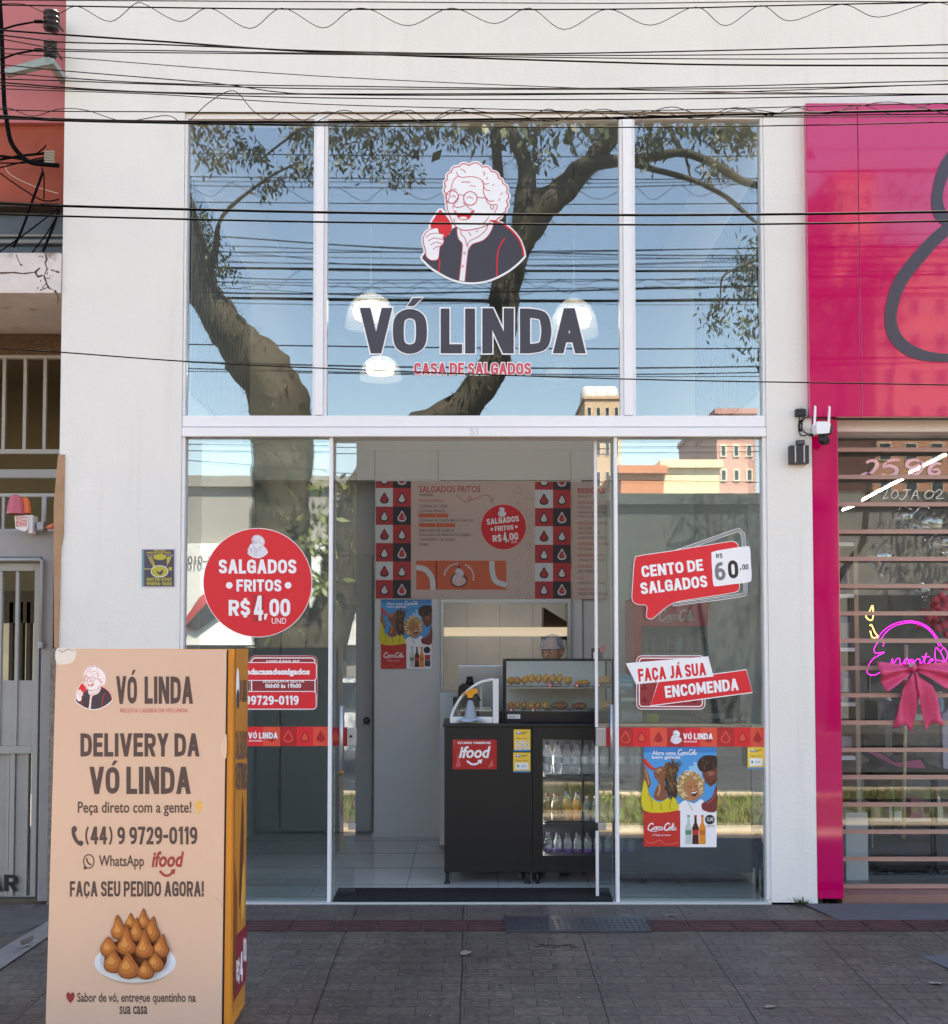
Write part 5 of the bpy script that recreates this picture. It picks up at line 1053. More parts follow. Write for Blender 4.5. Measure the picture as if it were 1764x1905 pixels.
b = MB(); gal = mat('galvanised_rusty', '#8f9a96', .6, metal=.3, var=.2, vscale=14, dirt=('#5b5046', .60, 20)); b.prism([W(10, 138, -.22), W(8, 128, -.22), W(78, 107, -.22), W(92, 106, -.22), W(94, 119, -.22), W(80, 121, -.22)], (0, .05, 0)); b.box(X(86, -.22, 110), -.22, Z(118, -.22), X(100, -.22, 110), .05, Z(108, -.22)); tag(b.build('bracket', gal), 'galvanised arm bracket under the smaller insulator', 'bracket')
b = MB(); b.tube([W(x, y, -.2) for x, y in crv([(-2, -20), (2, 40), (5, 110), (8, 190), (12, 220), (20, 262), (38, 288), (60, 303), (110, 308)], n=5)], [.014] * 41, 8); tag(b.build('drop_cable', blackm), 'heavy black drop cable curving down the pink wall', 'cable')
b = MB(); por = mat('porcelain', '#8d8474', .4)
c = W(92, 293, -.05)
for k in range(5): b.tube([c + Vector((-.03, 0, -.03 + k * .016)), c + Vector((.03, .0, -.028 + k * .016))], .0085, 8)
tag(b.build('spool_insulator', por), 'pale spool insulator at the end of the tangled wires', 'insulator')
tang = [[(0, 297), (40, 290), (85, 285)], [(0, 303), (45, 303), (88, 295)], [(0, 312), (40, 302), (85, 292)], [(0, 290), (30, 294), (60, 300), (88, 300)], [(70, 285), (82, 275), (85, 270)], [(78, 312), (82, 330), (82, 370)], [(80, 320), (60, 375), (40, 430), (25, 460)], [(0, 322), (40, 350), (80, 373), (110, 371)], [(108, 388), (80, 410), (40, 440), (0, 468)], [(110, 390), (100, 420), (80, 468)], [(110, 395), (90, 430), (60, 470)], [(0, 376), (60, 379), (110, 380)]]
for i, q in enumerate(tang):
    b = MB(); b.tube([W(x, y, -.03 - .004 * i) for x, y in crv(q, n=5)], .0045 if i % 3 else .008, 6); tag(b.build('loose_wire', blackm), 'loose black wire tangled on the orange neighbour wall', 'wire', 'tangled wires on the neighbour wall')
b = MB(); b.tube([W(x, y, -.02) for x, y in crv([(8, 306), (20, 325), (60, 345), (108, 360)], n=5)], .0025, 6); tag(b.build('loose_wire', mat('pale_wire', '#b7a9a0', .6)), 'single pale wire among the black ones', 'wire', 'tangled wires on the neighbour wall')

# ================================================================ SIGNS AND STICKERS
SG = GY - .0008                                        # front face of the fixed glass
def sign(g, name, label, cat='window sticker', group=None): o = g.build(name); return tag(o, label, cat, group)
def gtf(x0, y0, sx, sy=None): sy = sy or sx; return lambda x, y: (x0 + (x - 183) * sx, y0 + (y - 165) * sy)
# big emblem and shop name on the upper window
g = G(P2(SG), step=.0005); granny(g, zm(760, 280, .13652), white, navy, red, linered, 1); sign(g, 'emblem_sticker', 'big window emblem of a laughing old lady with glasses holding a red snack')
g = G(P2(SG), step=.0006)
for t, x0, y0, x1, y1 in (('V', 669.6, 573, 730, 657.5), ('Ó', 731, 554.5, 794.5, 658.5), ('L', 820, 574, 860, 657.5), ('I', 865.5, 574, 884, 657.5), ('N', 897.5, 573.5, 956, 657.5), ('D', 967.5, 574, 1026, 657.5), ('A', 1028.5, 573.5, 1090, 657.5)):
    g.text(t, x0, y0, x1, y1, white, 1, bold=.05, grow=2.4, t_=.228); g.text(t, x0, y0, x1, y1, navy, 2, bold=.05, t_=.228)
sign(g, 'shop_name_lettering', 'large dark shop name lettering with white outline on the upper window', 'lettering')
g = G(P2(SG), step=.0006); g.text('CASA DE SALGADOS', 770.5, 675, 988, 697, white, 1, bold=.04, grow=1.5); g.text('CASA DE SALGADOS', 770.5, 675, 988, 697, mat('rose_red_vinyl', '#cf4a58', .4), 2, bold=.04)
sign(g, 'subtitle_lettering', 'small red CASA DE SALGADOS lettering under the shop name', 'lettering')
# round price sticker
def round_price(g, cx, cy, r, rot=0, L=1, full=True):
    k = r / 101.0; g.disc(cx, cy, r + 1.2 * k, white, L, n=64); g.disc(cx, cy, r, red, L + 1, n=64)
    c, s_ = math.cos(rad(rot)), math.sin(rad(rot))
    def q(x, y): dx, dy = (x - 479) * k, (y - 1084) * k; return (cx + dx * c + dy * s_, cy - dx * s_ + dy * c)
    def tx(t, x0, y0, x1, y1, b_, m=white): X_, Y_ = q((x0 + x1) / 2, (y0 + y1) / 2); w_, h_ = (x1 - x0) * k / 2, (y1 - y0) * k / 2; g.text(t, X_ - w_, Y_ - h_, X_ + w_, Y_ + h_, m, L + 3, bold=b_, rot=rot)
    tx('SALGADOS', 406.5, 1040.5, 551.5, 1067, .05); tx('FRITOS', 439.5, 1078, 523.5, 1100.5, .05)
    for x in (426, 536): X_, Y_ = q(x, 1089); g.disc(X_, Y_, 6.2 * k, white, L + 3, n=20)
    g.poly([q(*p) for p in ((470, 1106.5), (490.5, 1106.5), (490.5, 1157), (470, 1157))], red3, L + 2)
    tx('R$', 425, 1113, 465, 1149, .05); tx('4', 472, 1108, 489.5, 1155, .02); tx(',', 491, 1142, 498, 1153, .04); tx('00', 501, 1114, 540, 1147, .05); tx('UND', 505.5, 1150, 532.5, 1161, .0)
    e = lambda x, y: q(461 + (x - 183) * .0258, 995.6 + (y - 165) * .0255)
    granny(g, e, white, mat('pale_lilac', '#dcd9e4', .4), white, mat('lilac_line', '#8a6a8c', .4), L + 2, full=full, lw=17)
g = G(P2(SG), step=.0005); round_price(g, 479.5, 1084, 100.5); sign(g, 'round_price_sticker', 'big round red sticker SALGADOS FRITOS R$4,00 on the left pane')
# bubble price sign
t7 = zm(1100, 760, .2519); g = G(P2(SG), step=.0005); g.tf = t7
dark2 = mat('graphite_vinyl', '#3f3c42', .4)
ring = [(330, 1150), (660, 1045), (1050, 908), (1090, 903), (1118, 925), (1125, 960), (1140, 1325), (1130, 1358), (1098, 1380), (600, 1448)]
g.line(crv(ring, n=4), 26, white, 1); g.line(crv(ring, n=4), 17, dark2, 2); g.line(crv(ring, n=4), 4.5, mat('pale_ring', '#c4c3c8', .4), 3)
bub = crv([(352, 1090), (600, 1053), (800, 1020), (1000, 988), (1040, 983), (1072, 995), (1084, 1030), (1088, 1150), (1093, 1300), (1086, 1336), (1055, 1356), (850, 1390), (640, 1425), (560, 1462), (500, 1510), (458, 1545), (436, 1552), (410, 1535), (412, 1458), (350, 1445), (318, 1432), (303, 1400), (308, 1300), (318, 1150), (328, 1110)], True, 4)
g.line(bub, 9, white, 4, True); g.poly(bub, red, 5)
card = crv([(888, 1085), (900, 1058), (1010, 1036), (1145, 1018), (1172, 1035), (1178, 1130), (1184, 1245), (1165, 1282), (1040, 1298), (930, 1312), (902, 1300), (893, 1200)], True, 4); g.poly(card, white, 6)
def rt(t, cx, cy, w_, h_, m, L, b_, rot): g.text(t, cx - w_ / 2, cy - h_ / 2, cx + w_ / 2, cy + h_ / 2, m, L, bold=b_, rot=rot)
rt('CENTO DE', 598, 1180, 456, 86, white, 7, .05, 6.5); rt('SALGADOS', 610, 1302, 494, 88, white, 7, .05, 6.5)
rt('R$', 945, 1088, 48, 38, dark2, 7, .03, 4); rt('6', 951, 1202, 78, 134, mat('grey_digit', '#76757c', .4), 7, .035, 4); rt('0', 1047, 1188, 76, 134, mat('dark_digit', '#2e2529', .4), 7, .045, 4); rt(',', 1103, 1188, 10, 20, dark2, 7, .04, 4); rt('00', 1137, 1170, 46, 40, dark2, 7, .04, 4)
g.tf = None; sign(g, 'speech_bubble_sticker', 'tilted red speech bubble CENTO DE SALGADOS R$60,00 on the right pane')
# order sticker
t4 = zm(1080, 1180, .2835); filmr = film('red_film', '#b5323c', .62)
g = G(P2(SG), step=.0005); g.tf = t4
g.poly(rrect(368, 140, 818, 492, 34), filmr, 1); g.line(rrect(369, 141, 817, 491, 34), 5, white, 2, True); g.line(rrect(386, 157, 800, 474, 22), 7, white, 2, True)
for i in range(3):
    for j in range(2): g.poly(dropshape(420 + j * 330, 270 + i * 80, 20), film('deep_red_film', '#8e2430', .6), 2)
p_ = [(510, 312), (700, 285), (1088, 232), (1128, 382), (457, 470)]; g.poly(p_, red, 3); g.line(p_, 6, white, 4, True)
p_ = [(297, 190), (838, 145), (873, 277), (365, 328)]; g.poly(p_, white, 5)
rt('FAÇA JÁ SUA', 600, 243, 446, 112, red, 6, .05, 5.5); rt('ENCOMENDA', 795, 353, 484, 78, white, 6, .05, 6.2)
g.tf = None; sign(g, 'order_sticker', 'white and red slanted banner sticker FACA JA SUA ENCOMENDA on the right pane')
# contact sticker behind the totem
t2 = zm(440, 1200, .2729); g = G(P2(SG), step=.0005); g.tf = t2
g.poly(rrect(90, 72, 553, 440, 40), filmr, 1); g.line(rrect(91, 73, 552, 439, 40), 5, mat('rose_line', '#c98a90', .4), 2, True); g.line(rrect(104, 88, 536, 420, 26), 7, white, 2, True)
g.text('HORÁRIO DE', 205, 98, 432, 132, white, 2, bold=.02); g.text('SEGUNDA À SEXTA', 178, 226, 462, 256, white, 2, bold=.02); g.text('06h00 às 19h00', 197, 262, 441, 293, white, 2, bold=.03)
for y0, y1, xr_ in ((118, 242, 547), (315, 438, 545)): g.poly(rrect(-110, y0, xr_, y1, 22), red, 4); g.line(rrect(-109, y0 + 1, xr_ - 1, y1 - 1, 22), 5, white, 5, True)
g.text('@volindacasadesalgados', -78, 158, 500, 214, white, 6, bold=.045); g.text('(44) 99729-0119', -95, 344, 425, 410, white, 6, bold=.05)
g.tf = None; sign(g, 'contact_sticker', 'red contact sticker with phone 99729-0119 and opening hours on the left pane')
# red bands
def band(g, bx, y0, y1, xa, xb, tiles, logo, fn_leaf=None):
    for x0, x1, m, kind in tiles:
        g.rect(x0, y0, x1, y1, m, 1); cx, cy, r = (x0 + x1) / 2, (y0 + y1) / 2 + 1, 9
        if kind == 'o': g.line(dropshape(cx, cy, r), 2.6, red2, 2, True)
        elif kind == 'd': g.poly(dropshape(cx, cy, r), red3, 2)
        elif kind == 'w': g.line(dropshape(cx, cy, r - 1), 3, red3, 2, True); g.poly(dropshape(cx, cy, r - 2.5), red2, 3)
    x = logo; g.text('VÓ LINDA', x + 23, y0 + 8, x + 78, y0 + 22, white, 5, bold=.05); g.text('CASA DE SALGADOS', x + 24, y0 + 24.5, x + 49, y0 + 27.5, white, 5, bold=.02)
    granny(g, lambda a, b_: (x + (a - 183) * .0143, y0 + 5 + (b_ - 165) * .0153), white, mat('pale_lilac', '#dcd9e4'), white, mat('lilac_line', '#8a6a8c'), 4, full=False, lw=14)
T = []; xs = [1150, 1178, 1209.5, 1241, 1272, 1303, 1334, 1366, 1396.5, 1421.5]; ks = 'owd  dowd'; ms = [red3, red, red2, red3, red, red2, red3, red, red2]
for i in range(9): T.append((xs[i], xs[i + 1], ms[i], ks[i]))
g = G(P2(SG), step=.0005); band(g, 0, 1353.5, 1389, 0, 0, T, 1248); sign(g, 'band_sticker', 'red patterned safety band with white shop name across the right fixed pane', 'safety band', 'red safety bands')
xs = [342, 365, 396, 427, 458, 489.5, 521, 552, 583, 610.5]; T = [(xs[i], xs[i + 1], [red, red2, red3, red, red, red2, red3, red, red2][i], 'wdo  dowd'[i]) for i in range(9)]
g = G(P2(SG), step=.0005); band(g, 0, 1352, 1388, 0, 0, T, 439); sign(g, 'band_sticker', 'red patterned safety band across the left fixed pane, partly behind the totem', 'safety band', 'red safety bands')
g = G(P2(LY - .001), step=.0004); g.rect(600, 1353, 646, 1388, red3, 1); g.poly(dropshape(624, 1371, 9), red2, 2); sign(g, 'band_sticker', 'short red band on the sliding leaf beside the left lock', 'safety band', 'red safety bands')
g = G(P2(LY - .001), step=.0004); g.rect(1127, 1353.5, 1160, 1389, red, 1); sign(g, 'band_sticker', 'short red band on the sliding leaf beside the right lock', 'safety band', 'red safety bands')
# drink poster
sky_b = mat('poster_sky', '#3b95d2', .35); sky_d = mat('poster_sky_dark', '#2a78b8', .35); cred = mat('poster_red', '#c8322e', .35); yel = mat('poster_yellow', '#d8c330', .4)
skin1 = mat('poster_skin_dark', '#8a5238', .4); skin2 = mat('poster_skin_mid', '#b5734f', .4); hair1 = mat('poster_hair_brown', '#54402f', .4); hair2 = mat('poster_hair_blond', '#d8b88a', .4); hair3 = mat('poster_hair_dark', '#33211e', .4); skin3 = mat('poster_skin_deep', '#703b30', .4); gclear = mat('poster_bottle_clear', '#b9c6c4', .4); cola = mat('poster_cola', '#4a1f18', .4); orj = mat('poster_orange', '#e58a2c', .4)
def drink_poster(g, tf, price=True):
    g.tf = tf; rr2 = random.Random(4)
    g.rect(415, 740, 893, 1155, sky_b, 1); g.rect(415, 740, 893, 775, sky_d, 2)
    for k in range(5): g.poly(crv([(620 + k * 30, 960 - k * 30), (700 + k * 22, 930 - k * 20), (760 + k * 20, 980 - k * 26), (690 + k * 20, 1000 - k * 26)], True, 4), mat('poster_cloud', '#8cc3e6', .4), 2)
    g.text('Abra uma', 470, 765, 625, 792, white, 6, bold=.01); script(g, 638, 753, 762, 796, white, 6); g.text('bem gelada.', 470, 795, 662, 823, white, 6, bold=.015)
    hl1 = mat('poster_skin_light', '#c08a62', .4); hl3 = mat('poster_skin_glow', '#9a5a48', .4); hd = mat('poster_hair_shadow', '#3a2a20', .4); yd = mat('poster_yellow_shade', '#b09a1c', .4)
    # woman on the left, head thrown back, drinking
    g.poly(crv([(415, 868), (432, 885), (448, 925), (462, 975), (448, 1010), (415, 985)], True, 4), skin1, 3); g.line(crv([(420, 885), (438, 930), (450, 985)]), 9, hl1, 4)
    g.poly([(415, 822), (425, 812), (448, 838), (474, 868), (496, 884), (489, 896), (462, 886), (430, 866), (415, 850)], cred, 4); g.line([(428, 826), (470, 874)], 5, mat('poster_red_light', '#e06a60', .4), 5)
    g.poly(crv([(492, 886), (508, 874), (532, 868), (556, 880), (566, 910), (560, 940), (552, 975), (566, 1040), (560, 1085), (500, 1088), (482, 1060), (496, 1010), (512, 975), (500, 950), (484, 938), (488, 925), (478, 912), (486, 902)], True, 4), skin1, 5)
    g.poly(crv([(500, 890), (520, 880), (535, 888), (520, 905), (505, 910)], True, 4), hl1, 6); g.line(crv([(515, 980), (520, 1020), (505, 1060)]), 12, hl1, 6); g.line(crv([(506, 900), (518, 898), (526, 903)]), 4, hd, 7)
    g.poly(crv([(415, 962), (436, 985), (446, 1035), (474, 1078), (520, 1100), (566, 1078), (604, 1068), (628, 1090), (634, 1155), (415, 1155)], True, 4), yel, 6)
    for q in ([(440, 1040), (465, 1090), (470, 1150)], [(600, 1080), (585, 1120), (590, 1152)], [(520, 1105), (530, 1130), (525, 1152)]): g.line(crv(q), 7, yd, 7)
    g.poly(crv([(545, 866), (598, 845), (634, 880), (630, 950), (640, 1020), (624, 1080), (588, 1084), (568, 1040), (556, 960), (566, 905)], True, 4), hd, 4)
    for k in range(90):
        x, y = 592 + rr2.gauss(0, 22), 945 + rr2.gauss(0, 58); a_ = rr2.uniform(-.6, 1.2); L_ = rr2.uniform(14, 34)
        if x < 552 or y > 1085: continue
        g.line(crv([(x - 6, y - L_ * .4), (x + 5 * a_, y), (x + 9 * a_, y + L_ * .7)]), rr2.uniform(8, 15), [hair1, hd, mat('poster_hair_warm', '#7a5638', .4)][k % 3], 5 if k % 2 else 6)
    for k in range(14): x, y = 590 + rr2.gauss(0, 26), 862 + rr2.gauss(0, 10); g.line(crv([(x, y), (x + rr2.uniform(5, 25), y - rr2.uniform(0, 22)), (x + rr2.uniform(20, 52), y + rr2.uniform(-14, 18))]), 4, hair1, 7)
    # laughing woman with pale curls
    g.poly(crv([(640, 1155), (652, 1112), (690, 1090), (745, 1110), (790, 1082), (818, 1110), (822, 1155)], True, 4), white, 4); g.line([(700, 1092), (722, 1130), (735, 1155)], 6, mat('poster_grey', '#a9a6a4', .4), 5)
    g.poly(crv([(640, 960), (665, 915), (710, 898), (765, 912), (803, 950), (812, 1005), (795, 1060), (740, 1085), (668, 1080), (636, 1030)], True, 4), mat('poster_hair_gold', '#a9804e', .4), 5)
    g.poly(crv([(692, 990), (712, 968), (748, 966), (774, 992), (780, 1030), (768, 1072), (738, 1096), (708, 1080), (694, 1040)], True, 4), skin2, 7)
    for k in range(150):
        a_ = rr2.uniform(0, 6.28); q_ = rr2.uniform(.62, 1.04); x, y = 722 + 84 * math.cos(a_) * q_, 990 + 90 * math.sin(a_) * q_
        if (x - 736) ** 2 / 40 ** 2 + (y - 1035) ** 2 / 58 ** 2 < 1: continue
        g.line(circ(x, y, rr2.uniform(4, 9), n=8, a0=rr2.uniform(0, 360), a1=rr2.uniform(200, 359) + 0), 4.5, [hair2, mat('poster_hair_pale', '#ecdcc0', .4), mat('poster_hair_mid', '#c29c68', .4)][k % 3], 8) if k % 9 else g.disc(x, y, 9, hair2, 8, n=8)
    g.poly(crv([(724, 1032), (742, 1036), (764, 1024), (766, 1044), (750, 1064), (732, 1056)], True, 4), cola, 8); g.poly([(727, 1034), (744, 1039), (763, 1027), (763, 1036), (745, 1046), (730, 1043)], white, 9)
    g.line(crv([(708, 1006), (718, 999), (730, 1004)]), 4, cola, 8); g.line(crv([(750, 998), (760, 993), (770, 999)]), 4, cola, 8); g.poly(crv([(738, 1004), (748, 1018), (738, 1026), (732, 1020)], True, 3), hl1, 8); g.line(crv([(700, 1040), (712, 1072), (730, 1090)]), 5, hl1, 8)
    # man on the right, head back
    g.poly(crv([(800, 912), (812, 888), (850, 880), (893, 866), (893, 965), (868, 990), (852, 999), (838, 984), (818, 972), (812, 945)], True, 4), skin3, 5); g.poly(crv([(830, 905), (862, 898), (880, 915), (850, 930)], True, 4), hl3, 6); g.line(crv([(826, 950), (842, 958), (856, 952)]), 4, hair3, 7); g.line(crv([(838, 985), (866, 975), (893, 950)]), 7, hair3, 6)
    g.poly(crv([(766, 858), (778, 822), (812, 797), (860, 794), (893, 804), (893, 872), (850, 892), (812, 904), (786, 896)], True, 4), hair3, 7)
    for k in range(16): x, y = 785 + rr2.uniform(0, 100), 812 + rr2.uniform(0, 50); g.line(crv([(x, y), (x + 7, y + 14), (x + 2, y + 34)]), 5, [mat('poster_hair_soft', '#6a4038', .4), mat('poster_hair_deep', '#1e1413', .4)][k % 2], 8)
    g.poly(crv([(795, 1112), (828, 1094), (866, 1062), (893, 990), (893, 1155), (808, 1155)], True, 4), mat('poster_maroon', '#7c2f33', .4), 6); g.line(crv([(830, 1110), (868, 1080), (890, 1030)]), 9, hl3, 7)
    g.rect(415, 1155, 655, 1393, cred, 2); script(g, 440, 1236, 628, 1294, white, 3); g.text('A Magia Acontece', 472, 1311, 592, 1326, white, 3)
    g.line(crv([(430, 1360), (470, 1372), (520, 1350), (560, 1380), (640, 1365)]), 5, mat('poster_red_light', '#e06a60', .4), 3)
    g.rect(655, 1155, 893, 1397, white, 2)
    for cx, m1, m2 in ((709, gclear, mat('poster_green', '#4f8a6a', .4)), (755, cola, cred), (800, orj, mat('poster_orange_dk', '#c9651f', .4))):
        q = [(cx - 7, 1190), (cx + 7, 1190), (cx + 8, 1235), (cx + 22, 1270), (cx + 20, 1320), (cx + 22, 1377), (cx - 22, 1377), (cx - 20, 1320), (cx - 22, 1270), (cx - 8, 1235)]; g.poly(q, m1, 3); g.rect(cx - 20, 1285, cx + 20, 1315, m2, 4); g.rect(cx - 9, 1186, cx + 9, 1198, m2, 4)
    g.disc(849, 1216, 32, mat('poster_black', '#262626', .4), 3)
    if price: g.text('5,00', 830, 1202, 872, 1230, white, 4, bold=.01); g.text('250 ML', 828, 1250, 882, 1266, brown, 4)
    else: g.rect(828, 1262, 880, 1310, cred, 3); g.rect(828, 1312, 880, 1370, navy, 3)
    g.tf = None
g = G(P2(SG), step=.0004); drink_poster(g, t4); sign(g, 'drink_poster', 'blue and red drink poster with laughing people on the right pane', 'poster')
def pay(g, x0, y0, x1, y1, icons):
    w_, h_ = x1 - x0, y1 - y0; g.rect(x0, y0, x1, y1, yellow, 1); g.rect(x0, y1 - h_ * .07, x1, y1, blue, 2); g.disc(x0 + w_ * .28, y0 + h_ * .16, w_ * .14, mat('pay_badge_blue', '#3577b5', .4), 2, w_ * .09, 20); g.disc(x0 + w_ * .28, y0 + h_ * .14, w_ * .09, white, 3, w_ * .05, 16)
    g.text('mercado', x0 + w_ * .47, y0 + h_ * .10, x0 + w_ * .85, y0 + h_ * .16, navy, 2, bold=.02); g.text('pago', x0 + w_ * .47, y0 + h_ * .18, x0 + w_ * .68, y0 + h_ * .25, navy, 2, bold=.02)
    g.text('Pague com', x0 + w_ * .15, y0 + h_ * .37, x0 + w_ * .82, y0 + h_ * .46, brown, 2)
    if icons:
        for i in range(3):
            for j in range(3): g.poly(rrect(x0 + w_ * (.12 + .28 * i), y0 + h_ * (.52 + .14 * j), x0 + w_ * (.34 + .28 * i), y0 + h_ * (.62 + .14 * j), w_ * .02, 2), white, 2); g.rect(x0 + w_ * (.17 + .28 * i), y0 + h_ * (.55 + .14 * j), x0 + w_ * (.29 + .28 * i), y0 + h_ * (.59 + .14 * j), [navy, blue, red][(i + j) % 3], 3)
    else:
        g.poly(rrect(x0 + w_ * .12, y0 + h_ * .52, x0 + w_ * .9, y0 + h_ * .86, w_ * .04, 3), white, 2); g.poly([(x0 + w_ * .28, y0 + h_ * .6), (x0 + w_ * .37, y0 + h_ * .69), (x0 + w_ * .28, y0 + h_ * .78), (x0 + w_ * .19, y0 + h_ * .69)], mat('pay_green', '#2fae98', .4), 3); g.text('pix', x0 + w_ * .48, y0 + h_ * .6, x0 + w_ * .75, y0 + h_ * .78, greyp, 3)
g = G(P2(SG), step=.0005); pay(g, 1391, 1390, 1425 - 3.5, 1430, False); sign(g, 'payment_sticker', 'yellow payment sticker at the right edge of the right pane', 'payment sticker')

# wall flyer
fy = mat('flyer_dark', '#4c4450', .6); fg = mat('flyer_yellow', '#b3a63e', .6)
g = G(P2(-.002), step=.0006); tf_ = zm(0, 560, .3568); g.tf = tf_
g.rect(739, 1292, 914, 1493, mat('flyer_lilac_edge', '#b7b2c4', .6), 1); g.rect(752, 1297, 908, 1488, fy, 2); g.rect(742, 1296, 753, 1488, mat('flyer_teal', '#5f8f96', .6), 2)
g.text('MOTOS', 805, 1297, 862, 1306, fg, 3, bold=.03); g.text('MARCIO PORTEIRO', 765, 1307, 893, 1317, fg, 3, bold=.04)
g.line([(765, 1325), (905, 1325), (862, 1392), (805, 1392)], 4, mat('flyer_silver', '#a9a4ae', .6), 3, True); g.disc(834, 1335, 34, fg, 4, 16); g.poly([(870, 1335), (896, 1330), (872, 1380)], fg, 3)
for k in range(4): g.line([(775 + k * 5, 1332), (800 + k * 4, 1385)], 3, fg, 3)
g.disc(833, 1410, 42, fg, 4, 28); g.line(circ(833, 1410, 44, 30), 3, white, 5, True); g.poly([(815, 1405), (832, 1415), (850, 1398), (852, 1415), (840, 1430), (822, 1422)], fy, 5); g.line([(752, 1397), (790, 1397)], 5, fg, 3); g.rect(880, 1388, 898, 1405, fg, 3)
g.text('99770-9797', 765, 1443, 897, 1462, fg, 3, bold=.05); g.text('99854-1000', 765, 1465, 897, 1483, fg, 3, bold=.05)
g.tf = None; sign(g, 'wall_flyer', 'small dark flyer with yellow print glued to the white wall', 'flyer')

# ================================================================ TOTEM
TP0 = Vector((0, -2.25, gz(-2.25))); TN = Vector((0, -1.6, .055)).normalized()
FT = lambda px, py: Wp(px, py, TP0, TN)
zb_ = gz(-2.25)
def base_pt(px):
    d = Wp(px, 1900, TP0, TN); return Vector((d.x - .0, TP0.y, zb_ + .004))
c4 = [FT(106.5, 1208), FT(434, 1208), base_pt(428), base_pt(86)]
tot = thing('advertising_totem', 'tall beige and orange advertising totem with delivery phone number on the pavement', 'advertising totem', ((c4[2].x + c4[3].x) / 2, -2.1, zb_))
orf = mat('totem_orange', '#c9802b', .5, var=.12, vscale=3); dep = Vector((0, .34, 0))
b = MB(); b.prism([c4[3], c4[2], c4[1], c4[0]], dep); b.build('body', orf, tot)
b = MB(); q_ = [p + dep + Vector((0, .004, 0)) for p in c4]; b.face([q_[0], q_[1], q_[2], q_[3]]); b.build('back_panel', mat('totem_back_grey', '#4e5254', .6, var=.1), tot)
beige = mat('totem_beige_print', '#cfb09c', .55, var=.02)
offn = TN * .006
b = MB(); pf = [FT(86, 1917) , FT(412.5, 1917), FT(422, 1208.6), FT(106.5, 1208.6)]; pf[0].z = pf[1].z = max(pf[0].z, zb_ + .01); b.prism([p + TN * .008 for p in pf], -TN * .006); fp = b.build('front_panel', [beige], tot)
b = MB(); b.face([FT(413, 1917) + TN * .001, FT(416.5, 1917) + TN * .001, FT(425, 1209) + TN * .001, FT(422.4, 1209) + TN * .001]); b.build('shadow_gap', black, tot)
tt = zm(0, 1200, .3701); g = G(lambda x, y: FT(x, y) + TN * .0082, nrm=TN, step=.0004)
granny(g, lambda a, b_: tt(383 + (a - 183) * .132, 105 + (b_ - 165) * .133), white, navy, red, linered, 1, lw=13)
g.build('emblem', fp); g = G(lambda x, y: FT(x, y) + TN * .0082, nrm=TN, step=.0004); g.tf = tt
def tl(t, x0, y0, x1, y1, b_=.03, m=brown): g.text(t, x0, y0, x1, y1, m, 2, bold=b_)
tl('VÓ', 587, 125, 692, 296, .045); tl('LINDA', 730, 158, 973, 295, .045); tl('RECEITA CASEIRA DA VÓ LINDA', 608, 313, 947, 339, .0, mat('totem_small_red', '#c65a55', .5))
tl('DELIVERY DA', 408, 443, 1006, 560, .04); tl('VÓ LINDA', 453, 580, 962, 748, .04); tl('Peça direto com a gente!', 395, 785, 965, 860, .015)
g.poly([(988, 785), (1014, 783), (1016, 815), (1008, 830), (1008, 850), (1000, 850), (1000, 828), (990, 815)], mat('totem_yellow', '#e0b04c', .5), 2)
g.line(crv([(372, 918), (374, 950), (390, 985), (418, 1003)]), 18, brown, 2); g.disc(378, 924, 13, brown, 2, 16, 16); g.disc(408, 994, 16, brown, 2, 13, 16)
tl('(44) 9 9729-0119', 432, 910, 995, 1005, .03); g.line(circ(450, 1086, 26, 34), 6, brown, 2, True); g.poly([(424, 1128), (426, 1098), (444, 1122)], brown, 2); g.line(crv([(440, 1070), (442, 1085), (452, 1098), (463, 1103)]), 8, brown, 3)
tl('WhatsApp', 500, 1055, 727, 1128, .015); ifood(g, 765, 1035, 928, 1165, mat('totem_wine', '#9c3a3c', .5), 2); tl('FAÇA SEU PEDIDO AGORA!', 355, 1185, 1027, 1272, .03)
g.build('lettering', fp); g = G(lambda x, y: FT(x, y) + TN * .0082, nrm=TN, step=.0004); g.tf = tt
g.disc(683, 1606, 190, mat('print_plate_shadow', '#b39a8c', .5), 1, 100, 40); g.disc(683, 1592, 205, mat('print_plate', '#cdd6e2', .5), 2, 102, 48); g.disc(683, 1582, 178, mat('print_plate_in', '#b9c4d4', .5), 3, 80, 40)
cxm = [mat('print_snack_a', '#9a5524', .5), mat('print_snack_b', '#6f3716', .5), mat('print_snack_c', '#b06a2e', .5), mat('print_snack_d', '#c98747', .5)]
def snack(cx, cy, r, L, k=1.7, lean=0):
    def q(pts): return [(x + lean * (cy - y) / r, y) for x, y in pts]
    g.poly(q(dropshape(cx, cy, r, k)), cxm[1], L); g.poly(q(dropshape(cx - r * .05, cy - r * .05, r * .92, k)), cxm[0], L + 1); g.poly(q(dropshape(cx - r * .14, cy - r * .08, r * .68, k * .95)), cxm[2], L + 2); g.poly(q(dropshape(cx - r * .22, cy - r * .12, r * .36, k * .9)), cxm[3], L + 3)
g.poly(crv([(530, 1560), (600, 1480), (760, 1470), (840, 1540), (820, 1620), (700, 1650), (560, 1630)], True, 5), cxm[1], 4)
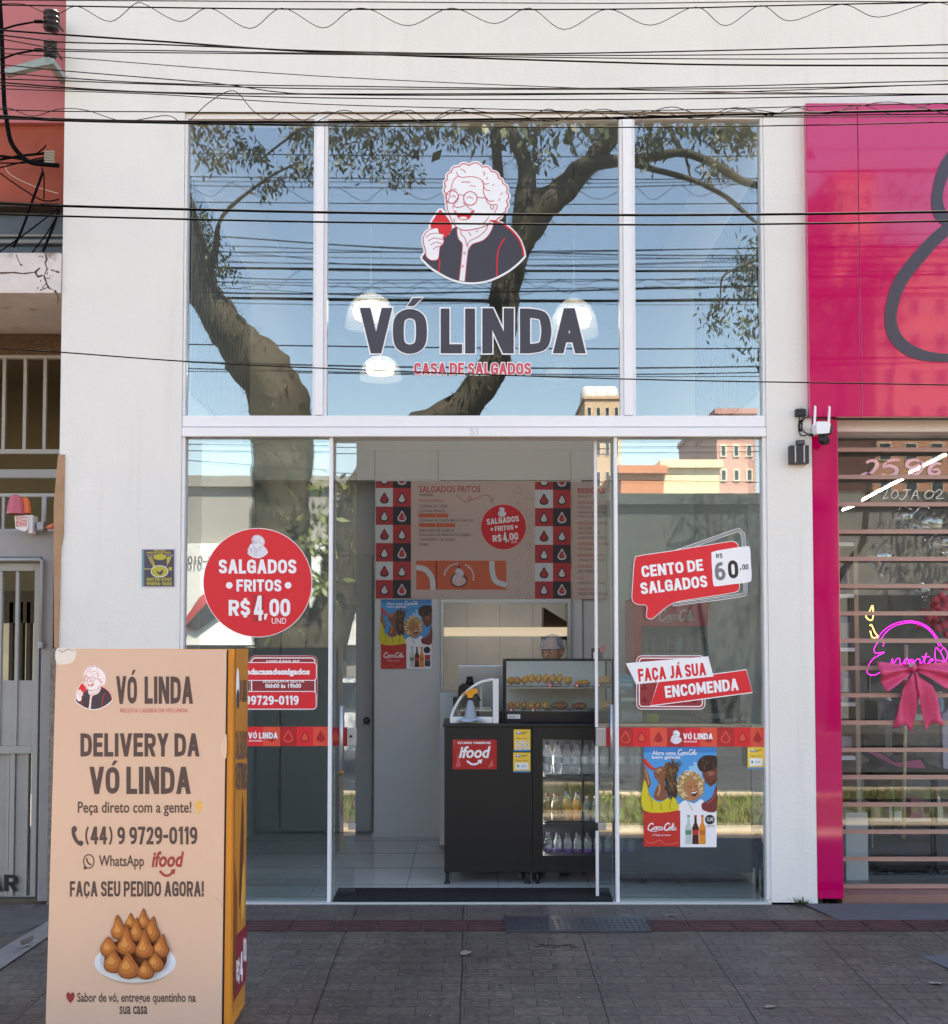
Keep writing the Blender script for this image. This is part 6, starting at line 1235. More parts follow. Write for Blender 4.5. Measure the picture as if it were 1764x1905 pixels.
for i, (x, y, r, k, ln) in enumerate(((662, 1392, 36, 1.35, 0), (726, 1385, 42, 1.55, 0), (606, 1430, 52, 1.5, -8), (765, 1440, 54, 1.5, 8), (692, 1440, 48, 1.55, 0), (556, 1515, 54, 1.0, -5), (812, 1520, 54, 1.35, 10), (645, 1500, 56, 1.75, 0), (736, 1515, 56, 1.7, 0), (580, 1585, 58, 1.05, 0), (790, 1588, 50, 1.0, 0), (656, 1608, 64, 1.1, 0), (742, 1626, 48, 1.05, 0))): snack(x, y, r, 5 + i * 4, k, ln)
g.build('food_picture', fp); g = G(lambda x, y: FT(x, y) + TN * .0082, nrm=TN, step=.0004); g.tf = tt
g.poly([(336, 1762), (340, 1746), (350, 1742), (358, 1752), (366, 1742), (376, 1746), (380, 1762), (372, 1782), (358, 1798), (344, 1782)], mat('totem_heart', '#8f2f2f', .5), 2)
tl('Sabor de vó, entregue quentinho na', 392, 1745, 987, 1806, .02); tl('sua casa', 604, 1812, 744, 1853, .02)
g.build('slogan', fp); g = G(lambda x, y: FT(x, y) + TN * .0082, nrm=TN, step=.0004); g.tf = tt
g.poly(crv([(290, 20), (372, 22), (388, 45), (370, 85), (330, 97), (288, 92)], True, 4), mat('peeled_white', '#d7d2cd', .8), 2); g.poly(crv([(1141, 450), (1126, 475), (1110, 510), (1118, 550), (1140, 565)], True, 4), mat('peeled_pale', '#d4baa8', .8), 2)
g.line(crv([(300, 25), (320, 35), (345, 22), (372, 30)]), 3, mat('crack_dark'  , '#5a463d'), 3); g.line(crv([(1085, 1265), (1105, 1290), (1120, 1312)]), 2, greyp, 2)
g.tf = None; g.build('peeled_patch', fp)
# side print
s0, s1, s2 = c4[1], c4[2], c4[1] + dep; SN = (s1 - s0).cross(s2 - s0).normalized(); SN = SN if SN.x > 0 else -SN
ts = zm(410, 1200, .3704); g = G(lambda x, y: Wp(x, y, s0, SN) + SN * .002, nrm=SN, step=.0006); g.tf = ts
g.poly([(74, 20), (138, 18), (120, 1790), (62, 1850)], mat('totem_side_ochre', '#b3742b', .5, var=.1), 1)
g.disc(84, 215, 8, white, 2, 100); g.disc(85, 270, 7, navy, 3, 50)
for t, y0, y1, xa, xb in (('VÓ LINDA', 150, 285, 94, 131), ('SALGADOS', 430, 575, 74, 132), ('QUENTINHOS', 592, 735, 74, 130)): g.text(t, xa, y0, xb, y1, brown, 2, bold=.03, rot=0)
g.poly(crv([(108, 755), (114, 900), (112, 1100), (100, 1280), (92, 1300), (96, 1050)], True, 4), mat('side_drip_brown', '#5d3018', .5), 2); g.poly(crv([(112, 1090), (119, 1200), (114, 1330), (106, 1380), (100, 1300)], True, 4), mat('side_drip_gold', '#cf9a45', .5), 3); g.poly([(70, 1080), (82, 1250), (80, 1500), (62, 1800)], mat('side_drip_rust', '#7d3f1d', .5), 2)
g.poly([(76, 1460), (131, 1400), (127, 1680), (66, 1790)], mat('side_wine', '#7c2330', .5), 3); g.text('R$', 76, 1570, 92, 1700, white, 4, bold=.03); g.text('4', 95, 1540, 108, 1690, white, 4, bold=.04); g.text('00', 111, 1470, 126, 1590, white, 4, bold=.03)
g.tf = None; g.build('side_print', tot)
# ================================================================ INSIDE THE SHOP: THINGS
# menu banners
mb = mat('menu_beige', '#c4aea6', .6); mred = mat('menu_red', '#b53a40', .6); mblk = mat('menu_black', '#3a3236', .6); mwht = mat('menu_white', '#c9cbd2', .6); mtxt = mat('menu_text', '#4d3c3b', .6); morg = mat('menu_orange', '#cf6446', .6); mfaint = mat('menu_faint', '#a08c86', .6)
MY = 2.494
t8 = zm(680, 880, .2608)
def tiles(g, x0, xm, x1, ys, ):
    for i in range(len(ys) - 1):
        y0, y1 = ys[i], ys[i + 1]; h = 131; cy = (y1 - h / 2) + 4
        for side, (xa, xb) in enumerate(((x0, xm), (xm, x1))):
            k = i % 2
            bg_, dr, ol = ((mred, mwht, mblk), (mblk, mred, mwht))[side] if k == 0 else ((mwht, mred, mblk), (mred, mwht, mblk))[side]
            g.rect(xa, y0, xb, y1, bg_, 2); cx = (xa + xb) / 2
            o_ = [(x, max(y, y0)) for x, y in dropshape(cx, cy + 4, 36, 1.25)]; n_ = [(x, max(y, y0)) for x, y in dropshape(cx, cy + 4, 25, 1.3)]
            g.poly(o_, ol, 3); g.poly(n_, dr, 4)
            if cy - 30 > y0:
                for dx, dy in ((4, 6), (10, 2), (9, 12)): g.disc(cx + dx, cy + dy, 2, ol if dr is not mwht else mblk, 5, n=6)
g = G(P2(MY), step=.0006); g.tf = t8
g.rect(75, 58, 1472, 895, mb, 1); tiles(g, 75, 196, 325, [58, 107, 240, 370, 500, 632, 763, 893]); tiles(g, 1210, 1338, 1465, [62, 119, 250, 380, 512, 642, 773, 895])
g.text('SALGADOS FRITOS', 384, 93, 820, 138, mred, 2, bold=.01); g.text('UNIDADE', 384, 146, 484, 166, mtxt, 2, bold=.01); g.text('PRODUTO/PREÇO', 383, 188, 562, 212, mred, 2)
for t, y, xb in (('COXINHA DE CARNE', 225, 585), ('COXINHA FRANGO', 259, 572), ('COXINHA DE QUEIJO, MILHO E BACON', 329, 772), ('ENROLADO DE SALSICHA', 398, 637), ('ENROLADO DE PRESUNTO E QUEIJO', 432, 750), ('TRAVESSEIRO DE QUEIJO', 466, 640), ('QUIBE', 500, 446)): g.text(t, 383, y, xb, y + 22, mtxt, 2, bold=.005)
for x0, x1, y in ((377, 590, 289), (381, 640, 358)): g.rect(x0, y, x1, y + 28, morg, 3); g.rect(498, y, 506, y + 28, mat('menu_orange_lt', '#df8a5e', .6), 4)
g.line(crv([(650, 155), (680, 185), (715, 208), (748, 195), (752, 172), (735, 170), (735, 195), (790, 180), (850, 158), (890, 170), (906, 205)]), 4, mred, 2); g.line([(885, 190), (906, 210), (912, 180)], 4, mred, 2)
for k in range(7): g.line(dropshape(1087, 120 + k * 122, 24), 3, mfaint, 2, True); g.line(dropshape(1165, 170 + k * 118, 22), 3, mfaint, 2, True)
round_price_args = None
g.rect(362, 625, 1005, 832, morg, 2); g.rect(500, 625, 512, 832, mat('menu_box_edge', '#8e3d2c', .6), 3)
g.line(crv([(362, 672), (430, 690), (475, 750), (482, 832)]), 38, mwht, 3); g.line(crv([(903, 628), (905, 700), (930, 770), (1005, 800)]), 38, mwht, 3)
g.poly(dropshape(667, 745, 72, 1.2), mat('menu_drop', '#7c4a44', .6), 3); granny(g, lambda a, b_: t8(620 + (a - 183) * .068, 680 + (b_ - 165) * .075), mwht, mat('menu_pink', '#d9b0aa', .6), mwht, morg, 4, full=False, lw=16)
for k in range(16):
    a = rad(190 + k * 10.5 + (25 if k > 7 else 0)); g.disc(667 + 105 * math.cos(a), 740 + 95 * math.sin(a), 7, mwht, 3, n=8)
g.tf = None
round_price(g, *t8(985, 385), 161 * .2608, 6, 5, False)
mn = thing('menu_board', 'printed menu board SALGADOS FRITOS with drop pattern columns above the hatch', 'menu board', W(880, 1113, MY)); b = MB(); p0, p1 = W(699, 1114, MY), W(1064.5, 895, MY); b.box(p0.x, MY + .0005, p0.z, p1.x, MY + .0055, p1.z); b.build('board', mb, mn); g.build('print', mn)
g = G(P2(MY), step=.0006); g.tf = zm(660, 800, .2834)
g.rect(1422, 345, 1640, 1110, mb, 1); g.text('BEBIDAS', 1464, 380, 1640, 417, mred, 2, bold=.015); g.text('PRODUTO', 1464, 428, 1552, 444, mtxt, 2)
y = 466
for t, k in (('REFRIGERANTE 2 LITROS', 1), ('COCA COLA', 0), ('GUARANÁ ANTARCTICA', 0), ('FANTA / LARANJA / UVA', 0), ('REFRIGERANTE 600 ML', 1), ('COCA COLA', 0), ('COCA COLA ZERO', 0), ('GUARANÁ ANTARCTICA', 0), ('REFRIGERANTE 1 LITRO', 1), ('COCA COLA', 0), ('REFRIGERANTE LATA', 1), ('LARANJA / GUARANÁ', 0), ('SUCO KAPO', 1), ('UVA / MORANGO', 0), ('ÁGUA', 1), ('COM GÁS / SEM GÁS', 0), ('ENERGÉTICO', 1), ('FURIOSO TRADICIONAL', 0)):
    y += 12 if k and y > 470 else 0; g.text(t, 1464, y, 1464 + len(t) * 10.4, y + 20, mred if k else mtxt, 2); y += 31
g.tf = None; mn2 = thing('menu_board', 'second menu board BEBIDAS half hidden behind the right door edge', 'menu board', W(1100, 1113, MY)); b = MB(); p0, p1 = W(1066, 1114, MY), W(1126, 897, MY); b.box(p0.x, MY + .0005, p0.z, p1.x, MY + .0055, p1.z); b.build('board', mb, mn2); g.build('print', mn2)
# poster on the column
g = G(P2(2.496), step=.0004); x0, y0 = 660 + 172 * .2834, 800 + 1113 * .2834; x1, y1 = 660 + 505 * .2834, 800 + 1570 * .2834
drink_poster(g, lambda a, b_: (x0 + (a - 415) / 478 * (x1 - x0), y0 + (b_ - 740) / 657 * (y1 - y0)), False); sign(g, 'drink_poster', 'glossy drink poster with laughing people on the grey column inside', 'poster')

# counter ---------------------------------------------------------------------------
cblk = mat('counter_black', '#141417', .45, var=.12, vscale=6); CYF = .57
def cx_(px, Y=CYF): return W(px, 1450, Y).x
def cz(py, Y=CYF): return W(870, py, Y).z
CT = cz(1347)
ct = thing('counter', 'matt black counter block on thin legs with red delivery sticker', 'counter', (cx_(908), CYF, .012))
b = MB(); b.box(cx_(827), CYF, cz(1623), cx_(991) - .002, CYF + .6, CT - .02, .004); b.build('body', cblk, ct); b = MB(); b.box(cx_(824), CYF - .01, CT - .019, cx_(991) - .001, CYF + .62, CT, .004); b.build('worktop', cblk, ct)
for px, yy in ((832, .02), (982, .02), (836, .54), (980, .54)):
    b = MB(); b.tube([(cx_(px), CYF + yy, .013), (cx_(px), CYF + yy, cz(1623) - .001)], .012, 10); b.lathe([(.02, 0), (.02, .012), (.012, .02)], (cx_(px), CYF + yy, .0125), 10); b.build('leg', black, ct)
# drinks fridge
fr_ = thing('display_fridge', 'low black glass fronted fridge full of bottles beside the counter', 'fridge', (cx_(1200), CYF, .012))
fx0, fx1, fx2 = cx_(991), cx_(1010), cx_(1200); fx3 = cx_(1415)
b = MB(); zb0, zt0, zw0, zw1 = cz(1623), CT - .02, cz(1592), cz(1376)
b.box(fx0, CYF, zb0, fx1, CYF + .55, zt0); b.box(fx1 + .0005, CYF, zw1, fx2 - .0005, CYF + .55, zt0); b.box(fx1 + .0005, CYF, zb0, fx2 - .0005, CYF + .55, zw0); b.box(fx1 + .0005, CYF + .50, zw0 + .0005, fx2 - .0005, CYF + .55, zw1 - .0005); b.box(fx2, CYF, zb0, fx3, CYF + .55, zt0)
b.build('cabinet', cblk, fr_); b = MB(); b.box(fx0 + .001, CYF - .01, CT - .019, fx3, CYF + .62, CT, .004); b.build('worktop', cblk, fr_)
b = MB(); b.box(fx1 + .002, CYF + .012, zw0 + .002, fx2 - .002, CYF + .02, zw1 - .002); b.build('glass_door', glass('fridge_glass', .05, (.96, .98, .97)), fr_)
b = MB(); b.box(fx1 + .004, CYF + .03, cz(1447, .72), fx2 - .004, CYF + .49, cz(1441, .72)); b.build('shelf', mat('fridge_shelf', '#26272a', .4), fr_)
b = MB(); b.box(fx1 + .004, CYF + .03, cz(1534, .72), fx2 - .004, CYF + .49, cz(1528, .72)); b.build('shelf', MATS['fridge_shelf'], fr_)
b = MB(); b.box(fx1 + .003, CYF + .495, zw0 + .003, fx2 - .003, CYF + .499, zw1 - .003); b.build('liner', mat('fridge_liner', '#1b1c1f', .5), fr_)
b = MB(); b.box(fx1 + .001, CYF + .24, zw0 + .05, fx1 + .008, CYF + .29, zw1 - .05); b.build('light_strip', mat('fridge_led', '#f4f8ff', .4, emit=8), fr_)
for px, yy in ((1000, .02), (1195, .02), (1405, .02), (1002, .5), (1400, .5)):
    b = MB(); b.tube([(cx_(px), CYF + yy, .013), (cx_(px), CYF + yy, zb0 - .001)], .012, 10); b.build('leg', black, fr_)
g = G(P2(CYF - .0015), step=.0005); g.rect(842.5, 1376, 924.5, 1431, mat('ifood_red', '#b3121f', .2, coat=.5), 1); g.text('ESTAMOS TAMBÉM NO', 852, 1379, 913, 1384, white, 2, bold=.02); ifood(g, 854, 1388, 913, 1424, white, 2)
for k in range(5): g.poly([(848 + k * 15, 1428), (852 + k * 16, 1400 + k * 3), (858 + k * 15, 1425)], mat('wrap_glint', '#cf5560', .25), 2) if k in (0, 4) else None
g.build('print'); o = bpy.data.objects['print.001'] if 'print.001' in bpy.data.objects and bpy.data.objects['print.001'].parent is None else None
for o in bpy.data.objects:
    if o.name.startswith('print') and o.parent is None: o.name = 'delivery_sticker'; tag(o, 'glossy red delivery sticker with smile arrow on the counter front', 'sticker')
g = G(P2(CYF - .0015), step=.0005); pay(g, 956, 1357, 987, 1397.5, True); sign(g, 'payment_sticker', 'yellow payment sticker with many card icons, upper one on the counter', 'payment sticker')
g = G(P2(CYF - .0015), step=.0005); pay(g, 955, 1400, 987, 1436.5, False); sign(g, 'payment_sticker', 'yellow payment sticker with one white box, lower one on the counter', 'payment sticker')

# bottles
clear = film('clear_bottle', '#d5dde4', .24, .12)
def bottle(name, label, group, h, r, bodym, liquid, cap, lab, labz, kind=0):
    t = thing(name, label, 'bottle', (0, 0, 0), group); s_ = h
    b = MB(); b.lathe([(0, .0), (r * .9, .001), (r, .01 * s_ * 5), (r, .30 * s_), (r * .93, .36 * s_), (r, .42 * s_), (r, .62 * s_), (r * .8, .74 * s_), (r * .42, .86 * s_), (r * .38, .93 * s_)], (0, 0, 0), 16); b.build('body', bodym, t)
    if liquid: b = MB(); b.lathe([(0, .004), (r * .9, .005), (r * .93, .05 * s_), (r * .93, .60 * s_), (r * .74, .73 * s_), (0, .735 * s_)], (0, 0, 0), 14); b.build('drink', liquid, t)
    b = MB(); b.lathe([(r * .46, .91 * s_), (r * .47, .99 * s_), (r * .42, s_), (0, s_)], (0, 0, 0), 14); b.build('cap', cap, t)
    if lab: b = MB(); b.lathe([(r * 1.02, labz[0] * s_), (r * 1.02, labz[1] * s_)], (0, 0, 0), 16); b.build('label', lab, t)
    return t
capb = mat('cap_blue', '#33479c', .4); capw = mat('cap_white', '#d8d8d4', .4); capp = mat('cap_purple', '#7f5aa6', .4); labw = mat('label_white', '#eef0f4', .5, var=.15, vscale=80); labp = mat('label_purple', '#8a55b0', .5, var=.2, vscale=60); water = film('water_fill', '#c2ccd6', .3, .1)
BY_ = .74
def row(proto, pxs, pyb, shared=True):
    o = None
    for i, px in enumerate(pxs):
        p = W(px, pyb, BY_ + (.02 if i % 2 else 0)); 
        if i == 0: o = ground_to(proto, p)
        else: dup(proto, p, rz=random.uniform(0, 6))
k_ = (BY_ + 7.5) / F
row(bottle('water_bottle', 'clear water bottle with white label and blue cap on the top fridge shelf', 'water bottles on the top fridge shelf', 60 * k_, .0305, clear, water, capb, labw, (.33, .55)), [1018.5, 1037, 1055, 1072, 1090.5, 1106, 1125, 1143, 1160, 1177, 1191], 1440)
row(bottle('juice_bottle', 'brown drink bottle with black foot on the middle fridge shelf', 'brown drink bottles on the middle fridge shelf', 50 * k_, .029, clear, mat('brown_drink', '#8d5a3c', .3), mat('cap_red', '#b13a3a', .4), mat('label_brown', '#a06a4c', .5), (.3, .5)), [1018.5, 1034], 1527)
row(bottle('juice_bottle', 'orange juice bottle with blue cap on the middle fridge shelf', 'orange juice bottles on the middle fridge shelf', 54 * k_, .031, clear, mat('orange_juice', '#f2a512', .3), capb, mat('label_orange', '#d98a1a', .5), (.3, .5)), [1055.5, 1074], 1527)
row(bottle('drink_bottle', 'small pale bottle with white cap on the middle fridge shelf', 'white capped bottles on the middle fridge shelf', 46 * k_, .026, clear, water, capw, mat('label_green', '#9fae8c', .5), (.3, .55)), [1092, 1108, 1124, 1141, 1158, 1174, 1190], 1527)
row(bottle('water_bottle', 'small water bottle with purple label on the bottom fridge shelf', 'purple label bottles on the bottom fridge shelf', 42 * k_, .027, clear, water, capp, labp, (.08, .32)), [1020, 1038, 1056.5, 1075, 1094, 1112, 1132, 1155, 1176], 1592)

# heated pastry case
dsp = thing('pastry_case', 'black framed glass pastry case with two shelves on the counter', 'display case', (cx_(1040, .75), .75, CT)); DY = .74; DK = .40
dx0, dx1 = W(939, 1290, DY).x, W(1141.5, 1290, DY).x; dz0, dz1, dzb = CT + .001, W(870, 1230, DY).z, W(870, 1323, DY).z
b = MB()
for xx in (dx0, dx1 - .012):
    for yy in (DY, DY + DK - .012): b.box(xx, yy, dzb, xx + .012, yy + .012, dz1)
b.box(dx0 - .004, DY - .004, dz1 + .0005, dx1 + .004, DY + .014, dz1 + .014, .002); b.box(dx0 - .004, DY + DK - .014, dz1 + .0005, dx1 + .004, DY + DK + .004, dz1 + .014, .002); b.box(dx0 - .004, DY + .0145, dz1 + .0005, dx0 + .012, DY + DK - .0145, dz1 + .014); b.box(dx1 - .012, DY + .0145, dz1 + .0005, dx1 + .004, DY + DK - .0145, dz1 + .014); b.box(dx0, DY, dz0, dx1, DY + DK, dzb - .0005, .004); b.build('frame', mat('case_black', '#1b1b1d', .3), dsp)
b = MB(); b.box(dx0 + .013, DY + .002, dzb, dx1 - .013, DY + .006, dz1); b.build('front_glass', THIN, dsp)
zs = W(870, 1279, DY).z; b = MB(); b.box(dx0 + .013, DY + .015, zs - .006, dx1 - .013, DY + DK - .015, zs); b.build('shelf', mat('case_shelf', '#b9bbbd', .25, metal=.6), dsp)
b = MB(); b.box(dx0 + .013, DY + DK - .01, dzb, dx1 - .013, DY + DK - .006, dz1); b.build('back_panel', mat('case_back_satin', '#dcdedf', .4), dsp); b = MB(); b.box(dx0 + .0125, DY + .015, dz1 + .004, dx1 - .0125, DY + DK - .015, dz1 + .009); b.build('top_glass', THIN, dsp)
g = G(P2(DY - .002), step=.0004); g.rect(944, 1329, 968, 1337, white, 1); g.text('20-80°C', 947, 1331, 965, 1335.5, greyp, 2); g.build('rating_label', dsp)
crust = mat('golden_crust', '#e3a34a', .6, var=.25, vscale=25, bump=.3, bscale=80); crust2 = mat('brown_crust', '#cc8a46', .6, var=.25, vscale=25, bump=.3, bscale=80); dark_roll = mat('dark_roll', '#8c5436', .55, var=.2, vscale=20)
def pastry(px, py, rx_, rz_, m, label, grp, Y=DY + .12, tilt=0, sharp=.25):
    rx_ *= 1.14; rz_ *= 1.22; p = W(px, py, Y); b = MB(); rot = Matrix.Rotation(rad(tilt), 3, 'Y')
    b.blob((p.x, p.y, p.z + rz_), rx_, .045, rz_, rot=rot, seg=16, fn=lambda v: Vector((v.x * (1 - sharp * max(v.z, 0)), v.y * (1 - sharp * max(v.z, 0)), v.z * (1.0 + .12 * math.sin(3 * v.x)))))
    tag(b.build('pastry', m), label, 'pastry', grp)
for i, (px, t) in enumerate(((950, 6), (962, -6), (977, 28), (989, 12), (1002, 10), (1015, 8), (1028, 8), (1041, 12))): pastry(px, 1273.5 - (2 if i > 2 else 0), .026 if i < 2 else .021, .023 if i < 2 else .028, crust2 if i < 2 else crust, ('round brown pastry at the left end of the upper shelf' if i < 2 else 'golden drop shaped pastry in the row on the upper shelf'), 'pastries on the upper shelf', tilt=t)
pastry(1057, 1273, .028, .024, crust, 'single golden pastry leaning right at the end of the upper row', 'pastries on the upper shelf', tilt=40, sharp=.4)
pastry(1084, 1275, .05, .016, crust, 'long flat golden pastry beside the tag on the upper shelf', 'pastries on the upper shelf', sharp=.1); pastry(1125, 1275, .055, .026, crust, 'thick golden loaf at the right end of the upper shelf', 'pastries on the upper shelf', sharp=.1)
for i, px in enumerate((950, 962, 975, 988, 1001, 1014)): pastry(px, 1320, .020, .024, crust if i % 2 else crust2, 'golden egg shaped pastry in the row on the lower shelf', 'pastries on the lower shelf')
pastry(1041, 1320, .055, .022, dark_roll, 'dark brown loaf on a tray on the lower shelf, left one', 'pastries on the lower shelf', sharp=.05); pastry(1078, 1320, .05, .02, dark_roll, 'dark brown loaf on a tray on the lower shelf, right one', 'pastries on the lower shelf', sharp=.05); pastry(1129, 1320, .04, .026, crust, 'golden pastry at the right end of the lower shelf', 'pastries on the lower shelf', sharp=.2)
for px0, px1, py in ((945, 1062, 1275.5), (1070, 1100, 1277), (1106, 1138, 1277), (946, 1020, 1321.6), (1026, 1058, 1321.6), (1064, 1094, 1321.6)):
    b = MB(); p0, p1 = W(px0, py, DY + .06), W(px1, py, DY + .06); b.box(p0.x, DY + .04, p0.z - .004, p1.x, DY + .24, p0.z + .002, .001); tag(b.build('tray', mat('tray_grey', '#8b8d90', .3, metal=.5)), 'thin grey serving tray under pastries in the case', 'tray', 'serving trays in the pastry case')
for i, (px, py, tx_) in enumerate(((1033, 1274.5, 'CARNE'), (1084, 1275, 'QUEIJO'), (1124, 1274.5, 'QUIBE'), (961, 1321, 'FRANGO'), (1002, 1321, 'BACON'))):
    g = G(P2(DY + .03), step=.0005); g.poly(rrect(px - 12, py - 3, px + 12, py + 3, 2.5), black, 1); g.disc(px - 10, py - .5, 4.4, red, 2, n=16); g.poly(dropshape(px - 10, py - .2, 2.2), white, 3); g.text(tx_, px - 4, py - 1.6, px + 10, py + 1.4, white, 2); sign(g, 'flavour_tag', ['black tag in the middle of the upper pastry shelf', 'black tag under the long flat pastry on the upper shelf', 'black tag at the right end of the upper pastry shelf', 'black tag at the left of the lower pastry shelf', 'black tag beside the last egg shaped pastry on the lower shelf'][i], 'flavour tag', 'flavour tags')
# quarter-round white case
wc = thing('curved_case', 'white quarter round glass display case on the counter beside the spray bottle', 'display case', (cx_(880, .63), .63, CT)); CYY = .63
t3 = zm(680, 1160, .2939); A = lambda x, y, Y=CYY: W(*t3(x, y), Y)
wpl = mat('white_case_plastic', '#dcdcdf', .3)
b = MB(); arc = crv([(541, 600), (560, 545), (600, 475), (660, 415), (730, 372), (812, 353)], n=6); b.tube([A(*p) for p in arc], .010, 10); b.box(A(806, 0).x, CYY - .015, CT + .002, A(843, 0).x, CYY + .02, A(0, 350).z, .004); b.box(A(535, 0).x, CYY - .015, CT + .003, A(805, 0).x, CYY + .02, A(0, 590).z, .004); b.build('end_frame', wpl, wc)
b = MB(); b.prism([A(*p) for p in arc] + [A(806, 353), A(806, 590), A(541, 595)], (0, .004, 0)); b.build('side_glass', THIN, wc)
b = MB(); q = [A(*p) for p in arc]; 
for i in range(len(q) - 1): b.face([q[i], q[i + 1], q[i + 1] + Vector((0, .45, 0)), q[i] + Vector((0, .45, 0))])
b.build('curved_glass', THIN, wc); b = MB(); b.box(A(600, 0).x, CYY + .03, A(0, 556).z, A(800, 0).x, CYY + .4, A(0, 548).z); b.box(A(728, 0).x, CYY + .2, A(0, 560).z, A(740, 0).x, CYY + .21, A(0, 400).z); b.build('inner_shelf', steel, wc)
# spray bottle on a cloth
sb = thing('spray_bottle', 'translucent spray bottle with yellow trigger head on the counter', 'spray bottle', A(664, 625, .60)); c = A(664, 622, .60)
b = MB(); b.lathe([(0, 0), (.040, .002), (.043, .02), (.040, .05), (.026, .11), (.017, .135), (.015, .145)], c, 20); b.build('bottle', mat('milky_blue_plastic', '#a9b7cc', .25, trans=.3), sb)
b = MB(); b.lathe([(.017, .143), (.017, .158), (.012, .16)], c, 14); b.build('collar', black, sb)
hd = c + Vector((0, 0, .16)); b = MB(); b.prism([hd + Vector((x, -.012, z)) for x, z in ((-.018, 0), (.014, 0), (.022, .02), (.05, .035), (.045, .062), (.0, .058), (-.03, .038), (-.034, .022), (-.02, .02))], (0, .024, 0)); b.tube([hd + Vector((-.034, 0, .03)), hd + Vector((-.052, 0, .028))], .007, 8); b.build('spray_head', mat('spray_yellow', '#e0941f', .4), sb)
b = MB(); b.tube([hd + Vector((.03, 0, .03)), hd + Vector((.05, 0, .005)), hd + Vector((.068, 0, -.02))], [.009, .008, .006], 8); b.build('trigger', black, sb)
b = MB(); bm = b.bm; r_ = random.Random(3)
rings = []
for j in range(6):
    rr_ = .012 + j * .013; rings.append([bm.verts.new(c + Vector((rr_ * 1.25 * math.cos(a_ * .393), -.01 + .6 * rr_ * math.sin(a_ * .393), .03 - j * .0055 + r_.uniform(0, .012)))) for a_ in range(16)])
for a_, d_ in zip(rings, rings[1:]):
    for i in range(16): bm.faces.new((a_[i], a_[(i + 1) % 16], d_[(i + 1) % 16], d_[i])).smooth = True
tag(b.build('cloth', mat('blue_grey_cloth', '#9fb0c6', .9)), 'crumpled pale blue cloth around the foot of the spray bottle', 'cloth')
# behind the counter
b = MB(); SYY = 1.7; b.box(A(585, 0, SYY).x, SYY, .9, A(880, 0, SYY).x, SYY + .4, A(0, 262, SYY).z, .01); sw = b.build('steel_cabinet', mat('steel_cabinet', '#a3a6a8', .3, metal=.7, var=.15, vscale=3)); tag(sw, 'stainless steel cabinet top behind the curved case', 'cabinet')
b = MB(); b.box(A(470, 0, 1.9).x, 1.9, .05, A(600, 0, 1.9).x, 2.3, A(0, 437, 1.9).z, .01); tag(b.build('white_freezer', mat('freezer_white', '#c8cacc', .4)), 'white chest corner behind the left end of the counter', 'freezer')
gr = thing('hand_appliance', 'black hand appliance standing behind the curved case', 'appliance', A(640, 430, 1.3)); b = MB(); b.prism([A(585, 470, 1.3), A(590, 400, 1.3), (A(620, 380, 1.3)), A(660, 385, 1.3), A(700, 400, 1.3), A(690, 470, 1.3)], (0, .1, 0)); b.build('body', black, gr); b = MB(); b.tube([A(660, 395, 1.34), A(660, 335, 1.34)], [.03, .022], 12); b.build('neck', black, gr)
b = MB(); b.box(A(555, 0, 1.3).x, 1.25, .9, A(720, 0, 1.3).x, 1.5, A(0, 470, 1.3).z); tag(b.build('black_stand', black), 'black box stand under the hand appliance', 'stand')
b = MB(); p0 = A(850, 580, .8); b.box(p0.x - .03, .8, CT + .001, p0.x + .02, .84, A(0, 555, .8).z, .003); tag(b.build('power_block', black), 'black power block between the two display cases', 'power block')
# little stand with drop badge on the pastry case
ps = thing('counter_sign', 'small black holder with round red drop badge on the pastry case', 'counter sign', W(1109, 1229, .85)); b = MB(); p0, p1 = W(1101, 1228, .85), W(1122, 1206, .85); b.box(p0.x, .85, dz1 + .016, p1.x, .87, p1.z, .003); b.build('holder', mat('holder_dark', '#4b484a', .5), ps); g = G(P2(.848), step=.0005); g.rect(1104, 1213, 1111, 1226, white, 1); g.disc(1121, 1208, 6.2, red, 1); g.disc(1121, 1208, 5, greyp, 2); g.poly(dropshape(1121, 1208, 3), red, 3); g.build('badge', ps)

# the cook ---------------------------------------------------------------------------
skin = mat('skin_brown', '#c58f72', .55); shirt = mat('grey_uniform', '#74767c', .8); hairm = mat('dark_hair', '#1c1716', .7)
pY = 1.50; hc = W(1027, 1221, pY) + Vector((0, 0, .034)); pr_ = thing('person', 'person in a hairnet looking down behind the pastry case', 'person', (hc.x, pY, .012))
def skinned(verts, edges, radii, root, name, m, parent, sub=2):
    me = bpy.data.meshes.new(name + '_tmp'); me.from_pydata([Vector(v) for v in verts], edges, []); ob = bpy.data.objects.new(name + '_tmp', me); COL.objects.link(ob)
    sk = ob.modifiers.new('s', 'SKIN'); sb_ = ob.modifiers.new('u', 'SUBSURF'); sb_.levels = sub
    for i, r in enumerate(radii): me.skin_vertices[0].data[i].radius = r if isinstance(r, tuple) else (r, r)
    me.skin_vertices[0].data[root].use_root = True
    bpy.context.view_layer.update(); ev = ob.evaluated_get(bpy.context.evaluated_depsgraph_get()); nm = bpy.data.meshes.new_from_object(ev)
    bpy.data.objects.remove(ob); bpy.data.meshes.remove(me)
    b = MB(); b.bm.from_mesh(nm); bpy.data.meshes.remove(nm); return b.build(name, m, parent, smooth=True)
hx, fz = hc.x, .012
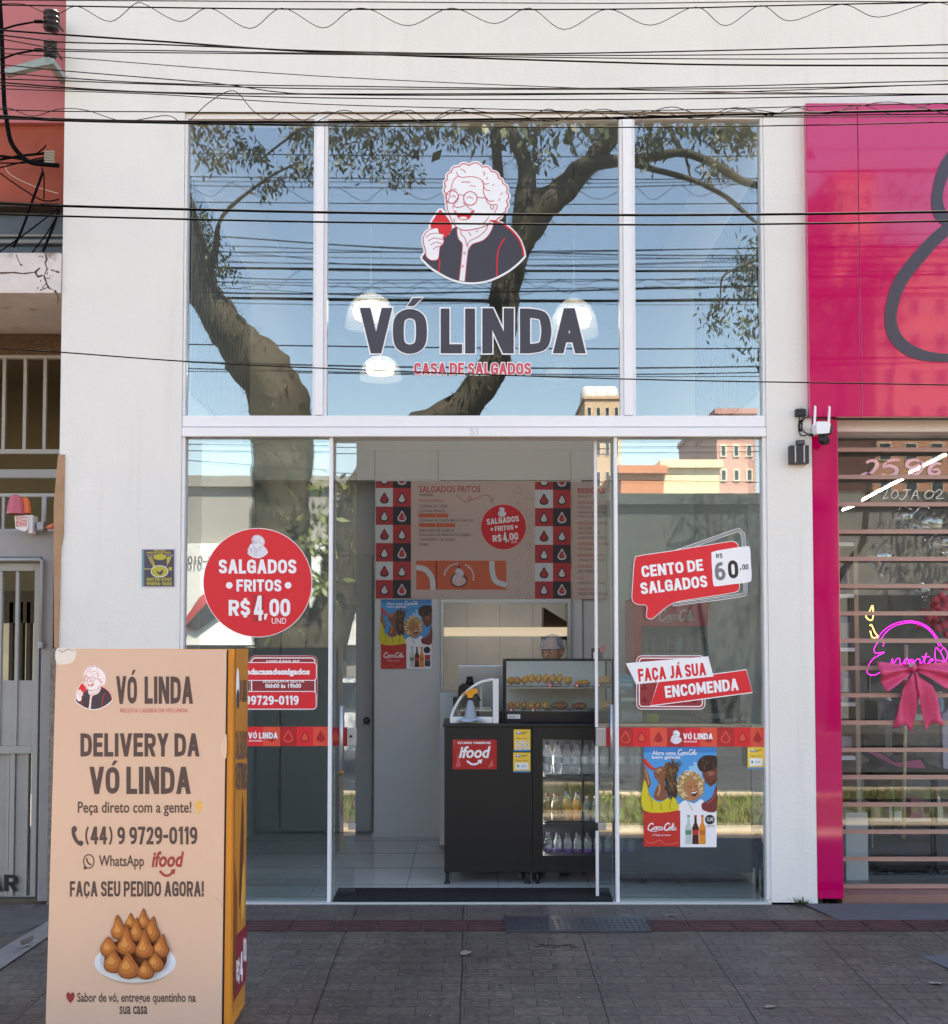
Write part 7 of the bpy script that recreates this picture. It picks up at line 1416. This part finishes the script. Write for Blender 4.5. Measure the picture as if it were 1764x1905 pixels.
V = [(hx, pY, .93), (hx, pY + .01, 1.10), (hx, pY, 1.26), (hx - .01, pY - .02, 1.36), (hx - .02, pY - .04, hc.z - .10),
     (hx + .09, pY, .90), (hx + .095, pY - .01, .50), (hx + .09, pY + .02, fz + .06), (hx + .09, pY - .12, fz + .03), (hx - .09, pY, .90), (hx - .095, pY - .01, .50), (hx - .09, pY + .02, fz + .06), (hx - .09, pY - .12, fz + .03),
     (hx + .18, pY - .01, 1.32), (hx + .23, pY + .0, 1.08), (hx + .15, pY - .2, .98), (hx - .19, pY - .02, 1.32), (hx - .24, pY - .02, 1.08), (hx - .14, pY - .22, .98)]
E = [(0, 1), (1, 2), (2, 3), (3, 4), (0, 5), (5, 6), (6, 7), (7, 8), (0, 9), (9, 10), (10, 11), (11, 12), (3, 13), (13, 14), (14, 15), (3, 16), (16, 17), (17, 18)]
RR = [(.15, .11), (.13, .10), (.155, .11), (.10, .08), .055, .085, .058, .04, .035, .085, .058, .04, .035, .062, .045, .032, .062, .045, .032]
body = skinned(V, E, RR, 0, 'body', shirt, pr_)
def headfn(v):
    x, y, z = v.x, v.y, v.z
    if z < 0: x *= 1 - .28 * (-z) ** 1.5; y = y * (1 - .18 * (-z)) - .06 * (-z)
    if y < 0: y *= .96
    return Vector((x, y, z))
yaw = Matrix.Rotation(rad(-28), 3, 'Z') @ Matrix.Rotation(rad(10), 3, 'X')      # turned to the viewer's left, tipped down
def hp(x, y, z): return hc + yaw @ Vector((x, y, z))
b = MB(); b.blob(hc, .075, .096, .112, seg=28, rot=yaw, fn=headfn)
b.blob(hp(0, -.098, -.012), .013, .018, .024, seg=10, rot=yaw); b.blob(hp(0, -.088, .018), .010, .012, .03, seg=10, rot=yaw)
for s_ in (-1, 1): b.blob(hp(s_ * .076, .012, -.004), .010, .022, .032, seg=10, rot=yaw); b.blob(hp(s_ * .03, -.082, .030), .022, .010, .007, seg=10, rot=yaw)
b.build('head', skin, pr_)
for s_ in (-1, 1):
    b = MB(); b.blob(hp(s_ * .029, -.083, .012), .013, .009, .008, seg=12, rot=yaw); ey = b.build('eye', mat('eye_white', '#cfc8c0', .3), pr_); b = MB(); b.blob(hp(s_ * .029, -.090, .011), .0065, .004, .0065, seg=10, rot=yaw); b.build('iris', hairm, ey)
    b = MB(); b.tube([hp(s_ * .012, -.094, .030), hp(s_ * .03, -.093, .036), hp(s_ * .048, -.082, .030)], [.003, .0045, .002], 6); b.build('eyebrow', hairm, pr_)
b = MB(); b.tube([hp(-.022, -.088, -.055), hp(0, -.094, -.053), hp(.022, -.088, -.055)], [.003, .006, .003], 8); b.build('mouth', mat('lips', '#7c4a42', .5), pr_)
b = MB(); b.blob(hp(0, .014, .022), .077, .091, .086, seg=22, rot=yaw, fn=lambda v: v if v.z > .15 else Vector((v.x, v.y if v.y > -.2 else v.y * .0 - .2, v.z))); b.build('hair', hairm, pr_)
net = film('hairnet_mesh', '#d3dbe4', .30, .8)
b = MB(); b.blob(hp(0, .010, .034), .092, .108, .095, seg=26, rot=yaw, fn=lambda v: v * (1 + .02 * math.sin(9 * v.x) * math.cos(8 * v.y)) if v.z > -.1 else Vector((v.x, v.y if v.y > 0 else v.y * .98, max(v.z, -.35 if v.y > 0 else .0))))
hn = b.build('hairnet', net, pr_); b = MB(); b.tube([hp(.092 * math.sin(a), .008 - .108 * math.cos(a), .040 - .030 * (1 - math.cos(a)) / 2) for a in [i * 6.283 / 28 for i in range(29)]], .004, 6); b.build('elastic', mat('net_band', '#aeb6c2', .7), hn)
apron = mat('apron_dark', '#3a3b40', .8)
for s_, i in ((1, 15), (-1, 18)):
    p = Vector(V[i]); b = MB(); b.blob(p + Vector((0, -.03, -.005)), .036, .042, .016, seg=12)
    for k in range(4): q = p + Vector((s_ * (.024 - k * .016), -.06, -.004)); b.tube([q, q + Vector((0, -.028 - .006 * (k in (1, 2)), -.006)), q + Vector((0, -.045 - .008 * (k in (1, 2)), -.022))], [.0085, .008, .006], 8)
    q = p + Vector((-s_ * .034, -.025, -.004)); b.tube([q, q + Vector((-s_ * .02, -.025, -.006)), q + Vector((-s_ * .022, -.045, -.014))], [.010, .009, .007], 8); b.build('hand', skin, pr_)

# red bottle fridge at the back right
VY = 1.95; cf = thing('drink_cooler', 'tall red drinks cooler with script header and lit shelves at the back right', 'cooler', (W(1261, 1200, VY).x, VY, .012))
def vx(px): return W(px, 1200, VY).x
def vz(py): return W(870, py, VY).z
rfr = mat('cooler_red', '#d3202a', .35)
b = MB(); b.box(vx(1179), VY, .03, vx(1194), VY + .5, vz(1113)); b.box(vx(1330), VY, .03, vx(1344), VY + .5, vz(1113)); b.box(vx(1194) + .001, VY, vz(1165), vx(1330) - .001, VY + .5, vz(1114)); b.box(vx(1194) + .001, VY, .03, vx(1330) - .001, VY + .5, .25); b.box(vx(1194) + .001, VY + .46, .251, vx(1330) - .001, VY + .5, vz(1165) - .001); b.build('cabinet', rfr, cf)
g = G(P2(VY - .002), step=.0006); script(g, 1226, 1133, 1291, 1158, mat('cooler_script', '#d6cfcf', .4), 1); g.build('script_print', cf)
b = MB(); b.box(vx(1195), VY + .43, .252, vx(1329), VY + .455, vz(1166)); b.build('liner', mat('cooler_liner', '#3a4448', .4), cf)
for py in (1216, 1275, 1335):
    b = MB(); b.box(vx(1195), VY + .03, vz(py + 2), vx(1329), VY + .42, vz(py - 1)); b.build('shelf', mat('cooler_shelf', '#86a89a', .4), cf)  # green light on the shelves is put into this colour
b = MB(); b.box(vx(1195), VY + .004, .252, vx(1317), VY + .01, vz(1166)); b.build('door_glass', THIN, cf)
g = G(P2(VY - .002), step=.0006); g.rect(1318, 1135, 1330, 1250, mwht, 1)
for k in range(9): g.rect(1320, 1140 + k * 12, 1328, 1147 + k * 12, [mblk, mblk, mred, mblk][k % 4], 2); g.rect(1322, 1137 + k * 12, 1326, 1140 + k * 12, mblk, 2)
g.build('price_strip', cf)
kc = (VY + 7.7) / F
for px, hpx, colr, nm in ((1201, 42, '#2f7f86', 'teal'), (1216, 34, '#3b3f3c', 'dark'), (1245, 36, '#2c2622', 'cola'), (1264, 38, '#2f5f9c', 'blue'), (1283, 36, '#2a2624', 'black'), (1306, 40, '#4f5a50', 'grey green')):
    t = bottle('soda_bottle', 'tall %s soda bottle on the top shelf of the red cooler' % nm, 'soda bottles in the red cooler', hpx * kc, .033, clear, mat('soda_' + nm, colr, .15), capb if nm == 'blue' else black, None, None); ground_to(t, W(px, 1214.5, VY + .15))
# things on the right of the worktop
mo = thing('monitor', 'black computer monitor seen from behind on the right worktop', 'monitor', (W(1356, 1340, .9).x, .9, CT)); b = MB(); p0, p1 = W(1312, 1327, .9), W(1400, 1253, .9); b.box(p0.x, .9, p0.z, p1.x, .93, p1.z, .006); b.box(p0.x + .08, .885, p0.z + .06, p1.x - .08, .9 - .0005, p1.z - .06, .006); b.build('screen_housing', black, mo); b = MB(); xm = (p0.x + p1.x) / 2; b.box(xm - .03, .9, CT + .012, xm + .03, .92, p0.z - .0005); b.box(xm - .1, .83, CT + .001, xm + .1, 1.0, CT + .0115, .003); b.build('stand', black, mo)
b = MB(); p0 = W(1204, 1345, .75); p1 = W(1226, 1330, .75); b.box(p0.x, .75, CT + .001, p1.x, .85, p1.z, .004); tag(b.build('yellow_box', mat('acid_yellow', '#b9bb2c', .5)), 'small acid yellow box on the worktop below the order sticker', 'box')
b = MB(); p0 = W(1285, 1340, .75); p1 = W(1307, 1332, .75); b.box(p0.x, .75, CT + .001, p1.x, .85, p1.z, .003); tag(b.build('printer', mat('printer_grey', '#57534d', .5)), 'small grey receipt printer on the worktop under the monitor', 'printer')
b = MB(); p = W(1380, 1345, .7)
for k in range(5): a = rad(20 * k); b.tube([p + Vector((-.05 + .01 * k, 0, .0)), p + Vector((0, -.01 * k, .05 + .012 * k)), p + Vector((.09, -.005 * k, .02)), p + Vector((.13, 0, -.01))], .003, 6)
tag(b.build('cable_tangle', black), 'tangle of thin black leads at the right end of the worktop', 'cables')
b = MB(); r_ = random.Random(9)
for k in range(9): q = W(1352 + r_.uniform(0, 40), 1345, .72); b.blob((q.x, q.y + r_.uniform(0, .05), CT + .012), r_.uniform(.012, .03), .02, .012, seg=8)
tag(b.build('crumpled_paper', mat('paper_white', '#bdbdbd', .8)), 'crumpled white paper scraps beside the black leads', 'paper')
b = MB(); p0 = W(1410, 1320, .6); b.box(p0.x - .02, .5, W(0, 1318, .5).z, p0.x + .02, .54, W(0, 1296, .5).z); tag(b.build('green_bottle', mat('lime_plastic', '#8fa62c', .4)), 'lime green container edge at the far right of the worktop', 'container')
wp = bottle('mini_bottle', 'mini bottle in the packed group at the left end of the right worktop', 'mini bottles packed on the worktop', .075, .0105, clear, water, capw, None, None)
first = True
for j in range(3):
    for i in range(7):
        q = W(1160 + i * 5.6, 1345, .64); p = (q.x + (j % 2) * .008, .66 + j * .03, CT + .001)
        if first: ground_to(wp, p); first = False
        else: dup(wp, p)
for j in range(2):
    for i in range(6): q = W(1163 + i * 5.8, 1345, .64); dup(wp, (q.x, .72 + j * .03, CT + .078))
g = G(P2(.70), step=.0006); g.disc(1163, 1270, 18, mat('standee_blue', '#3f8fb5', .5), 1, 16); g.text('Aceitamos', 1148, 1262, 1178, 1267, mat('standee_pale', '#a9d3e6', .5), 2); g.text('Cartões', 1150, 1270, 1176, 1276, white, 2, bold=.02); g.rect(1148, 1282, 1190, 1320, mat('standee_grey', '#6d7478', .5), 1); g.text('PIX', 1156, 1284, 1166, 1290, white, 2); g.rect(1156, 1298, 1184, 1305, mwht, 2)
sg_ = g.build('counter_display'); b = MB(); q0, q1 = W(1148, 1320, .705), W(1184, 1256, .705); b.box(q0.x, .703, CT + .001, q1.x, .71, q0.z + .03); st_ = thing('acrylic_display', 'blue round topped acrylic display on the worktop by the right post', 'counter display', (q0.x, .7, CT)); sg_.parent = st_
for v in sg_.data.vertices: v.co -= Vector((q0.x, .7, CT))
sg_.name = 'print'; b.build('foot', mat('acrylic_grey', '#7c8488', .3), st_)
b = MB(); b.box(W(1312, 1480, 1.2).x, 1.25, .5, W(1400, 1480, 1.2).x, 1.3, .9); 
b.bm.free()
# round backed black chair at the right
chr_ = thing('chair', 'black chair with rounded back half hidden by the right door frame', 'chair', (W(1424, 1650, .35).x, .35, .012)); b = MB(); yq = .33
prof_ = crv([(1394, 1610), (1394, 1575), (1403, 1555), (1420, 1544), (1440, 1542), (1462, 1552), (1472, 1580), (1470, 1612), (1432, 1620)], True, 5); 
b.prism([W(x, y, yq) for x, y in prof_], (0, .035, 0)); b.build('backrest', black, chr_)
b = MB(); sx_ = W(1403, 1600, yq).x; sx2 = sx_ + .22; b.box(sx_, .14, .30, sx2, yq - .002, .345, .012); b.build('seat', black, chr_)
for xx in (sx_ + .015, sx2 - .02):
    for yy in (.16, yq - .02): b = MB(); b.tube([(xx, yy, .014), (xx, yy, .299)], .012, 8); b.build('leg', black, chr_)
# door mat
mm = mat('black_rubber_mat', '#121214', .8, bump=.8, bscale=300); b = MB(); q = [Gd(618, 1681, .012), Gd(1142, 1681, .012), Gd(1133, 1656, .012), Gd(630, 1656, .012)]; b.prism([Vector((p.x, max(p.y, .012), .0135)) for p in q], (0, 0, .014)); tag(b.build('door_mat', mm), 'wide black rubber mat on the doorway floor', 'door mat')

# camera, adapter and boxes on the facade ------------------------------------------------
t9 = zm(1460, 740, .07348); C9 = lambda x, y, Y: W(*t9(x, y), Y)
cm = thing('security_camera', 'white wifi security camera with two antennas on the pink corner', 'security camera', C9(980, 900, -.05)); wcm = mat('camera_white', '#dfe0e6', .3)
b = MB(); b.prism([C9(x, y, -.13) for x, y in ((800, 620), (850, 598), (1040, 598), (1165, 650), (1130, 890), (980, 905), (815, 910))], (0, .10, 0)); b.build('housing', wcm, cm)
for x0, x1, y1, dx in ((735, 795, 185, 30), (1100, 1155, 195, 25)): b = MB(); b.prism([C9(x0, 710 if x0 < 900 else 640, -.125), C9(x1 - 5, 700 if x0 < 900 else 620, -.125), C9(x1 + 8, y1 + 40, -.125), C9(x0 + dx, y1, -.125)], (0, .016, 0)); b.build('antenna', wcm, cm)
b = MB(); c = C9(985, 1060, -.08); b.blob(c, .0125 * 1.0 + .02, .035, .034, seg=18); b.tube([C9(980, 900, -.08), c], .03, 14); c2 = C9(1080, 1110, -.11); b.tube([c, c2], [.026, .02], 12); b.build('camera_head', black, cm); b = MB(); b.prism([C9(1165, 690, -.12), C9(1235, 705, -.12), C9(1195, 895, -.12), C9(1130, 870, -.12)], (0, .06, 0)); b.build('mount', mat('mount_dark', '#3a3635', .5), cm)
ad = thing('power_adapter', 'black power adapter with coiled lead on the white pier', 'power adapter', C9(430, 360, -.02)); b = MB(); p0, p1 = C9(300, 455, -.05), C9(550, 270, -.05); b.box(p0.x, -.045, p0.z, p1.x, -.001, p1.z, .006); b.build('body', black, ad)
for x in (400, 445): b = MB(); b.tube([C9(x, 275, -.02), C9(x, 235, -.02)], .0035, 6); b.build('prong', steel, ad)
b = MB()
for k in range(4): b.tube([C9(370 + k * 22, 560, -.02), C9(345 + k * 12, 700, -.022 - .004 * k), C9(360 + k * 10, 860, -.02), C9(410 + k * 6, 850, -.024), C9(430 + k * 4, 700, -.02), C9(420 + k * 8, 570, -.02)], .0035, 6)
b.tube([C9(370, 455, -.02), C9(372, 560, -.02)], .003, 6); b.tube([C9(480, 455, -.02), C9(440, 580, -.02)], .003, 6)
b.tube([C9(440, 600, -.02), C9(510, 510, -.02), C9(600, 485, -.03)], .004, 6); b.tube([C9(370, 880, -.02), C9(410, 950, -.02), C9(480, 965, -.02), C9(580, 930, -.03), C9(640, 935, -.05), C9(860, 945, -.06)], .004, 6); b.tube([C9(430, 780, -.02), C9(500, 870, -.02), C9(600, 930, -.03)], .004, 6); b.tube([C9(600, 935, -.05), C9(720, 940, -.055)], .009, 8); b.build('lead', black, ad)
jb = thing('junction_box', 'black ribbed junction box beside the pink column', 'junction box', C9(380, 1400, -.03)); b = MB(); p0, p1 = C9(150, 1660, -.06), C9(615, 1200, -.06); b.box(p0.x, -.06, p0.z, p1.x, -.001, p1.z, .003); b.build('body', mat('box_charcoal', '#2f2d31', .5), jb)
for x in (275, 500): b = MB(); p0, p1 = C9(x - 14, 1635, -.065), C9(x + 12, 1205, -.065); b.box(p0.x, -.064, p0.z, p1.x, -.0605, p1.z); b.build('pale_strip', mat('strip_pale', '#b9b5b3', .4), jb)
b = MB(); p0, p1 = C9(325, 1180, -.05), C9(515, 1060, -.05); b.box(p0.x, -.05, p0.z, p1.x, -.001, p1.z, .005); b.tube([C9(320, 1110, -.03), C9(280, 1110, -.03)], .008, 8); b.build('clip', mat('clip_grey', '#4a4850', .4), jb)

# leaves, weeds, litter on the pavement ---------------------------------------------------
dry = [mat('dry_leaf_pale', '#857d72', .8, var=.3, vscale=30), mat('dry_leaf_brown', '#6b4a36', .8, var=.3, vscale=30)]
for i, (px, py, s_, m, lab) in enumerate(((866, 1771, 0.040, 0, 'pale curled leaf on the paving in front of the doorway'), (1246, 1704, 0.029, 0, 'pale leaf between the tactile strip and the right pane'), (664, 1725, 0.018, 1, 'small brown leaf on the tactile strip left of the plate'), (698, 1727, 0.016, 0, 'small pale leaf lying beside the small brown one'), (1740, 1818, 0.036, 0, 'pale leaf on the plain concrete patch at the right edge'), (1432, 1855, 0.029, 0, 'pale leaf on the paving at the lower right'), (1625, 1661, 0.072, 1, 'large crinkled brown leaf on the pink shop sill'), (1212, 1731, 0.024, 1, 'reddish leaf at the corner of the steel plate'), (930, 1896, 0.022, 0, 'tiny leaf at the bottom edge of the paving'), (1662, 1792, 0.014, 0, 'tiny pale scrap near the concrete patch'), (45, 1760, 0.036, 0, 'pale leaf on the old concrete by the gate'))):
    z = .07 if i == 6 else 0; p = Gd(px, py, z); 
    if i != 6: p.z = gz(p.y) + .002
    else: p = W(px, 1661, .2)
    b = MB(); bm = b.bm; a = random.uniform(0, 6.28); c_, s2_ = math.cos(a), math.sin(a); pts = []
    for u, wd in ((0, 0), (.2, .28), (.45, .36), (.75, .24), (1, 0)):
        pts.append([(u - .5, sg2 * wd, .10 + .12 * abs(sg2) * math.sin(u * 5 + i) + .16 * abs(u - .5)) for sg2 in (-1, 0, 1)])
    vs_ = [[bm.verts.new(p + Vector(((x * c_ - y * s2_) * s_ * 2, (x * s2_ + y * c_) * s_ * 2, zq * s_))) for x, y, zq in r] for r in pts]
    for r0, r1 in zip(vs_, vs_[1:]):
        for k in range(2):
            try: bm.faces.new((r0[k], r0[k + 1], r1[k + 1], r1[k]))
            except ValueError: pass
    bmesh.ops.remove_doubles(bm, verts=bm.verts, dist=1e-5); tag(b.build('fallen_leaf', dry[m]), lab, 'leaf', 'fallen leaves')
b = MB(); p = W(1490, 1672, -.02)
for k in range(26):
    d = Vector((random.uniform(-1, 1), random.uniform(-1, .1), random.uniform(.2, 1.1))).normalized(); L = random.uniform(.03, .09); q = d.cross(Vector((0, 0, 1))).normalized() * .006; s0_ = Vector((p.x + random.uniform(-.03, .05), -.02, .0)); b.face([s0_, s0_ + d * L * .5 + q, s0_ + d * L, s0_ + d * L * .5 - q])
tag(b.build('weed', mat('weed_green', '#5e6a45', .7)), 'small weed growing at the foot of the right pier', 'weed')
b = MB(); ms = mat('pavement_patch', '#3c3029', .9, var=.3, vscale=40)
for k in range(14): c = Gd(1000 + k * 5.2 + random.uniform(-2, 2), 1758 + random.uniform(-2, 3)); b.face([(c.x + math.cos(a) * .02 * random.uniform(.6, 1.3), c.y + math.sin(a) * .012, gz(c.y) + .0015) for a in (0, 1, 2, 3, 4, 5)])
tag(b.build('mortar_smear', ms), 'dark crumbly mortar smear on the paving below the steel plate', 'smear')

b = MB(); r_ = random.Random(21)
for k in range(420):
    x = r_.uniform(-2.4, 2.6); y = -abs(r_.gauss(0, .9)) - .02 if k % 2 else r_.uniform(-2.4, -.02)
    if y < -2.4: continue
    s_ = r_.uniform(.003, .009); a = r_.uniform(0, 6.28); z = gz(y) + .001
    b.face([(x + s_ * math.cos(a + t) * r_.uniform(.6, 1.2), y + s_ * math.sin(a + t) * r_.uniform(.6, 1.2), z + r_.uniform(0, .003)) for t in (0, 1.5, 3, 4.5)], k % 2)
tag(b.build('grit', [mat('grit_pale', '#8f887e', .9), mat('grit_dark', '#2c2622', .9)]), 'fine grit and crumbs scattered over the paving', 'grit', kind='stuff')
